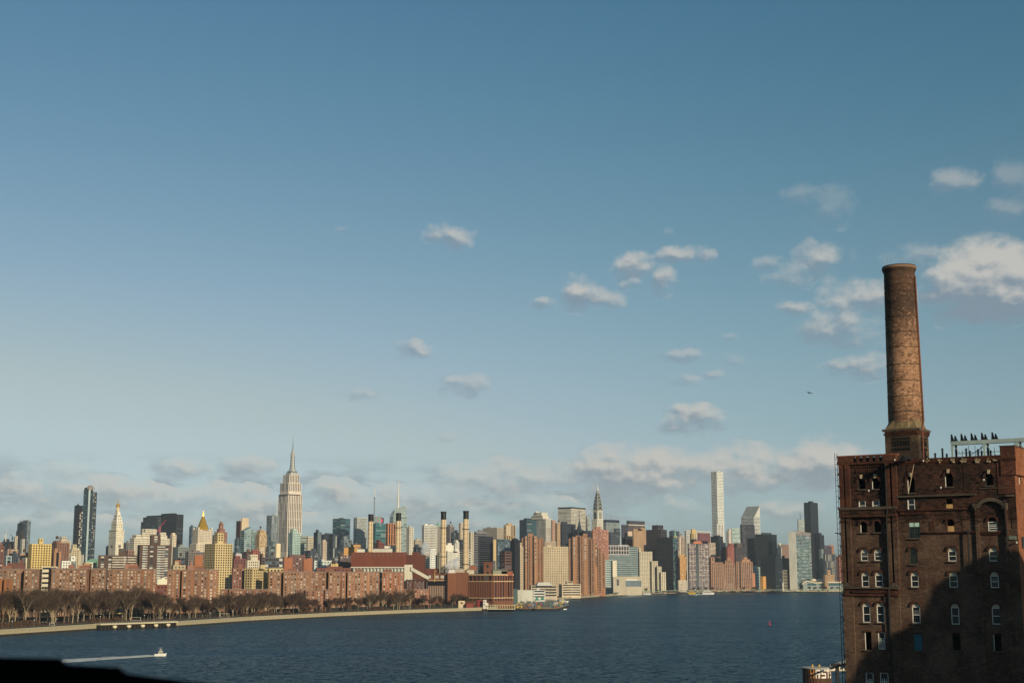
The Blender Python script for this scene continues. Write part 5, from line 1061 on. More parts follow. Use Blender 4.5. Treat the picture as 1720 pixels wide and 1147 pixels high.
mb = MB(); mb.rings([[(a[0], 1755, a[2]-6), (a[0], 1755, a[2]), (a[0]+2, 1768, b[2]), (a[0]+2, 1780, a[2]), (a[0]+2, 1780, a[2]-6)], [(b[0], 1755, a[2]-6), (b[0], 1755, a[2]), (b[0], 1768, b[2]), (b[0], 1780, a[2]), (b[0], 1780, a[2]-6)]], mat('mint_copper', (150,194,160), .7)); addpart(t_, 'roof', mb)
bld('brick_building', 'small brick penthouse blocks above the long three-wing slab', 113, 115, 125, 948, 1500, (160,102,86), 'none', ang=15, dep=10, roof=None)
bld('brick_building', 'tan rooftop block beside the small brick penthouse blocks', 128, 130, 152, 949, 1520, (186,142,106), 'small', ang=15, dep=12, tiers=[(140,141,152,945,2)])
bld('brick_building', 'maroon-brown flat block with white roof bits at the left edge', 9, 12, 42, 945, 1500, (118,74,68), 'none', ang=15, dep=14, tiers=[(29,30,42,947,2)])
bld('brick_building', 'dark red-brown corner block at the left picture edge with cream top', -10, -6, 8, 917, 1900, (128,78,70), sty('small', win='mix'), ang=20, dep=20, tiers=[(-9,-6,5,911,3)], roof=None)
bld('brick_building', 'striped tan and maroon mid-rise near the left edge', 9, 13, 31, 922, 2100, (176,128,106), sty('vert', win='mix'), ang=25, roof='tank')
bld('office_building', 'pale grey glazed low block near the left edge under the striped mid-rise', 8, 11, 20, 933, 1750, (166,182,178), 'curtain')
bld('brick_building', 'pinkish terrace between the striped mid-rise and the yellow slab', 30, 34, 49, 930, 2000, (190,138,116), 'small', ang=20, roof='tank')
bld('apartment_block', 'cream office block right of the reddish brown block at left', 116, 120, 136, 925, 2300, (214,198,160), 'small')
bld('brick_building', 'brick rooftop box right of the wide brown block, low', 208, 210, 231, 947, 1560, (170,110,92), 'none', ang=15, dep=10, roof=None)
bld('brick_building', 'row of maroon rooftops between the dark-slotted slab and boiler house', 528, 532, 590, 953.5, 1560, (134,76,66), 'small', ang=8, dep=14, tiers=[(548,549,575,951,3)], roof='tank')
# rest of the low city: blocks one can only glimpse between the named towers
GL = 'low rooftop block glimpsed between the taller towers'
for i in range(150):
    px = rs.uniform(0, 1410)
    if 585 < px < 870 and rs.random() < .4: px = rs.uniform(870, 1400)
    D = rs.uniform(1900, 3600) if px < 880 else rs.uniform(2850, 3900)
    yt = rs.uniform(922, 946) if px < 880 else rs.uniform(930, 962)
    wpx = rs.uniform(9, 24)
    c = rs.choice([(206,184,150), (150,98,84), (176,124,100), (120,84,78), (222,206,176), (110,118,124), (70,76,88), (196,150,116), (150,150,142)])
    nm = 'brick_building' if c in ((150,98,84), (176,124,100), (196,150,116)) else 'office_building'
    word = {(206,184,150): 'tan', (150,98,84): 'dull red brick', (176,124,100): 'orange-brown brick', (120,84,78): 'dark brown', (222,206,176): 'cream', (110,118,124): 'grey', (70,76,88): 'dark slate', (196,150,116): 'sandy brick', (150,150,142): 'pale grey'}[c]
    zone = 'left of the gold pyramid' if px < 340 else 'between gold pyramid and smokestacks' if px < 620 else 'among the smokestacks' if px < 870 else 'behind the staggered red-brick towers' if px < 1090 else 'between the dark front slab and white-ended slab' if px < 1330 else 'right of the white-ended slab'
    if px > 862: D = rs.uniform(4250, 4700) if px > 1080 else rs.uniform(3300, 4300); yt = rs.uniform(934, 958)
    bld(nm, f'low {word} block glimpsed {zone}', px, px+wpx*.4, px+wpx, yt, D, c, rs.choice(['small', 'punch', 'office', 'ribbon', 'vert']), roof=rs.choice(['box', 'tank', 'box', None]), group=f'low {word} blocks {zone}')
# ================================================================== riverside park: trees, floodlight, goals, pavilion
barkm = mat('bark', (126,104,80), .9, .25, .6); twigm = mat('twigs', (88,68,54), .95, .25, .2); twig2 = mat('twigs_red', (90,64,52), .95, .25, .2); litm = mat('pale_bark', (176,156,124), .9, .2, .6)
def tree_proto(seed, H, spread, trunkm, twm, ntw=900):
    r = random.Random(seed); tr = MB(); cr = MB(); tips = []
    def br(p, d, L, rad, lev):
        q = p+d*L; tr.tube(p, q, rad, rad*.6, 5, trunkm)
        if lev >= 2: tips.append((p, q))
        if lev >= 4: return
        for k in range((6, 4, 2, 2)[lev]):
            a = r.uniform(0, 2*math.pi); e = r.uniform(.3, .85) if lev else r.uniform(.25, .95)
            nd = d*math.cos(e)+np.array([math.cos(a), math.sin(a), .55])*math.sin(e)*spread; nd /= np.linalg.norm(nd)
            br(p+d*L*r.uniform(.5, 1.0), nd, L*r.uniform(.55, .8)*(1 if lev else 1.15), rad*(.5 if lev else .6), lev+1)
    br(np.array([0., 0, 0]), np.array([r.uniform(-.08, .08), r.uniform(-.08, .08), 1.0]), H*.34, H*.017, 0)
    for i in range(ntw):
        p, q = r.choice(tips); f = r.random(); s = p*(1-f)+q*f
        d = np.array([r.gauss(0, 1), r.gauss(0, 1), r.gauss(.5, .8)]); d /= np.linalg.norm(d); L = H*r.uniform(.05, .12); e = s+d*L
        w_ = np.cross(d, np.array([r.gauss(0, 1), r.gauss(0, 1), r.gauss(0, 1)])); w_ = w_/np.linalg.norm(w_)*.06
        cr.face([s-w_, s+w_, e+w_*.4, e-w_*.4], twm)
        for k in range(2):
            g = r.uniform(.3, .9); s2 = s+d*L*g; d2 = d+np.array([r.gauss(0, .7), r.gauss(0, .7), r.gauss(0, .7)]); e2 = s2+d2*L*.45; cr.face([s2-w_*.7, s2+w_*.7, e2+w_*.3, e2-w_*.3], twm)
    return tr, cr
protos = []
for i, (H, sp, tm, wm_) in enumerate([(24, .9, litm, twigm), (21, 1.1, barkm, twigm), (25, .75, barkm, twigm), (18, 1.2, barkm, twig2), (22, 1.0, litm, twigm), (12, 1.3, barkm, twig2)]):
    tr, cr = tree_proto(40+i, H, sp, tm, wm_, 1700 if H > 15 else 900)
    a = tr.build('trunk', None); b = cr.build('crown', None); protos.append((a.data, b.data)); bpy.data.objects.remove(a); bpy.data.objects.remove(b)
def tree(px, py, kind, s, label, group, name='bare_tree'):
    D = dw(py, GZ); p = at(px, py, D); T_ = thing(name, label, 'tree', (p[0], D, GZ), group); T_.rotation_euler = (0, 0, rs.uniform(0, 6.3)); T_.scale = (s, s, s*rs.uniform(.94, 1.08))
    for nm, me in zip(('trunk', 'crown'), protos[kind]):
        o = bpy.data.objects.new(nm, me); sc.collection.objects.link(o); o.parent = T_
rs = random.Random(21)
GR = 'bare trees along the river park'
def shore_y(px, d):                       # pixel row of a park point d metres behind the seawall
    for i in range(len(shore_px)-1):
        if shore_px[i][0] <= px <= shore_px[i+1][0]:
            f = (px-shore_px[i][0])/(shore_px[i+1][0]-shore_px[i][0]); yw = shore_px[i][1]*(1-f)+shore_px[i+1][1]*f
            D = dw(yw)+d; return 968+(CAMZ-GZ)/D*2421
for i in range(72):                       # dense grove left
    px = -8+i*3.75+rs.uniform(-2, 2); 
    tree(px, shore_y(max(0, px), rs.uniform(56, 146)), rs.choice([0, 0, 1, 2, 4, 2]), rs.uniform(.92, 1.18), 'tall bare plane tree in the dense grove at the left of the park', 'bare trees in the left grove')
for i in range(58):
    px = 262+i*4.2+rs.uniform(-3, 3)
    tree(px, shore_y(px, rs.uniform(55, 104)), rs.choice([1, 2, 4, 0, 3]), rs.uniform(.72, .94), 'bare tree in the row behind the sports lawn, before the red-brick housing', 'bare trees behind the sports lawn')
for i in range(18):
    px = 404+i*6+rs.uniform(-3, 3)
    tree(px, shore_y(px, rs.uniform(45, 85)), rs.choice([1, 3, 4]), rs.uniform(.9, 1.1), 'bare tree close to the seawall before the long low housing block', 'bare trees before the low housing block')
for i in range(34):
    px = 505+i*5.6+rs.uniform(-3, 3)
    big = 615 < px < 700
    tree(px, shore_y(px, rs.uniform(30, 60)), rs.choice([0, 4, 1]) if big else rs.choice([3, 5, 3]), rs.uniform(.78, .98) if big else rs.uniform(.7, 1.0), 'bare tree right of the park before the tall housing slabs' if not big else 'larger bare tree below the rightmost tall housing slab', 'bare trees at the right end of the park' if not big else 'larger bare trees at the right end of the park')
for i in range(18):
    px = 690+i*5.6+rs.uniform(-2, 2)
    tree(px, shore_y(px, rs.uniform(28, 70)), rs.choice([3, 5, 1]), rs.uniform(.6, .95), 'small grey bare tree in front of the power station', 'small bare trees before the power station')
# red-brown shrubs
shp = MB(); r = random.Random(5)
for i in range(420):
    d = np.array([r.gauss(0, 1), r.gauss(0, 1), abs(r.gauss(0, .7))]); d = d/np.linalg.norm(d)*r.uniform(.5, 1); c = d*np.array([3.6, 3.0, 3.4]); a = np.array([r.gauss(0, .4) for _ in range(3)]); b = np.array([r.gauss(0, .4) for _ in range(3)]); shp.face([c, c+a, c+a+b, c+b], mat('russet_leaves', (88,66,50), .95, .35, .3))
s_ = shp.build('shrub', None); sm_ = s_.data; bpy.data.objects.remove(s_)
for i in range(60):
    px = rs.choice([rs.uniform(150, 205), rs.uniform(395, 520), rs.uniform(520, 800), rs.uniform(0, 60)]); py = shore_y(px, rs.uniform(20, 60)); D = dw(py, GZ); p = at(px, py, D)
    o = bpy.data.objects.new('shrub', sm_); sc.collection.objects.link(o); o.location = (p[0], D, GZ); o.scale = (rs.uniform(.7, 1.4),)*3; tag(o, 'russet leafless shrub along the park edge behind the seawall', 'shrub', 'russet shrubs along the park edge')
# floodlight
D = dw(1044, GZ); T_ = thing('floodlight_mast', 'tall pale floodlight mast standing before the left grove', 'floodlight', at(107.5, 1044, D)); p = at(107.5, 1044, D); zt = at(108, 1003, D)[2]
mb = MB(); mb.tube((p[0], D, GZ), (p[0], D, zt), .42, .28, 8, mat('galvanised', (196,196,190), .5, .1)); addpart(T_, 'mast', mb); mb = MB()
for k in (-1, 0, 1): mb.box((p[0]+k*1.1+.6, D-.4, zt+.2), (.9, .6, 1.5), steelm)
for k in (-1, 0, 1): mb.box((p[0]+k*1.1+.6, D-.4, zt-1.9), (.9, .6, .9), steelm)
mb.box((p[0]+.6, D, zt-.7), (3.6, .2, .2), steelm); addpart(T_, 'lamp_heads', mb)
def goal(px0, px1, yb, yt, label):
    D = dw(yb, GZ); a = at(px0, yb, D); b = at(px1, yb, D); h = at(px0, yt, D)[2]-GZ; T_ = thing('soccer_goal', label, 'goal', ((a[0]+b[0])/2, D, GZ))
    for nm, p_, q_ in (('post', (a[0], D, GZ), (a[0], D, GZ+h)), ('post', (b[0], D, GZ), (b[0], D, GZ+h)), ('crossbar', (a[0], D, GZ+h), (b[0], D, GZ+h)), ('back_bar', (a[0], D+2.4, GZ+.1), (b[0], D+2.4, GZ+.1))):
        mb = MB(); mb.tube(p_, q_, .13, m=whitem); addpart(T_, nm, mb)
goal(369, 384.5, 1036, 1030, 'white soccer goal on the lawn near the middle of the park'); goal(83, 91, 1050, 1045.5, 'white soccer goal on the lawn below the tall floodlight mast')
goal(219, 236, 1042, 1036.5, 'white soccer goal on the lawn right of the yellow park pavilion')
# pavilion, walls plain yellow
D = dw(1038, GZ)+10; T_ = thing('park_pavilion', 'low yellow-lit park pavilion with dark hipped roof behind the trees', 'pavilion', at(205, 1037, D)); yw = wallm((238,204,128))
for x0, x1 in ((170, 183), (184, 207), (207.5, 238)):
    a = at(x0, 1037, D); b = at(x1, 1030, D); z = GZ+5.2; mb = MB(); mb.box(((a[0]+b[0])/2, D+5, (GZ+z)/2), (b[0]-a[0]-.4, 10, z-GZ), yw)
    n_ = max(2, int((b[0]-a[0])/3.2))
    for k in range(n_): mb.box((a[0]+(k+.5)*(b[0]-a[0])/n_, D-.1, GZ+2.3), (1.1, .4, 2.8), W_DK)
    addpart(T_, 'wall', mb)
a = at(179, 1030, D); b = at(239, 1030, D); mb = MB(); z = GZ+5.1
mb.rings([[(a[0], D-1.5, z), (a[0]+3, D+5, z+3.4), (a[0], D+11.5, z)], [(b[0], D-1.5, z), (b[0]-3, D+5, z+3.4), (b[0], D+11.5, z)]], mat('slate_roof', (48,58,66), .7, .2)); addpart(T_, 'hipped_roof', mb)
mb = MB(); c = (a[0]*.4+b[0]*.6, D+5, z+3); mb.box(c, (2.2, 2.2, 4), whitem); addpart(T_, 'cupola', mb)
# promenade pier on piles (gap in the seawall)
pier_px = [(170, 1056.5), (205, 1055.0), (245, 1053.6), (300, 1052)]
T_ = thing('promenade_pier', 'pile-supported section of promenade with a row of rounded cream fenders', 'pier', at(235, 1055, dw(1055)))
mb = MB(); A = np.array(at(171, 1057, dw(1057))[:2])+np.array([0, -3.5]); B = np.array(at(300, 1052.2, dw(1052.2))[:2])+np.array([0, -3.5]); t = (B-A)/np.linalg.norm(B-A); n = np.array([-t[1], t[0]])
mb.prism([A, B, B+n*8, A+n*8], 3.5, 4.6, copm); addpart(T_, 'deck', mb); mb = MB(); mb.prism([A+n*1.5, B+n*1.5, B+n*8, A+n*8], -1, 3.45, mat('pier_shadow_wall', (26,24,22), .9)); addpart(T_, 'rear_wall', mb)  # near-black wall stands in for the shade under the deck
L = np.linalg.norm(B-A); pmesh = fmesh = None
def rep(nm, mesh_mb, loc, par, cache={}):
    if nm not in cache: o = mesh_mb().build(nm, None); cache[nm] = o.data
    else: o = bpy.data.objects.new(nm, cache[nm]); sc.collection.objects.link(o)
    o.parent = par; o.location = (loc[0]-par.location.x, loc[1]-par.location.y, loc[2]-par.location.z); return o
def pile_(): m_ = MB(); m_.tube((0, 0, -2), (0, 0, 3.5), .35, n=8, m=mat('pile_wood', (70,56,42), .9)); return m_
def fend_(): m_ = MB(); m_.lathe((0, 0), [(.5, -1.6), (1.5, -.9), (1.9, 0), (1.7, .7), (.3, 1.1)], 12, mat('fender', (224,206,170), .8)); return m_
for k in range(24): rep('pile', pile_, (*(A+t*(k+.5)*L/24+n*.6), 0), T_)
for px in (192, 215, 238, 260.5, 281.5): f = (px-171)/129; rep('fender', fend_, (*(A+t*f*L-n*1.2), 2.0), T_)
mb = MB(); k = 0
for s in np.arange(1, L, 2.2): p = A+t*s+n*1; mb.tube((*p, 4.5), (*p, 5.7), .07, n=4, m=whitem)
addpart(T_, 'railing', mb, kind='stuff')
mb = MB()
for i in range(2, 9):
    a, b = shore[i], shore[i+1]; Ls = np.linalg.norm(b-a); t_v = (b-a)/Ls; nn_ = np.array([-t_v[1], t_v[0]])
    for s in np.arange(0, Ls, 3.0): p = a+t_v*s+nn_*1.1; mb.tube((*p, 4.4), (*p, 5.5), .06, n=4, m=steelm)
    mb.tube((*(a+nn_*1.1), 5.45), (*(b+nn_*1.1), 5.45), .06, n=4, m=steelm)
o = mb.build('promenade_railing', None); tag(o, 'thin grey railing running along the seawall promenade', 'railing')
# lamps on the promenade
lampm = None
def lamp_(): m_ = MB(); m_.tube((0, 0, 0), (0, 0, 5.2), .1, n=6, m=steelm); return m_
def head_(): m_ = MB(); m_.lathe((0, 0), [(.15, 5.1), (.36, 5.4), (.3, 5.8), (.05, 6.0)], 8, whitem); return m_
for px in range(20, 800, 37):
    py = shore_y(px, 6); D = dw(py, GZ); p = at(px, py, D); T2 = thing('street_lamp', 'white-headed lamp post on the seawall promenade', 'street lamp', (p[0], D, GZ), 'lamp posts on the seawall promenade'); rep('post', lamp_, (p[0], D, GZ), T2); rep('lamp_head', head_, (p[0], D, GZ), T2)
# highway fence and parked cars behind the trees
def car_body(): 
    m_ = MB(); m_.prism([(-2.2, -.9), (2.2, -.9), (2.2, .9), (-2.2, .9)], .35, .95, whitem); m_.prism([(-1.3, -.8), (1.2, -.8), (1.2, .8), (-1.3, .8)], .93, 1.5, W_DK, whitem, [(-.9, -.7), (.8, -.7), (.8, .7), (-.9, .7)]); return m_
def wheel_(): m_ = MB(); m_.rings([[(.33*math.cos(a), y, .33+.33*math.sin(a)) for a in [2*math.pi*k/10 for k in range(10)]] for y in (-.1, .1)], blackm); return m_
for i, px in enumerate((40, 75, 268, 298, 352, 470, 560, 655, 700, 735, 770)):
    py = shore_y(px, 100 if px < 500 else 60); D = dw(py, GZ); p = at(px, py, D)
    T2 = thing('parked_car', 'tiny white car on the road behind the park trees', 'car', (p[0], D, GZ+.05), 'white cars behind the park trees')
    rep('body', car_body, (p[0], D, GZ+.05), T2)
    for dx, dy in ((-1.4, -.85), (1.4, -.85), (1.4, .85), (-1.4, .85)): rep('wheel', wheel_, (p[0]+dx, D+dy, GZ+.05), T2)
# ================================================================== marina and pier right of the park
ob = mat('old_timber', (74,58,44), .9, .3, .3)
T_ = thing('fuel_pier', 'long timber pier with yellow-white posts jutting out by the power station', 'pier', at(845, 1018, dw(1020)))
a = at(818, 1019, dw(1021.5)); b = at(868, 1017, dw(1021.5)); D = 1700.0; a = at(818, 1019, D); b = at(866, 1019, D)
mb = MB(); mb.box(((a[0]+b[0])/2, D-2, 2.6), (b[0]-a[0], 10, .8), copm); addpart(T_, 'deck', mb); mb = MB(); mb.box(((a[0]+b[0])/2, D+1.5, .8), (b[0]-a[0]-2, 3, 2.7), mat('pier_shadow', (24,22,20), .9)); addpart(T_, 'under_deck_shade', mb)  # near-black box stands in for the shade below the deck
for k in range(12): x = a[0]+(k+.5)*(b[0]-a[0])/12; mb = MB(); mb.tube((x, D-6.5, 2.4), (x, D-6.5, 7.4), .35, m=wallm((214,196,140))); addpart(T_, 'post', mb)
mb = MB(); mb.box(((a[0]+b[0])/2, D-6.5, 7.4), (b[0]-a[0], .5, .5), wallm((206,190,140))); addpart(T_, 'rail_beam', mb)
T_ = thing('gauge_hut', 'tall white two-part hut at the tip of the seawall', 'hut', at(815, 1022, dw(1026))); D = dw(1026)-4; a = at(811.5, 1022, D); b = at(817, 1007, D)
mb = MB(); mb.box(((a[0]+b[0])/2, D, (b[2]+2.5)/2), (b[0]-a[0], 4, b[2]-2.5), whitem); addpart(T_, 'wall', mb); c = at(818.5, 1012, D); mb = MB(); mb.box((c[0], D+.4, (c[2]+2.5)/2), (2.6, 3, c[2]-2.5), whitem); addpart(T_, 'annex', mb)
mb = MB(); mb.box(((a[0]+b[0])/2, D, .6), (b[0]-a[0]+1.5, 6, 4.4), mat('hut_base', (70,58,50), .9)); addpart(T_, 'base', mb)
mb = MB()
for py in (1010, 1015): q = at(813.3, py, D-2.1); mb.box(q, (1.2, .3, 1.4), blackm)
addpart(T_, 'windows', mb, kind='stuff')
# marina platform
T_ = thing('marina_platform', 'low dark industrial wharf carrying tents, crates and floodlit clutter', 'wharf', at(905, 1018, dw(1020)))
mb = MB(); pts = [at(852, 1021, dw(1023)), at(890, 1022, dw(1024.5)), at(941, 1021.5, dw(1023.5)), at(955.8, 1017.5, dw(1018.5)), at(952, 1015, dw(1014)), at(925, 1012, dw(1011)), at(868, 1010, dw(1008))]
mb.prism([(p[0], p[1]) for p in pts], -1, 2.1, mat('wharf_side', (44,38,34), .9)); addpart(T_, 'deck_body', mb)
mb = MB(); mb.prism([(p[0]*1.0005, p[1]-.8) for p in pts], 2.05, 2.9, wallm((150,128,92))); addpart(T_, 'deck_edge', mb)
T2 = thing('barge', 'black barge moored along the front of the industrial wharf', 'barge', at(905, 1024, dw(1024.5)-12)); a = at(868, 1024, dw(1024.8)-14); b = at(941, 1024, dw(1024.8)-14)
mb = MB(); mb.rings([[(a[0]+2, a[1], -.5), (a[0]+2, a[1]+9, -.5), (a[0], a[1]+9, 2.2), (a[0], a[1], 2.2)], [(b[0]-3, a[1], -.5), (b[0]-3, a[1]+9, -.5), (b[0], a[1]+9, 2.2), (b[0], a[1], 2.2)]], mat('barge_hull', (28,30,34), .7)); addpart(T2, 'hull', mb)
mb = MB(); mb.box(((a[0]+b[0])/2, a[1]+4.5, 2.5), (b[0]-a[0]-6, 6, .6), wallm((120,96,74))); addpart(T2, 'cargo_deck', mb)
cols = [((186,84,58), 'red'), ((60,132,108), 'green'), ((214,206,190), 'white'), ((222,178,60), 'yellow'), ((70,110,150), 'blue'), ((206,120,60), 'orange'), ((120,104,92), 'brown'), ((170,160,150), 'grey')]
def crate_(c): 
    def f(): m_ = MB(); m_.box((0, 0, .5), (1, 1, 1), wallm(c)); m_.box((0, 0, 1.03), (1.04, 1.04, .06), roofm); m_.box((.0, -.52, .45), (.5, .06, .7), roofm); return m_
    return f
cc_ = {}
for i in range(64):
    px = rs.uniform(864, 950); py = rs.uniform(1012.5, 1021.5) if px < 938 else rs.uniform(1013.5, 1018); D = dw(py, 2.9); c, wd = rs.choice(cols)
    if wd not in cc_: oo = crate_(c)().build('shipping_crate', None); cc_[wd] = oo.data
    else: oo = bpy.data.objects.new('shipping_crate', cc_[wd]); sc.collection.objects.link(oo)
    p = at(px, py, D); oo.location = (p[0], D, 2.9); oo.scale = (rs.uniform(1.5, 6), rs.uniform(2, 4), rs.uniform(1.2, 4.2)); tag(oo, f'small {wd} crate among the clutter on the industrial wharf', 'crate', f'{wd} crates on the industrial wharf')
for i in range(16):
    px = rs.uniform(866, 950); py = rs.uniform(1013, 1020); D = dw(py, 2.9); p = at(px, py, D)
    mb = MB(); h = rs.uniform(6, 16); mb.tube((0, 0, 0), (0, 0, h), .2, .14, 6, steelm); mb.tube((0, 0, h), (1.6, 0, h+.4), .12, n=5, m=steelm); o = mb.build('light_pole', None); o.location = (p[0], D, 2.9); tag(o, 'thin pole rising from the clutter of the industrial wharf', 'pole', 'thin poles on the industrial wharf')
def tent(px, py, w_, h, col, label, nm='canopy_tent'):
    D = dw(py, 2.9); p = at(px, py, D); T2 = thing(nm, label, 'tent', (p[0], D, 2.9)); mb = MB(); mb.lathe((p[0], D), [(w_*.72, 2.9+h*.45), (w_*.66, 2.9+h*.55), (.2, 2.9+h)], 4, wallm(col), rot=math.pi/4); addpart(T2, 'canopy', mb)
    for a_, b_ in ((-1, -1), (1, -1), (1, 1), (-1, 1)): mb = MB(); mb.tube((p[0]+a_*w_*.45, D+b_*w_*.45, 2.9), (p[0]+a_*w_*.45, D+b_*w_*.45, 2.9+h*.5), .12, n=5, m=steelm); addpart(T2, 'pole', mb)
tent(902, 1013, 7, 9, (44,150,112), 'green canopy tent on the industrial wharf, left one'); tent(911, 1012.5, 6.5, 9.5, (48,140,110), 'green canopy tent on the industrial wharf, right one'); tent(945.5, 1016, 3.6, 6, (240,200,50), 'bright yellow canopy near the right tip of the industrial wharf')
tent(796.5, 1019, 5.5, 8, (34,142,116), 'green pointed kiosk roof among shrubs before the power station'); 
bld('shed', 'dark red shed with white stripe by the seawall before the power station', 781, 783, 795, 1013, 1560, (140,56,48), 'none', ang=10, dep=8, roof=None, cat='shed')
bld('shed', 'cream shed left of the dark red shed by the power station', 769, 770, 781, 1008.5, 1580, (222,190,138), 'punch', ang=10, dep=8, roof=None, cat='shed')
bld('shed', 'crimson container stack left of the tall white hut', 801, 802, 811, 1007, 1600, (146,44,46), 'none', ang=10, dep=8, roof=None, cat='container')
# boats
def boat(name, label, px0, px1, yw, hullc, decks, D=None, cat='boat'):
    D = D or dw(yw); a = at(px0, yw, D); b = at(px1, yw, D); L = b[0]-a[0]; x0 = a[0]; T2 = thing(name, label, cat, ((a[0]+b[0])/2, D, 0)); h = L*.09+.6; W = L*.24
    def sec(s, w_, z0, z1): return [(x0+s*L, D-w_*.7, z0), (x0+s*L, D+w_*.7, z0), (x0+s*L, D+w_, z1), (x0+s*L, D-w_, z1)]
    mb = MB(); mb.rings([sec(0, W*.4, -.3, h), sec(.15, W*.5, -.4, h), sec(.7, W*.5, -.4, h*1.05), sec(.9, W*.26, -.2, h*1.2), sec(1.0, .05, h*.7, h*1.35)], wallm(hullc)); addpart(T2, 'hull', mb)
    z = h*.96
    for i, (s0, s1, hh) in enumerate(decks):
        hh *= L; mb = MB(); mb.prism([(x0+s0*L, D-W*.36), (x0+s1*L, D-W*.36), (x0+s1*L, D+W*.36), (x0+s0*L, D+W*.36)], z, z+hh, whitem if hullc[2] > 120 else wallm(hullc), None, [(x0+s0*L, D-W*.34), (x0+(s1-.03)*L, D-W*.34), (x0+(s1-.03)*L, D+W*.34), (x0+s0*L, D+W*.34)]); addpart(T2, 'cabin', mb)
        mb = MB(); mb.box((x0+(s0+s1)/2*L, D-W*.37, z+hh*.55), ((s1-s0)*L*.86, .12, hh*.38), W_DK); mb.box((x0+(s1-.015)*L, D, z+hh*.55), (.3, W*.5, hh*.36), W_DK); addpart(T2, 'windows', mb, kind='stuff'); z += hh*.98
    mb = MB(); mb.tube((x0+.5*L, D, z-.2), (x0+.5*L, D, z+L*.1), .06+L*.004, n=5, m=whitem); addpart(T2, 'mast', mb); return T2
# near white boat under way with its wake
DB = dw(1101.5)
T2 = boat('motor_boat', 'small white cabin boat under way trailing a foaming wake', 259.5, 279.5, 1101.5, (236,228,212), [(.33,.72,.20),(.42,.64,.16)])
mb = MB(); p = at(270, 1094, DB)
for s in (.35, .5, .62): q = at(259.5+20*s, 1101.5, DB); mb.tube((q[0], DB-.6, 3.5), (q[0], DB-.6, 4.6), .05, n=4, m=whitem)
addpart(T2, 'railing', mb, kind='stuff')
foam = bpy.data.materials.new('foam'); foam.use_nodes = True; t = NT(foam.node_tree); b_ = t.n('ShaderNodeBsdfPrincipled', i_Roughness=.8); b_.inputs['Base Color'].default_value = (.72, .72, .66, 1); tr_ = t.n('ShaderNodeBsdfTransparent'); mx_ = t.n('ShaderNodeMixShader'); g = t.n('ShaderNodeTexCoord')
nz = t.noise(t.v('MULTIPLY', g.outputs['Object'], (.16, .5, 1)), 1.0, 6, .7); foam.node_tree.links.new(t.mr(nz, .34, .54, 0, .95), mx_.inputs[0]); foam.node_tree.links.new(tr_.outputs[0], mx_.inputs[1]); foam.node_tree.links.new(b_.outputs[0], mx_.inputs[2]); o = t.n('ShaderNodeOutputMaterial'); foam.node_tree.links.new(mx_.outputs[0], o.inputs[0])
foam2 = mat('dense_foam', (238,232,214), .8, .12, .8)
wk = MB()
def wstrip(pts, m_, z):
    for i in range(len(pts)-1):
        (x0, ya, yb), (x1, yc, yd) = pts[i], pts[i+1]
        P = [at(x0, yb, dw(yb, z)), at(x1, yd, dw(yd, z)), at(x1, yc, dw(yc, z)), at(x0, ya, dw(ya, z))]; wk.face([(p[0], p[1], z) for p in P], m_)
wstrip([(104, 1106.8, 1112.8), (130, 1105.6, 1111.2), (160, 1104.2, 1108.6), (195, 1102.8, 1106.2), (230, 1100.8, 1103.8), (252, 1099.2, 1102.2), (264, 1099.5, 1101.8)], foam, .05)
wstrip([(170, 1106.0, 1107.0), (205, 1103.6, 1105.4), (230, 1101.7, 1103.9), (250, 1100.0, 1102.5), (262, 1099.6, 1102.0)], foam2, .10)
wstrip([(170, 1102.6, 1103.2), (200, 1102.2, 1103.0), (235, 1100.0, 1100.8), (252, 1099.0, 1099.9)], foam, .12)
wo2 = wk.build('wake', None, kind='stuff')
boat('water_taxi', 'yellow water taxi at the far shore before the purple gridded tower', 1156, 1168.5, 997.4, (226,176,44), [(.1,.72,.2),(.3,.6,.12)])
boat('ferry', 'white double-deck ferry at the far shore right of the yellow taxi', 1179, 1200, 998, (232,228,220), [(.06,.86,.13),(.16,.7,.1),(.4,.55,.08)])
boat('yacht', 'large white tour yacht at the far shore below the stepped cream apartments', 1043, 1070, 999.3, (236,228,214), [(.05,.8,.10),(.12,.68,.09),(.2,.5,.08)])
boat('yacht', 'small white boat right of the large white tour yacht', 1079, 1093, 998.2, (226,222,214), [(.1,.7,.14)])
boat('yacht', 'white motor yacht moored left behind the industrial wharf', 917, 936, 1004.5, (230,226,216), [(.1,.75,.12),(.25,.6,.1)], D=2290)
boat('yacht', 'white motor yacht moored right behind the industrial wharf', 938, 955, 1005, (230,224,212), [(.1,.7,.13),(.3,.55,.1)], D=2270)
boat('motor_boat', 'tiny white speedboat off the tip of the industrial wharf', 946, 952, 1023.5, (236,232,224), [(.3,.6,.14)])
boat('motor_boat', 'tiny white launch beside the timber pier', 857, 863, 1022.8, (226,210,190), [(.3,.7,.2)], D=dw(1023.6))
mb = MB(); mb.rings([[(0, -.5, 0), (0, .5, 0), (0, 0, .5)], [(4, -.5, 0), (4, .5, 0), (5, 0, .6)]], whitem)
for i, (px, py) in enumerate(((430, 1051), (1350, 1001), (1225, 1041))):
    pass
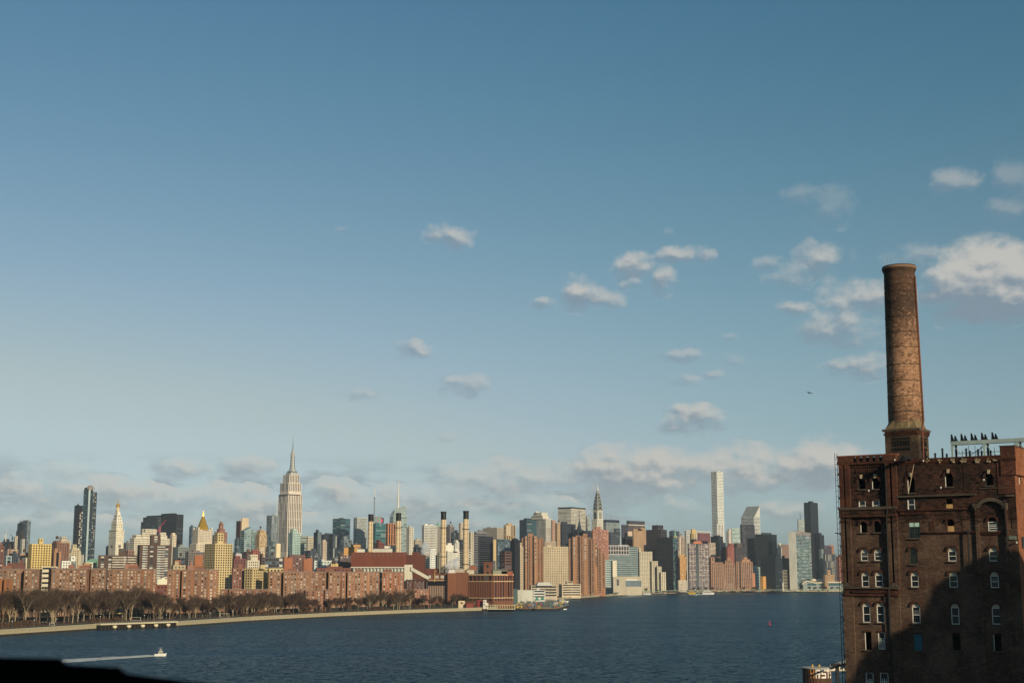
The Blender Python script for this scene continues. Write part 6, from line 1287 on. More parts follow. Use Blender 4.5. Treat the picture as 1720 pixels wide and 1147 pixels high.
# buoy
D = dw(1049.5); T2 = thing('channel_buoy', 'red conical channel buoy alone on the open river', 'buoy', at(1293, 1049.5, D)); p = at(1293, 1049.5, D); rd = mat('buoy_red', (176,44,72), .5, .1)
mb = MB(); mb.lathe((p[0], D), [(.8, -.5), (.9, .3), (.8, .8), (.3, .9)], 14, rd); addpart(T2, 'float', mb); mb = MB()
for k in range(4): a_ = k*math.pi/2; mb.tube((p[0]+.7*math.cos(a_), D+.7*math.sin(a_), .9), (p[0]+.25*math.cos(a_), D+.25*math.sin(a_), 3.2), .09, n=5, m=rd)
mb.lathe((p[0], D), [(.4, 1.6), (.42, 2.6), (.22, 3.2), (.1, 3.7)], 10, rd); addpart(T2, 'cage', mb); mb = MB(); mb.lathe((p[0], D), [(.1, 3.7), (.16, 3.9), (.05, 4.1)], 8, whitem); addpart(T2, 'lantern', mb)
# far shore highway viaduct
T2 = thing('highway_viaduct', 'low pale green elevated highway along the far waterline', 'viaduct', at(1250, 992, 3600)); gm = mat('viaduct_green', (136,152,124), .8, .15); pts = [(px_, py_, shoreD(px_)+28) for px_, py_ in ((1030, 994.5), (1080, 992.2), (1140, 990.8), (1200, 990.2), (1280, 989.8), (1350, 989.4), (1424, 989))]
mb = MB(); lo = MB()
for i in range(len(pts)-1):
    a = at(*pts[i]); b = at(*pts[i+1]); mb.rings([[(a[0], a[1], a[2]-1.3), (a[0], a[1]+14, a[2]-1.3), (a[0], a[1]+14, a[2]), (a[0], a[1], a[2])], [(b[0], b[1], b[2]-1.3), (b[0], b[1]+14, b[2]-1.3), (b[0], b[1]+14, b[2]), (b[0], b[1], b[2])]], gm)
    L = b[0]-a[0]
    for k in range(int(L/14)): f = (k+.5)/int(L/14); x = a[0]+L*f; y = a[1]+(b[1]-a[1])*f; lo.tube((x, y+2, GZ-1), (x, y+2, a[2]-1.2), .6, n=5, m=mat('pier_concrete', (150,140,124), .9))
addpart(T2, 'deck', mb); addpart(T2, 'columns', lo, kind='stuff')
for i in range(70):                           # tiny vehicles and roofs in front of the viaduct
    px = rs.uniform(1010, 1400); D = shoreD(px)+rs.uniform(8, 50); p = at(px, 992, D); c, wd = rs.choice([((214,206,190), 'white'), ((150,140,130), 'grey'), ((186,84,58), 'red'), ((40,42,48), 'black')])
    if wd+'v' not in cc_: oo = (lambda c=c: (lambda m_: (m_.box((0, 0, 1), (4.6, 2, 1.1), wallm(c)), m_.box((0, 0, 1.9), (2.6, 1.8, .8), W_DK), m_.box((-1.4, 0, .35), (.7, 2.1, .7), blackm), m_.box((1.4, 0, .35), (.7, 2.1, .7), blackm), m_)[-1])(MB()))().build('parked_car', None); cc_[wd+'v'] = oo.data
    else: oo = bpy.data.objects.new('parked_car', cc_[wd+'v']); sc.collection.objects.link(oo)
    oo.location = (p[0], D, GZ); tag(oo, f'tiny {wd} vehicle below the far waterline viaduct', 'car', f'tiny {wd} vehicles below the far viaduct')
for i in range(40):
    px = rs.uniform(1080, 1400) if i > 6 else rs.uniform(1262, 1276); D = shoreD(px)+rs.uniform(34, 75); p = at(px, 992, D)
    T2 = thing('bare_tree', 'small bare tree on the far shore behind the viaduct', 'tree', (p[0], D, GZ), 'bare trees on the far shore'); T2.scale = (.75,)*3
    for nm, me in zip(('trunk', 'crown'), protos[rs.choice([3, 5])]): o = bpy.data.objects.new(nm, me); sc.collection.objects.link(o); o.parent = T2
# gull
T2 = thing('gull', 'dark gull gliding with bent wings left of the brick chimney', 'bird', at(1359.5, 659.5, 150)); p = np.array(at(1359.2, 659.8, 150)); gm = mat('gull_grey', (70,76,80), .8)
body = MB(); body.rings([[p+np.array([r_*math.cos(a), y, r_*.9*math.sin(a)]) for a in [2*math.pi*k/8 for k in range(8)]] for y, r_ in ((-.30, .02), (-.2, .06), (0, .085), (.2, .05), (.34, .02))], gm); addpart(T2, 'body', body)
k_ = 150/2421
for sgn, pts in ((-1, [(1358.8, 659.4), (1357, 658.3), (1354.8, 658.6)]), (1, [(1359.8, 659.5), (1361.6, 659.3), (1365.2, 661.4)])):
    mb = MB(); P_ = [np.array(at(x, y, 150)) for x, y in pts]; ch = [.2, .17, .04]
    mb.rings([[q+np.array([0, -c, 0]), q+np.array([0, 0, .03]), q+np.array([0, c, 0]), q+np.array([0, 0, -.01])] for q, c in zip(P_, ch)], gm); addpart(T2, 'wing', mb)
# ================================================================== old brick sugar refinery (near right)
import mathutils
ROT = R(33.0); TV = np.array([math.cos(ROT), -math.sin(ROT)]); NV = np.array([-math.sin(ROT), -math.cos(ROT)])
k_, _ = ray(1415.5, 968); RD = 240.0; P0 = np.array([k_*RD, RD])
def W(px, py, dy=0.0):                    # photograph pixel -> (s along the wall, height z) on the wall plane dy metres behind the front
    k, m = ray(px, py); Q = P0-NV*dy; Y = (Q@NV)/(k*NV[0]+NV[1]); p = np.array([k*Y, Y]); return (p-Q)@TV, CAMZ+m*Y
def brickm(key, c1, c2, c3, zsplit=None, rough=.9):
    if key in _m: return _m[key]
    m = bpy.data.materials.new(key); m.use_nodes = True; t = NT(m.node_tree); g = t.n('ShaderNodeTexCoord'); p = g.outputs['Object']
    b = t.n('ShaderNodeBsdfPrincipled', i_Roughness=rough); b.inputs['Specular IOR Level'].default_value = .15
    big = t.noise(p, .22, 6, .62); med = t.noise(t.v('MULTIPLY', p, (.8, .8, 2.2)), 1.1, 5, .7); fin = t.noise(t.v('MULTIPLY', p, (4, 4, 13)), 1.0, 3, .7)
    c = t.mix(t.mr(big, .42, .58), lin(c1), lin(c2)); c = t.mix(t.mr(med, .52, .72, 0, .75), c, lin(c3))
    if zsplit is not None:
        sp = t.n('ShaderNodeSeparateXYZ'); m.node_tree.links.new(p, sp.inputs[0])
        f = t.mr(t.m('ADD', sp.outputs[2], t.m('MULTIPLY', t.m('SUBTRACT', med, .5), 6)), zsplit[0], zsplit[0]+.8)
        up = t.mix(t.mr(big, .4, .6), lin(zsplit[1]), lin(zsplit[2])); up = t.mix(t.mr(med, .47, .60, 0, .9), up, lin(zsplit[3])); up = t.mix(t.mr(fin, .60, .74, 0, .6), up, lin((128, 80, 58))); c = t.mix(f, c, up)
    br = t.n('ShaderNodeTexBrick', i_Scale=1.0); br.offset = .5; br.inputs['Brick Width'].default_value = .42; br.inputs['Row Height'].default_value = .14; br.inputs['Mortar Size'].default_value = .016
    br.inputs['Color1'].default_value = (.5, .5, .5, 1); br.inputs['Color2'].default_value = (1.5, 1.42, 1.35, 1); br.inputs['Mortar'].default_value = (.8, .8, .78, 1)
    sw_ = t.n('ShaderNodeSeparateXYZ'); m.node_tree.links.new(p, sw_.inputs[0]); cb = t.n('ShaderNodeCombineXYZ'); m.node_tree.links.new(t.m('ADD', sw_.outputs[0], sw_.outputs[1]), cb.inputs[0]); m.node_tree.links.new(sw_.outputs[2], cb.inputs[1]); m.node_tree.links.new(cb.outputs[0], br.inputs[0])
    c = t.mix(.75, c, br.outputs[0], 'MULTIPLY')
    mx = t.n('ShaderNodeVectorMath', operation='SCALE'); m.node_tree.links.new(c, mx.inputs[0]); m.node_tree.links.new(t.mr(fin, .28, .72, .32, 1.40), mx.inputs['Scale'])
    m.node_tree.links.new(mx.outputs[0], b.inputs['Base Color'])
    bm = t.n('ShaderNodeBump', i_Strength=.5, i_Distance=.06); m.node_tree.links.new(fin, bm.inputs['Height']); m.node_tree.links.new(bm.outputs[0], b.inputs['Normal'])
    o = t.n('ShaderNodeOutputMaterial'); m.node_tree.links.new(b.outputs[0], o.inputs[0]); _m[key] = m; return m
brick_main = brickm('old_brick', (98, 78, 64), (74, 54, 45), (116, 96, 78), (48.2, (80, 54, 43), (44, 34, 29), (20, 17, 15)))
brick_red = brickm('old_brick_red', (92, 58, 45), (70, 44, 36), (48, 31, 27)); brick_lit_side = brickm('old_brick_lit_side', (148, 96, 68), (128, 80, 56), (92, 58, 44))
brick_dark = brickm('soot_and_shade_brick', (84, 52, 40), (56, 38, 32), (40, 28, 24)); stone_d = mat('weathered_stone', (84, 72, 60), .9, .45, .6); stone_l = mat('pale_stone', (196, 172, 138), .9, .25, .8)
T_ = thing('refinery_building', 'huge old brick refinery building with arched windows filling the right foreground', 'factory', (P0[0], P0[1], 0)); T_.rotation_euler = (0, 0, -ROT); REF = T_
def dp(name, mb, par=None, m=None, **kw):
    o = mb.build(name, m, None, **kw); o.parent = par or REF; return o
S1 = W(1702, 760)[0]; ZL = W(1430, 766)[1]; ZR = W(1620, 769)[1]; ZC = W(1690, 750)[1]
OPN = [ # px0, px1, py0, py1, arched, kind
 (1441,1454,803.5,821,1,'open'),(1464,1477,802.5,820.5,1,'open'),(1442.2,1455,841,857,0,'sash'),(1464.8,1478,840.5,857,0,'sash'),(1444.5,1457,876,894,1,'open'),(1467,1480,875.5,893.5,1,'open'),
 (1445.5,1458.5,921,941.5,1,'blind'),(1468,1481.5,921,941,1,'blind'),(1446.8,1460.5,959.5,985.5,1,'blind'),(1469.5,1483.5,959,985.5,1,'blind'),(1448.5,1462.5,1011,1045,1,'blind'),(1472,1486,1011,1045,1,'blind'),
 (1452,1464.5,1061,1091,0,'open'),(1474.7,1487,1061.5,1090,0,'pale'),(1454,1468,1129,1160,0,'pale'),(1478,1493,1129,1160,0,'pale'),
 (1523.5,1537,800.5,827,1,'open'),(1524,1537.5,838.5,856,0,'sash'),(1526,1546,876.5,903.5,0,'green'),(1528,1541.5,919.5,947,1,'dark'),(1529.5,1543.5,959.5,985.5,1,'blind'),(1531.5,1546.5,1012,1046,1,'blind'),(1534.5,1549.5,1064,1092,0,'teal'),
 (1586.5,1601,794.5,817,1,'open'),(1588,1601,837,854.5,0,'board'),(1590.5,1603.5,872,892.5,1,'board'),(1592,1607,918.5,942,1,'blind'),(1594,1609,959.5,986,1,'blind'),(1597,1612,1013,1048,1,'blind'),(1599,1614,1064,1092,0,'open'),
 (1654.5,1669,795.5,815,1,'open'),(1659,1675.5,869,891,1,'sash2'),(1660.5,1676,918.5,942,1,'blind'),(1663,1678,960,986.5,1,'blind'),(1665.5,1681,1014,1048,1,'blind'),(1668,1683,1065,1093,0,'open')]
ops = []
for a, b, c, d, ar, kd in OPN:
    (s0, z1), (s1, z0) = W(a, c), W(b, d); ops.append((s0, s1, z0, z1, ar, kd))
# front skin with real openings
def skin(mb, x0, x1, z0, z1, openings, m, yv=0.0, reveal=.5):
    xs = sorted({x0, x1, *[o[0] for o in openings], *[o[1] for o in openings]}); zs = sorted({z0, z1, *[o[2] for o in openings], *[o[3] for o in openings]})
    for i in range(len(xs)-1):
        for j in range(len(zs)-1):
            cx = (xs[i]+xs[i+1])/2; cz = (zs[j]+zs[j+1])/2
            if any(o[0] < cx < o[1] and o[2] < cz < o[3] for o in openings): continue
            mb.face([(xs[i], yv, zs[j]), (xs[i+1], yv, zs[j]), (xs[i+1], yv, zs[j+1]), (xs[i], yv, zs[j+1])], m)
    for o in openings:
        s0, s1, a, b = o[:4]; r = (s1-s0)/2; cx = (s0+s1)/2; yb = yv+reveal
        if o[4]:
            cz = b-r*.95; arc = [(cx-r*math.cos(math.pi*k/10), cz+r*.95*math.sin(math.pi*k/10)) for k in range(11)]
            mb.face([(s0, yv, b), (s0, yv, cz)]+[(x, yv, z) for x, z in arc[1:6]], m) if False else None
            for k in range(5): mb.face([(s0, yv, b), (arc[k][0], yv, arc[k][1]), (arc[k+1][0], yv, arc[k+1][1])], m); q = 10-k; mb.face([(s1, yv, b), (arc[q-1][0], yv, arc[q-1][1]), (arc[q][0], yv, arc[q][1])], m)
            prof = [(s0, a)]+arc+[(s1, a)]
        else: prof = [(s0, a), (s0, b), (s1, b), (s1, a)]
        for k in range(len(prof)):
            p, q = prof[k], prof[(k+1) % len(prof)]; mb.face([(p[0], yv, p[1]), (q[0], yv, q[1]), (q[0], yb, q[1]), (p[0], yb, p[1])], m)
mb = MB(); skin(mb, 0, S1, 0, ZR, [o for o in ops if o[3] < ZR-.2], brick_main); dp('front_wall', mb)
mb = MB()
mb.face([(0, 0, 0), (0, 34, 0), (0, 34, ZR), (0, 0, ZR)], brick_main); mb.face([(0, 34, 0), (S1, 34, 0), (S1, 34, ZR), (0, 34, ZR)], brick_main); dp('rear_walls', mb)
mb = MB(); mb.face([(0, 0, ZR-.9), (S1, 0, ZR-.9), (S1, 34, ZR-.9), (0, 34, ZR-.9)], roofm); mb.face([(0, 8, 0), (S1, 8, 0), (S1, 8, ZR-1), (0, 8, ZR-1)], blackm); dp('roof', mb)  # black inner face stands in for the unlit interior
for z in (W(1500, 862)[1], W(1500, 905)[1], W(1500, 950)[1], W(1500, 998)[1], W(1500, 1052)[1]):
    mb = MB(); mb.face([(0.1, .6, z), (S1-.1, .6, z), (S1-.1, 8, z), (.1, 8, z)], mat('floor_boards', (50, 40, 34), .9)); dp('floor', mb)
# side wall (facing right): sunlit tone put into a lighter brick
sz = W(1710, 800)[1]
sops = [(2.6, 4.1, sz-1.0, sz+1.3, 0, 's'), (9.5, 11, sz-1.0, sz+1.3, 0, 's'), (16, 17.5, sz-1, sz+1.3, 0, 's'), (9.5, 11, sz-9, sz-6.4, 0, 's'), (16, 17.5, sz-9, sz-6.4, 0, 's')]
mb = MB(); skin(mb, 0, 34, 0, ZR-.6, sops, brick_lit_side); 
mb.v = [(S1+y_*-1+0 if False else S1-y_, x_, z_) for x_, y_, z_ in mb.v]; dp('side_wall', mb)
# crown of the left bay: corbels and parapet
def bx(mb, s0, s1, z0, z1, out, m, inn=.25): mb.box(((s0+s1)/2, (inn-out)/2, (z0+z1)/2), (s1-s0, inn+out, z1-z0), m)
sL = W(1486, 800)[0]; sP = W(1507, 800)[0]
mb = MB(); bx(mb, -.12, sP+.15, ZL-.16, ZL+.08, .62, brickm('old_brick_lit_band', (128, 76, 56), (98, 60, 46), (60, 38, 30)), 1.0); dp('parapet_cap', mb)  # brighter brick carries the sunlit look of the parapet band
zc0 = W(1450, 776)[1]
mb = MB(); bx(mb, 0, sP, ZR-.5, ZL-.3, .05, brick_dark, .6); dp('parapet', mb)  # dark brick stands in for the deep shade between corbels
cm = None
for px in (1441.8, 1452.6, 1463.6, 1474.6):
    s = W(px, 770)[0]; mb = MB(); mb.box((0, -.28, 0), (.5, .6, ZL-.16-zc0), brick_red)
    if cm is None: o = mb.build('corbel', None); cm = o.data
    else: o = bpy.data.objects.new('corbel', cm); sc.collection.objects.link(o)
    o.parent = REF; o.location = (s, 0, (ZL-.16+zc0)/2)
for pa, pb in ((1408.8, 1434), (1483.5, 1506)):
    mb = MB(); bx(mb, W(pa, 770)[0], W(pb, 770)[0], zc0, ZL-.17, .56, brick_red, .3); dp('parapet_block', mb)
mb = MB(); bx(mb, -.1, sP+.15, zc0-.35, zc0, .5, brick_red); dp('string_course', mb)
mb = MB()
for r_i, py in enumerate((783, 789, 792)):
    z = W(1455, py)[1]; s0, s1 = W(1429, 780)[0], W(1482, 780)[0]
    if r_i: s0 += .8; s1 -= .8
    n = int((s1-s0)/.34)
    for k in range(n): mb.box((s0+(k+.5)*(s1-s0)/n, -.1, z), (.17, .2, .3), brick_red)
dp('dentils', mb, kind='stuff')
# pilasters (front plane 0.45 m proud)
def pil(a, b, y0, y1, m=None, out=.45, nm='pilaster'):
    s0, z1 = W(a, y0); s1, _ = W(b, y0); _, z0 = W((a+b)/2, y1); mb = MB(); bx(mb, s0, s1, max(z0, .2), z1, out, m or brick_main, .05); return dp(nm, mb)
pil(1409.5, 1417, 776, 853, brick_red); pil(1419.5, 1427, 776, 853, brick_red); pil(1487, 1494, 776, 853, brick_red); pil(1498, 1506, 776, 853, brick_red)
pil(1412.5, 1419, 869, 982); pil(1422.5, 1429.5, 869, 982); pil(1489.5, 1496, 869, 982); pil(1500, 1508, 869, 982)
s0 = W(1416, 1000)[0]-.1; 
for sa, sb in ((0.02, W(1434, 1000)[0]), (W(1492.5, 1000)[0], W(1512, 1000)[0])):
    mb = MB(); bx(mb, sa, sb, .2, W(1450, 1002)[1], .3, brick_main, .05); dp('pilaster', mb)
def band(a, b, y0, y1, out, m, nm='belt_course'):
    s0, z1 = W(a, y0); s1, _ = W(b, y0); _, z0 = W(a, y1); mb = MB(); bx(mb, s0, s1, z0, z1, out, m, .04); return dp(nm, mb)
band(1409.5, 1507.5, 852.5, 857, .75, stone_d); band(1411, 1506, 857.3, 865, .55, brick_main); band(1411, 1507.5, 865.3, 869, .65, brick_dark)
band(1508, 1640, 832.8, 835.6, .55, stone_d); band(1690, 1703, 831, 834, .55, stone_d); band(1508, 1625, 855.8, 858.2, .35, brick_dark); band(1550, 1640, 893.2, 895.5, .35, brick_dark); band(1642, 1690, 892, 894.5, .3, brick_red)
band(1418, 1512, 985.6, 988.2, .7, stone_d); band(1419.5, 1510.5, 988.4, 1000, .35, brick_red); band(1645, 1690, 819.5, 821, .2, stone_d)
band(1508, 1703, 776.5, 778, .3, brick_dark)
mb = MB(); s0, z = W(1433, 993.5); s1, _ = W(1491, 993.5)
for k in range(16): mb.box((s0+(k+.5)*(s1-s0)/16, -.42, z), (.3, .3, .35), brick_dark)
s0, z = W(1512, 862); s1, _ = W(1560, 862)
for k in range(12): mb.box((s0+(k+.5)*(s1-s0)/12, -.12, z), (.22, .22, .5), brick_red)
s0, z = W(1646, 896.5); s1, _ = W(1689, 896.5)
for k in range(14): mb.box((s0+(k+.5)*(s1-s0)/14, -.1, z), (.14, .2, .3), brick_red)
dp('brick_dentils', mb, kind='stuff')
for a in (1424.5, 1504):
    s0, z0 = W(a-9, 985); s1, z1 = W(a+8, 978); mb = MB(); mb.rings([[(s0, -.62, z0), (s1, -.62, z0), ((s0+s1)/2, -.62, z1)], [(s0, .1, z0), (s1, .1, z0), ((s0+s1)/2, .1, z1)]], stone_d); dp('gabled_cap', mb)
# pediment bay on the right
s0 = W(1637.5, 832)[0]; s1 = W(1691, 832)[0]; za = W(1660, 848)[1]; cx = (s0+s1)/2; mb = MB(); A = []; n = 12
zt = W(1664, 833)[1]
for rr, o in ((0, 0), (.55, 0)):
    A.append([(s0+(s1-s0)*k/n, za-.25-rr+(zt-za)*(1-((k-n/2)/(n/2))**2)) for k in range(n+1)])
for k in range(n): mb.rings([[(A[0][k][0], -.7, A[0][k][1]), (A[0][k][0], .02, A[0][k][1]), (A[1][k][0], .02, A[1][k][1]), (A[1][k][0], -.7, A[1][k][1])], [(A[0][k+1][0], -.7, A[0][k+1][1]), (A[0][k+1][0], .02, A[0][k+1][1]), (A[1][k+1][0], .02, A[1][k+1][1]), (A[1][k+1][0], -.7, A[1][k+1][1])]], stone_d)
dp('arched_pediment', mb)
pil(1637.5, 1643.5, 846, 1147, brick_main, .4); pil(1685, 1691, 844, 900, brick_red, .4); pil(1686.5, 1692.5, 902, 1147, brick_main, .35)
band(1635, 1645, 846, 853, .6, stone_d, 'pilaster_capital'); band(1683.5, 1692.5, 845, 855, .6, stone_d, 'pilaster_capital'); band(1695, 1707, 900, 906, .3, mat('sign_grey', (110,116,104), .7), 'wall_plate')
# flat dark panels set on the wall, standing in for slots between windows
mb = MB()
for a, b, y0, y1 in ((1417.5,1419,782,848),(1495,1497,782,846),(1420.2,1421.5,875,972),(1497.5,1499,873,972),(1618.5,1620.5,780,830),(1510,1518,843,853),(1546,1556,843,853),(1561,1570,876,891),(1616,1618,872,895),(1699,1701,858,887)):
    s0, z1 = W(a, y0); s1, z0 = W(b, y1); mb.box(((s0+s1)/2, -.03, (z0+z1)/2), (s1-s0, .1, z1-z0), brick_dark)
dp('blind_slots', mb, kind='stuff')
# crest of the right part: rough parapet with pale broken corbels
mb = MB(); bx(mb, sP+.1, W(1682, 770)[0], ZR-.1, ZR+.22, .25, brick_dark, .6); dp('parapet_cap', mb)
mb = MB(); s0 = sP+.2; s1 = W(1682, 770)[0]; bx(mb, s0, s1, W(1600, 776)[1], ZR-.15, .12, _m['old_brick_lit_band'], .02); dp('parapet_band', mb)  # sunlit tone of the band put into its brick colour
rs = random.Random(8); mb = MB()
for px in (1560, 1579.5, 1601, 1603, 1617, 1619.5, 1641, 1643, 1661, 1672):
    s, z = W(px, 773.5)
    for q in range(5): mb.box((s+rs.uniform(-.28, .28), -.2, z+rs.uniform(-.3, .3)), (rs.uniform(.12, .34), .2, rs.uniform(.1, .26)), stone_l, 0)
dp('broken_stone_corbels', mb, kind='stuff')
mb = MB()
for px, h in ((1569.5, .9), (1582, 1.6), (1589, .7), (1622, 1.4), (1628, 1.0), (1642, 1.2), (1648, .9), (1663, .9)):
    s, z = W(px, 769); mb.lathe((s, .5), [(.16, ZR), (.16, ZR+h), (.25, ZR+h), (.05, ZR+h+.2)], 6, blackm)
dp('roof_vents', mb, kind='stuff')
# corner pier
s0 = W(1680, 752)[0]; mb = MB(); mb.box(((s0+S1)/2+.14, 2.9, (ZR-3+ZC)/2), (S1-s0+.32, 6.4, ZC-ZR+3), brick_red); mb.box((S1+.32, 2.9, (ZR-3+ZC)/2), (.06, 6.3, ZC-ZR+2.9), brick_lit_side); dp('corner_pier', mb)  # thin right-hand slab of lighter brick paints the sunlit face
mb = MB(); mb.box(((s0+S1)/2+.14, 2.9, ZC+.1), (S1-s0+.5, 6.6, .14), stone_d); dp('corner_pier_cap', mb)
s0b, zb = W(1676.5, 773); mb = MB()
for k in range(9): mb.box((s0b+.15+k*.32, -.2, zb), (.15, .34, .4), brick_dark)
bx(mb, s0b, S1, zb+.2, zb+.42, .42, brick_red); s0c = W(1675, 790)[0]; mb.box(((s0c+S1)/2+.02, -.06, (zb+W(1690, 829)[1])/2), (S1-s0c+.06, .1, zb-W(1690, 829)[1]), brick_red); dp('pier_corbelling', mb, kind='stuff')
# windows
fr_w = mat('window_frame_white', (236, 228, 212), .7, .15, 1.5); bl_w = mat('window_infill_pale', (204, 190, 164), .8, .3, 1.2); fr_d = mat('window_frame_dark', (52, 62, 54), .7, .2, 1); board = mat('plywood', (206, 160, 104), .85, .25, 1.5); pane_d = glassm('old_glass', (26, 28, 30), .12); tealb = mat('teal_sheet', (44, 100, 116), .6, .15, 1.0)
rs = random.Random(77)
for (s0, s1, z0, z1, ar, kd) in ops:
    w_ = s1-s0; h = z1-z0; cx = (s0+s1)/2; e = bpy.data.objects.new('window', None); sc.collection.objects.link(e); e.parent = REF; e.location = (cx, .1, z0)
    def sub(nm, mb, m=None): o = mb.build(nm, m, None); o.parent = e; return o
    r = w_/2; hz = h-r*.95 if ar else h
    mb = MB(); mb.box((0, -.2, -.1), (w_+.16, .42, .17), stone_d); sub('sill', mb)
    if ar:
        mb = MB(); n = 10; r0, r1 = r+.04, r+.34
        for k in range(n):
            a0, a1 = math.pi*k/n, math.pi*(k+1)/n
            P = lambda rr, a, y: (-rr*math.cos(a), y, hz+rr*.97*math.sin(a))
            mb.rings([[P(r0, a0, -.34), P(r1, a0, -.34), P(r1, a0, -.16), P(r0, a0, -.16)], [P(r0, a1, -.34), P(r1, a1, -.34), P(r1, a1, -.16), P(r0, a1, -.16)]], brick_red if z1 < 44 else brick_dark)
        sub('brick_arch', mb)
        if z1 > 51 and kd != 'dark': mb = MB(); mb.box((0, -.3, h+.28), (.34, .36, .62), stone_l if z1 > 55 else stone_d); sub('keystone', mb)
    else: mb = MB(); mb.box((0, -.18, h+.14), (w_+.2, .14, .26), brick_dark); sub('lintel', mb)
    if kd in ('sash', 'sash2', 'blind', 'pale', 'green', 'dark'):
        fm = fr_d if kd in ('green', 'dark') else fr_w; ft = .15 if kd == 'sash' else .1; mb = MB()
        mb.box((-r+ft/2, 0, hz/2), (ft, .14, hz), fm); mb.box((r-ft/2, 0, hz/2), (ft, .14, hz), fm) if kd != 'blind' or rs.random() < .6 else None
        mb.box((0, 0, .05), (w_-.2, .15, .1), fm); mb.box((0, 0, hz-.05), (w_-.2, .15, .1), fm)
        for f in ((.5,) if kd != 'green' else (.68,)): mb.box((0, -.01, hz*f), (w_-.2, .1, .09), fm)
        if kd in ('green', 'pale', 'dark'): 
            for q in (-.25, 0, .25): mb.box((w_*q, .01, hz*.34), (.05 if q else .12, .08, hz*.66), fm)
            mb.box((0, .0, hz*.34), (w_-.2, .07, .05), fm)
        sub('frame', mb)
        mb = MB(); mb.box((0, .08, hz*.5), (w_-.06, .03, hz-.04), pane_d); sub('pane', mb)
        if kd == 'sash2': mb = MB(); mb.box((0, -.05, h*.2), (w_*.9, .1, .12), fr_w); mb.box((0, -.05, h*.45), (w_*.8, .1, .08), fr_w); sub('rail', mb)
        if ar and kd != 'sash2':
            mb = MB(); pts = [(-r*math.cos(math.pi*k/12)*.98, hz+r*.93*math.sin(math.pi*k/12)) for k in range(13)]; mm = bl_w if kd == 'blind' else pane_d
            mb.rings([[(x, -.02, z) for x, z in pts], [(x, .1, z) for x, z in pts]], mm); sub('arched_infill' if kd == 'blind' else 'fanlight', mb)
            if kd == 'blind' and rs.random() < .5: mb = MB(); mb.box((0, .03, hz*rs.uniform(.6, .8)), (w_*.8, .05, hz*.3), glassm('grey_pane', (92, 92, 92))); sub('blind', mb)
        if kd == 'green': mb = MB(); mb.box((0, -.03, hz*.84), (w_-.24, .06, hz*.26), mat('pale_green_glass', (196, 224, 204), .5, .1)); mb.box((0, -.07, hz*.84), (.07, .05, hz*.26), fr_d); sub('transom', mb)
    elif kd == 'board': mb = MB(); mb.box((0, -.05, h*.22), (w_*.9, .06, h*.46), board); sub('boarding', mb)
    elif kd == 'teal': mb = MB(); mb.box((0, 0, h/2), (w_*.96, .06, h), tealb); sub('sheet', mb)
    elif kd == 'open':
        mb = MB(); mb.box((-r+.07, .02, hz/2), (.09, .12, hz), fr_w if rs.random() < .5 else fr_d); sub('jamb', mb)
for o_ in sops:
    e = bpy.data.objects.new('window', None); sc.collection.objects.link(e); e.parent = REF; e.location = (S1-.3, (o_[0]+o_[1])/2, o_[2])
    w_ = o_[1]-o_[0]; h = o_[3]-o_[2]; mb = MB()
    for c, d in (((0, -w_/2+.08, h/2), (.14, .16, h)), ((0, w_/2-.08, h/2), (.14, .16, h)), ((0, 0, .08), (.15, w_, .16)), ((0, 0, h-.08), (.15, w_, .16)), ((0, 0, h/2), (.12, w_, .1))): mb.box(c, d, fr_w)
    o = mb.build('frame', None); o.parent = e; mb = MB(); mb.box((-.1, 0, h/2), (.03, w_, h), pane_d); o = mb.build('pane', None); o.parent = e
mb = MB(); zq = W(1706, 910)[1]; mb.box((S1+.12, 5.2, zq), (.14, 6.4, 1.7), mat('dark_signboard', (52, 60, 60), .7, .3, 1.5))
for k in range(5): mb.tube((S1+.2, 3+k*.9, zq-.6), (S1+.2, 3.5+k*.9, zq+.6), .05, n=4, m=pane_d)
dp('signboard', mb)
# drainpipes and cables
pm_ = mat('iron_pipe', (26, 22, 20), .7, .2, .5)
for a, b, y0, y1 in ((1485.5, 1495, 778, 866), (1488, 1498.5, 866, 985), (1494.5, 1499, 985, 1147), (1688.5, 1695.5, 840, 930), (1627.5, 1631, 890, 965), (1537, 1527.5, 780, 830)):
    s0, z1 = W(a, y0); s1, z0 = W(b, y1); s0 = (s0+s1)/2 if b-a > 4 and y0 < 985 and a < 1520 else s0
    mb = MB(); mb.tube((s0, -.62, z1), (s1 if a > 1530 else s0, -.62, z0), .13 if a < 1530 or a > 1600 else .05, n=6, m=pm_ if a < 1530 or a > 1600 else stone_l); dp('drainpipe', mb)
# projecting hoist beam whose shadow falls down-left on the wall
s_, z_ = W(1529, 771); mb = MB(); mb.box((s_, -1.6, z_+.1), (.5, 4.6, .45), pm_); mb.box((s_-.1, -3.3, z_-.3), (.9, .8, .5), pm_); dp('hoist_beam', mb)
for px, py in ((1504.5, 772.5), (1552.5, 774), (1461, 824), (1582, 819), (1654, 806), (1709, 911)):
    s_, z_ = W(px, py); mb = MB(); mb.lathe((s_, -.55), [(.04, z_-.18), (.13, z_-.1), (.13, z_+.1), (.05, z_+.16)], 8, whitem); mb.box((s_, -.3, z_), (.08, .5, .08), pm_); dp('wall_lamp', mb)
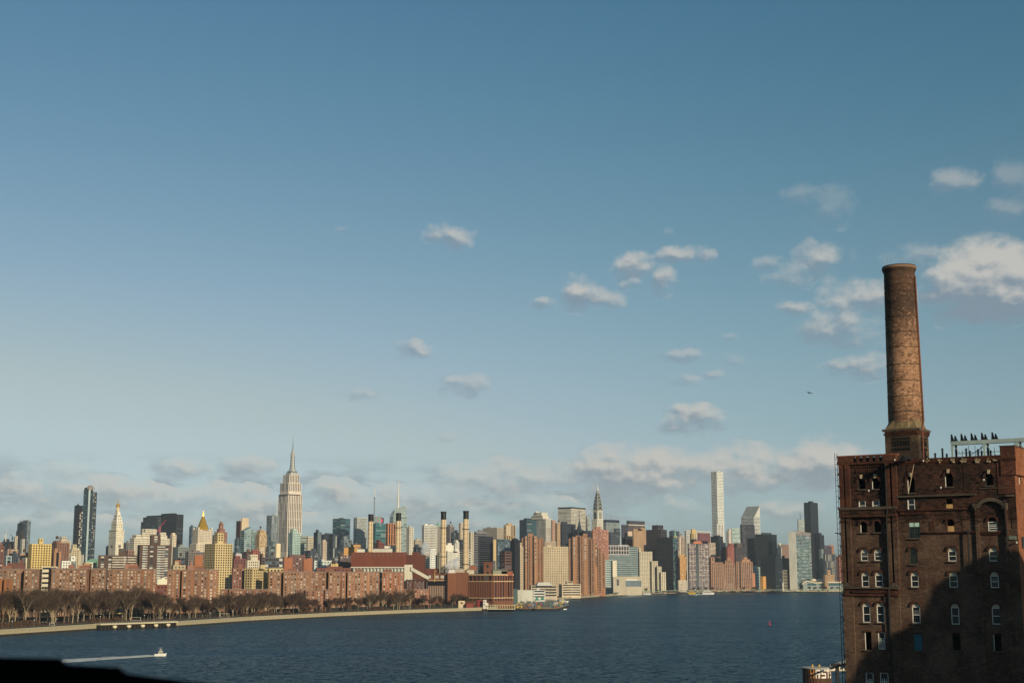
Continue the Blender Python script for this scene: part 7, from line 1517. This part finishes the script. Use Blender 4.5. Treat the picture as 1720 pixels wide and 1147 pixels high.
# left edge: service ladder with standoffs
mb = MB(); z0 = 1.0
for sx in (-.3, -.7): mb.tube((sx, .2, 2), (sx, .2, ZL+.6), .045, n=5, m=pm_)
z = 2
while z < ZL: mb.tube((-.7, .2, z), (-.3, .2, z), .035, n=4, m=pm_); z += .9
z = 3
while z < ZL: mb.box((-.15, .2, z), (.3, .12, .35), pm_); z += 2.0
dp('ladder', mb)
s_, z_ = W(1404, 895); mb = MB(); mb.tube((s_-.2, .3, z_), (0, .3, z_), .06, n=5, m=steelm); mb.box((s_, .3, z_), (.5, .2, .15), steelm); dp('bracket_arm', mb)
mb = MB(); 
for px, y0, y1 in ((1408, 1035, 1147), (1412, 1035, 1147)): s_, z1 = W(px, y0); mb.tube((s_, 1, 0), (s_, 1, z1), .05, n=5, m=pm_)
mb.tube((W(1408, 1036)[0], 1, W(1408, 1036)[1]), (0, 1, W(1408, 1036)[1]), .05, n=5, m=pm_); dp('cable_stays', mb, kind='stuff')
# ------------------------------------------------------------------ chimney
DY = 5.0
s0 = W(1485.5, 740, DY)[0]; s1 = W(1541.5, 740, DY)[0]; BW = s1-s0; zb = ZR-1; zc1 = W(1513, 722, DY)[1]; 
c0 = (s0+BW/2+.1, DY+BW/2)
CT = thing('brick_chimney', 'tall round brick chimney on a square base rising from the refinery roof', 'chimney', (P0[0], P0[1], 0)); CT.rotation_euler = (0, 0, -ROT)
mb = MB(); mb.box((c0[0], c0[1], (zb+zc1)/2), (BW, BW, zc1-zb), brickm('sooty_grey_brick', (88, 72, 56), (62, 50, 42), (44, 36, 31))); dp('square_base', mb, CT)
mb = MB(); mb.box((c0[0], c0[1], zc1+.05), (BW+.7, BW+.7, .35), stone_d); mb.box((c0[0], c0[1], zc1-.65), (BW+.35, BW+.35, .3), brick_dark)
for k in range(14):
    for ax in (0, 1):
        q = -BW/2+(k+.5)*BW/14
        if ax == 0: mb.box((c0[0]+q, c0[1]-BW/2-.12, zc1-.3), (.2, .4, .42), brick_red)
        else: mb.box((c0[0]+BW/2+.12, c0[1]+q, zc1-.3), (.4, .2, .42), brick_red)
dp('cornice', mb, CT)
mb = MB()
for ax in (0, 1):
    for row, n_, hh in ((zc1-2.2, 7, .9), (zc1-3.2, 7, .5), (zc1-1.4, 11, .3)):
        for k in range(n_):
            q = -BW*.28+(k+.5)*BW*.56/n_; c = (c0[0]+q, c0[1]-BW/2-.04, row) if ax == 0 else (c0[0]+BW/2+.04, c0[1]+q, row)
            mb.box(c, (.22, .16, hh) if ax == 0 else (.16, .22, hh), mat('niche_black', (30, 24, 22), .9))  # plain black blocks standing in for the arcade niches
dp('blind_arcade', mb, CT, kind='stuff')
rb = 31.0*(RD-4)/2400; rt = 26.6*(RD-4)/2390; zs = W(1520, 709, DY+BW/2)[1]; ztp = W(1513, 448, DY+BW/2)[1]
rb = BW*.5*1.03
mb = MB(); o_ = 1.0
q4 = [(c0[0]+a*BW/2*o_, c0[1]+b*BW/2*o_) for a, b in ((-1, -1), (1, -1), (1, 1), (-1, 1))]
pts = []
for a in range(16):
    t = -math.pi*3/4+2*math.pi*a/16; m_ = max(abs(math.cos(t)), abs(math.sin(t))); pts.append(((c0[0]+BW/2*math.cos(t)/m_, c0[1]+BW/2*math.sin(t)/m_, zc1+.1), (c0[0]+rb*.99*math.cos(t), c0[1]+rb*.99*math.sin(t), zs+.2)))
mb.rings([[p[0] for p in pts], [p[1] for p in pts]], mat('mossy_stone', (124, 106, 76), .9, .3, .8)); dp('sloped_shoulder', mb, CT)
# shaft brick: soot near the top
sm2 = bpy.data.materials.new('chimney_brick'); sm2.use_nodes = True; t = NT(sm2.node_tree); g = t.n('ShaderNodeTexCoord'); p = g.outputs['Object']; b = t.n('ShaderNodeBsdfPrincipled', i_Roughness=.9); b.inputs['Specular IOR Level'].default_value = .15
sp = t.n('ShaderNodeSeparateXYZ'); sm2.node_tree.links.new(p, sp.inputs[0]); n1_ = t.noise(p, .35, 5, .65); n2_ = t.noise(t.v('MULTIPLY', p, (1.9, 1.9, 3.6)), 1.0, 3, .7); n3_ = t.noise(t.v('MULTIPLY', p, (1, 1, .25)), 1.0, 4, .6)
H_ = ztp-zs; soot = t.m('ADD', t.mr(sp.outputs[2], zs+H_*.42, zs+H_*.74), t.m('MULTIPLY', t.m('SUBTRACT', n3_, .5), 1.3))
soot2 = t.mr(sp.outputs[2], zs+H_*.02, zs+H_*.16, .45, 0)
base = t.mix(t.mr(n1_, .35, .65), lin((142, 104, 78)), lin((168, 128, 98))); dark = t.mix(t.mr(n1_, .4, .6), lin((62, 50, 43)), lin((82, 62, 50)))
c = t.mix(t.m('MAXIMUM', t.m('MINIMUM', t.m('MAXIMUM', soot, 0), .93), soot2), base, dark)
spk = t.mr(n2_, .53, .60); c = t.mix(t.m('MULTIPLY', spk, .72), c, lin((66, 46, 38))); spk2 = t.mr(n2_, .42, .34, 0, 1); c = t.mix(t.m('MULTIPLY', t.m('MULTIPLY', spk2, .6), t.mr(sp.outputs[2], zs+H_*.95, zs+H_*.5, .12, 1)), c, lin((226, 176, 140)))
c = t.mix(1.0, c, (.82, .82, .82), 'MULTIPLY'); sm2.node_tree.links.new(c, b.inputs['Base Color']); bm = t.n('ShaderNodeBump', i_Strength=.5, i_Distance=.05); sm2.node_tree.links.new(n2_, bm.inputs['Height']); sm2.node_tree.links.new(bm.outputs[0], b.inputs['Normal'])
o = t.n('ShaderNodeOutputMaterial'); sm2.node_tree.links.new(b.outputs[0], o.inputs[0])
rT = 26.0/2390*(RD-2)
def rad(z): return rb+(rT-rb)*(z-zs)/(ztp-zs)
mb = MB(); mb.lathe(c0, [(rb, zs-.2), (rad((zs+ztp)/2), (zs+ztp)/2), (rad(ztp-1.2), ztp-1.2), (rad(ztp)+.25, ztp-.7), (rad(ztp)+.25, ztp), (rad(ztp)-.5, ztp), (rad(ztp)-.5, ztp-3)], 56, sm2)
o = dp('shaft', mb, CT); 
mb = MB(); z = W(1513, 452, DY+BW/2)[1]; mb.lathe(c0, [(rT+.27, z-.1), (rT+.34, z), (rT+.34, z+.12), (rT+.2, z+.3)], 40, mat('lip_stone', (150, 116, 90), .9)); dp('rim_band', mb, CT)
for y in (466, 476, 487, 504, 530, 556, 582, 611, 638.5, 664.5, 691):
    z = W(1515, y, DY+BW/2-2.5)[1]; mb = MB(); mb.lathe(c0, [(rad(z)+.0, z-.06), (rad(z)+.04, z-.05), (rad(z)+.04, z+.05), (rad(z), z+.06)], 48, mat('hoop_iron', (58, 44, 36), .8) if y > 490 else brick_dark); dp('iron_hoop', mb, CT)
a = R(-6); mb = MB(); P = lambda z, o: (c0[0]+(rad(z)+o)*math.cos(a), c0[1]+(rad(z)+o)*math.sin(a), z)
rustm = mat('rust_pipe', (124, 74, 54), .8, .3, .6)
mb.tube(P(zs, .25), P(ztp-2, .25), .12, n=6, m=rustm)
z = zs+1
while z < ztp-2: mb.box(P(z, .12), (.2, .3, .1), rustm); z += 2.2
mb.tube(P(zs, .25), (c0[0]+BW/2+.25, c0[1]-BW*.2, zc1), .12, n=6, m=rustm); mb.tube((c0[0]+BW/2+.25, c0[1]-BW*.2, zc1+.2), (c0[0]+BW/2+.25, c0[1]-BW*.2, zb), .12, n=6, m=rustm); dp('rusty_pipe', mb, CT)
mb = MB()
for k in range(6): t_a = k*math.pi/3; mb.tube((c0[0]+rT*math.cos(t_a), c0[1]+rT*math.sin(t_a), ztp-.1), (c0[0]+rT*math.cos(t_a), c0[1]+rT*math.sin(t_a), ztp+1.3), .025, n=4, m=steelm)
dp('lightning_rods', mb, CT, kind='stuff')
# ------------------------------------------------------------------ rooftop sign gantry
GT = thing('roof_gantry', 'long pale steel sign gantry with pairs of black floodlights on the refinery roof', 'gantry', (P0[0], P0[1], 0)); GT.rotation_euler = (0, 0, -ROT)
gy = 6.0; gs = mat('gantry_paint', (158, 172, 166), .7, .2, .5); ga, gz = W(1599, 744, gy); gb = ga+26
mb = MB(); mb.box(((ga+gb)/2, gy, gz), (gb-ga, 1.6, .18), gs); mb.box(((ga+gb)/2, gy-.8, gz-.1), (gb-ga, .12, .62), gs); mb.box(((ga+gb)/2, gy+.8, gz-.1), (gb-ga, .12, .5), gs); dp('walkway', mb, GT)
for s in np.arange(ga+.2, gb, 5.2):
    for y_ in (gy-.7, gy+1.5): mb = MB(); mb.box((s, y_, (ZR-1+gz)/2), (.3, .3, gz-ZR+1), gs if y_ < gy else pm_); dp('post', mb, GT)
mb = MB(); r = random.Random(2)
for s in np.arange(ga+.2, gb-5, 5.2):
    mb.tube((s, gy-.7, gz-.3), (s+2.6, gy, ZR-.5), .06, n=4, m=gs); mb.tube((s+5.2, gy-.7, gz-.3), (s+2.6, gy, ZR-.5), .06, n=4, m=gs); mb.tube((s, gy+1.2, ZR-.4), (s+5.2, gy+1.2, gz-.4), .05, n=4, m=pm_)
    for q in range(5): x = s+q*1.04; mb.tube((x, gy+1.5, ZR-.8), (x, gy+1.5, gz-.4-r.random()*.8), .04, n=4, m=pm_)
    for zz in (.35, .6): mb.tube((s, gy+1.5, ZR-1+(gz-ZR+1)*zz), (s+5.2, gy+1.5, ZR-1+(gz-ZR+1)*zz), .04, n=4, m=pm_)
dp('lattice', mb, GT, kind='stuff')
for px in (1601.5, 1607.5, 1618, 1624, 1635, 1641, 1652.5, 1658, 1670, 1675.5):
    big = px in (1601.5, 1618, 1635, 1652.5, 1670); s_, _ = W(px, 742, gy); mb = MB(); h = 1.25 if big else .95; zz = gz+.15
    mb.rings([[(s_-.28, gy-.7, zz), (s_+.30, gy-.7, zz), (s_+.30, gy-.2, zz), (s_-.28, gy-.2, zz)], [(s_-.22, gy-.75, zz+h*.45), (s_+.12, gy-.75, zz+h*.45), (s_+.12, gy-.3, zz+h*.45), (s_-.22, gy-.3, zz+h*.45)], [(s_-.2, gy-.7, zz+h), (s_-.02, gy-.7, zz+h), (s_-.02, gy-.5, zz+h), (s_-.2, gy-.5, zz+h)]], blackm); mb.box((s_, gy-.45, gz+.12), (.7, .6, .1), pm_); dp('floodlight', mb, GT)
# quay the refinery stands on
mb = MB(); L0 = P0+TV*-2.0-NV*-2.0; 
q_ = [P0+TV*.0+NV*1.0, P0+TV*120+NV*1.0, P0+TV*120-NV*60, P0-NV*60]; mb.prism([tuple(p) for p in q_], -2, 1.9, mat('quay_concrete', (90, 84, 76), .9, .2, .2)); mb.build('quay', None, kind='structure')
# ------------------------------------------------------------------ mooring dolphin with painted letters, and footbridge
Dd = 528.0; p = at(1372, 1127, Dd); k_, _ = ray(1372, 1127); zt = at(1372, 1121.5, Dd)[2]; r_ = 23.5*Dd/2430*.98
DL = thing('mooring_dolphin', 'round sheet-pile mooring cell with big white painted letters at the lower right', 'dolphin', (p[0], Dd, 0))
rust = mat('rusty_sheet_pile', (84, 58, 42), .85, .4, .4, stretch=(1, 1, .4)); mb = MB(); n = 60
mb.rings([[(p[0]+(r_+(.12 if k % 2 else 0))*math.cos(2*math.pi*k/n), Dd+(r_+(.12 if k % 2 else 0))*math.sin(2*math.pi*k/n), z) for k in range(n)] for z in (-1, zt)], rust); addpart(DL, 'sheet_pile_wall', mb)
mb = MB(); mb.lathe((p[0], Dd), [(r_+.3, zt-.05), (r_+.3, zt+.3), (r_-.2, zt+.35)], 40, wallm((190,182,164))); addpart(DL, 'concrete_cap', mb)
for px in (1364.5, 1376): q = at(px, 1121, Dd-2); mb = MB(); mb.lathe((q[0], Dd-2), [(.35, zt+.3), (.3, zt+.9), (.5, zt+1.0), (.45, zt+1.3), (.1, zt+1.4)], 10, wallm((224,170,96))); addpart(DL, 'bollard', mb)
paint = mat('graffiti_white', (238, 224, 206), .7, .12, .8); warm = mat('graffiti_orange', (226, 150, 84), .7, .15, .8)
LET = {'h': [(0,1,.2,0), (.8,1,1,0), (.2,.62,.8,.42)], 'R': [(0,1,.22,0), (.22,1,1,.8), (.78,.8,1,.55), (.22,.6,1,.42), (.55,.42,.9,0)], 'S': [(0,1,1,.8), (0,.8,.22,.5), (0,.6,1,.42), (.78,.42,1,.1), (0,.2,1,0)], 'T': [(0,1,1,.72), (.38,.72,.62,0)], 's': [(0,1,1,.84), (0,.84,.3,.5), (0,.6,1,.45), (.7,.45,1,.2), (0,.2,1,0)]}
for ch, a0, a1, mt_ in (('h', -128, -112, warm), ('R', -107, -88, paint), ('S', -84, -64, paint), ('T', -61, -44, paint), ('s', -41, -30, paint)):
    mb = MB(); zT = zt-.15; zB = zt-3.3
    for (x0, y0, x1, y1) in LET[ch]:
        m_ = 4
        for j in range(m_):
            t0 = R(a0+(a1-a0)*(x0+(x1-x0)*j/m_)); t1 = R(a0+(a1-a0)*(x0+(x1-x0)*(j+1)/m_)); rr = r_+.2
            mb.face([(p[0]+rr*math.cos(t0), Dd+rr*math.sin(t0), zB+(zT-zB)*y1), (p[0]+rr*math.cos(t1), Dd+rr*math.sin(t1), zB+(zT-zB)*y1), (p[0]+rr*math.cos(t1), Dd+rr*math.sin(t1), zB+(zT-zB)*y0), (p[0]+rr*math.cos(t0), Dd+rr*math.sin(t0), zB+(zT-zB)*y0)], mt_)
    addpart(DL, 'painted_letter', mb)
FB = thing('footbridge', 'dark footbridge on a post frame linking the mooring cell to the refinery side', 'footbridge', at(1408, 1125, 500)); D1, D2 = 520, 470
a = np.array(at(1394, 1123, D1)); b = np.array(at(1445, 1109, 440)); mb = MB(); mb.rings([[a+(0, -.9, 0), a+(0, .9, 0), a+(0, .9, .5), a+(0, -.9, .5)], [b+(0, -.9, 0), b+(0, .9, 0), b+(0, .9, .5), b+(0, -.9, .5)]], pm_); addpart(FB, 'deck', mb)
mb = MB()
for k in range(22): f = k/21; q = a*(1-f)+b*f; mb.tube(q+(0, -.8, .5), q+(0, -.8, 1.7), .06, n=4, m=whitem)
mb.tube(a+(0, -.8, 1.7), b+(0, -.8, 1.7), .05, n=4, m=steelm); addpart(FB, 'railing', mb, kind='stuff')
q = np.array(at(1406, 1119, 490)); mb = MB(); mb.box((q[0], 490, q[2]/2+.2), (1.1, 1.1, q[2]+1.5), pm_); mb.box((q[0]+1, 490, q[2]+.6), (6, 1.2, .9), pm_); addpart(FB, 'post', mb)
for px in (1400, 1416): q2 = np.array(at(px, 1122, 505)); mb = MB(); mb.rings([[q2+(-2, -.5, -.9), q2+(2.2, -.5, -.7), q2+(2.2, -.5, .9)], [q2+(-2, .5, -.9), q2+(2.2, .5, -.7), q2+(2.2, .5, .9)]], creamst); addpart(FB, 'fender_board', mb)
# ================================================================== unseen: block added to shade the refinery, bridge girder added to shade the ledge
sil = [(1400,1185),(1440,1112),(1462,1088),(1488,1068),(1528,1052),(1546,1034),(1557,1008),(1566,986),(1588,970),(1612,955),(1634,940),(1656,930),(1690,925),(1712,925),(1800,918),(1950,905),(2250,905),(2250,1175)]  # wanted shadow outline, traced back towards the sun to shape the added block
LD = 90.0; ax = np.array([SUNV[1], -SUNV[0]]); ax /= np.linalg.norm(ax); ax = -ax if ax[0] < 0 else ax; pts = []
for px, py in sil:
    s_, z_ = W(px, py); P_ = np.array([*(P0+TV*s_), z_]); c_ = np.array([*(P0+TV*14), 0]); h2 = SUNV[:2]/np.linalg.norm(SUNV[:2])
    dist = LD-((P_[:2]-c_[:2])@h2); lam = dist/np.linalg.norm(SUNV[:2]); Q = P_+SUNV*lam; pts.append((Q, (Q[:2])@ax))
h2 = SUNV[:2]/np.linalg.norm(SUNV[:2]); NB = thing('added_shade_block', 'dark brick works with rounded roof outside the frame that shades the refinery foot', 'factory', (pts[0][0][0], pts[0][0][1], 0))
mb = MB(); f = [tuple(p[0]) for p in pts]; bk = [tuple(np.array([*(h2*30), 0])+p[0]) for p in pts]
f2 = [(f[0][0], f[0][1], 0)]+f+[(f[-1][0], f[-1][1], 0)]; b2 = [(bk[0][0], bk[0][1], 0)]+bk+[(bk[-1][0], bk[-1][1], 0)]
mb.rings([f2, b2], brick_main); addpart(NB, 'wall', mb)
wn = MB()
for i in range(1, len(f)-1):
    c_ = np.array(f[i])-np.array([*(h2*.2), 0])
    for z in np.arange(6, c_[2]-4, 5.0): wn.box((c_[0], c_[1], z), (1.2, .3, 2.4), W_DK, math.atan2(ax[1], ax[0]))
addpart(NB, 'windows', wn, kind='stuff')
mb = MB(); mb.box((pts[4][0][0]+20, pts[4][0][1]+20, .5), (110, 60, 2.6), _m['quay_concrete']); mb.build('quay', None, kind='structure')  # slab under the added shade block
LG = thing('bridge_ledge', 'black out-of-focus steel ledge crossing the bottom left corner', 'ledge', (-1.5, 3, 39.3)); led = mat('ledge_shade_black', (12, 11, 11), .8, .2, 2, spec=.1)  # near-black colour holds the shade lying on the ledge
prof = [(-60, 1102), (0, 1103), (100, 1105), (106, 1115), (200, 1120), (208, 1130), (345, 1147), (480, 1168), (600, 1190), (600, 1330), (-60, 1330)]
mb = MB(); D = 3.2; mb.rings([[at(x, y, D) for x, y in prof], [tuple(np.array(at(x, y, D))+(0, .12, -.03)) for x, y in prof]], led); addpart(LG, 'steel_plate', mb)
BG = thing('shade_girder', 'dark steel bridge girder and walkway behind the viewpoint outside the frame', 'bridge', (0, -4, 36)); mb = MB(); mb.box((-14, -5, 40.5), (60, .6, 9), pm_); addpart(BG, 'girder', mb); mb = MB(); mb.box((-14, -2, 37.8), (60, 6, .5), pm_); addpart(BG, 'walkway', mb)  # solid girder added to keep the ledge in shade
mb = MB()
for x in np.arange(-42, 16, 4): mb.box((x, -4.6, 40.5), (.4, .3, 9), pm_)
addpart(BG, 'stiffeners', mb, kind='stuff')

# ------------------------------------------------------------------ singling out the members of each group by their order from the left
grp = {}
for o in list(sc.objects):
    if o.parent is None and 'group' in o and 'label' in o: grp.setdefault((o['group'], o['label']), []).append(o)
def ordn(n): return {1: 'first', 2: 'second', 3: 'third'}.get(n) or '%d%s' % (n, {1: 'st', 2: 'nd', 3: 'rd'}.get(n % 10, 'th') if n not in (11, 12, 13) else 'th')
for (g_n, lb), os_ in grp.items():
    if len(os_) < 2: continue
    os_.sort(key=lambda o: o.location.x/max(1.0, o.location.y))
    short = ' '.join(lb.split()[:11])
    while short.split()[-1] in ('the', 'of', 'a', 'and', 'by', 'at', 'in', 'on', 'before', 'between', 'behind', 'from', 'along', 'right', 'left'): short = ' '.join(short.split()[:-1])
    for i, o in enumerate(os_): o['label'] = short+', '+ordn(i+1)+' from the left'

# thin winter air over the river and city
hz = MB(); hz.prism([(-3600, -60), (3600, -60), (3600, 5900), (-3600, 5900)], -3, 520); hm = bpy.data.materials.new('haze'); hm.use_nodes = True; t = NT(hm.node_tree)
pv = t.n('ShaderNodeVolumePrincipled'); pv.inputs['Color'].default_value = (.80, .90, 1.0, 1); pv.inputs['Density'].default_value = 2.6e-5; pv.inputs['Anisotropy'].default_value = 0.0
o_ = t.n('ShaderNodeOutputMaterial'); hm.node_tree.links.new(pv.outputs[0], o_.inputs['Volume']); hz.build('haze', hm, kind='stuff')
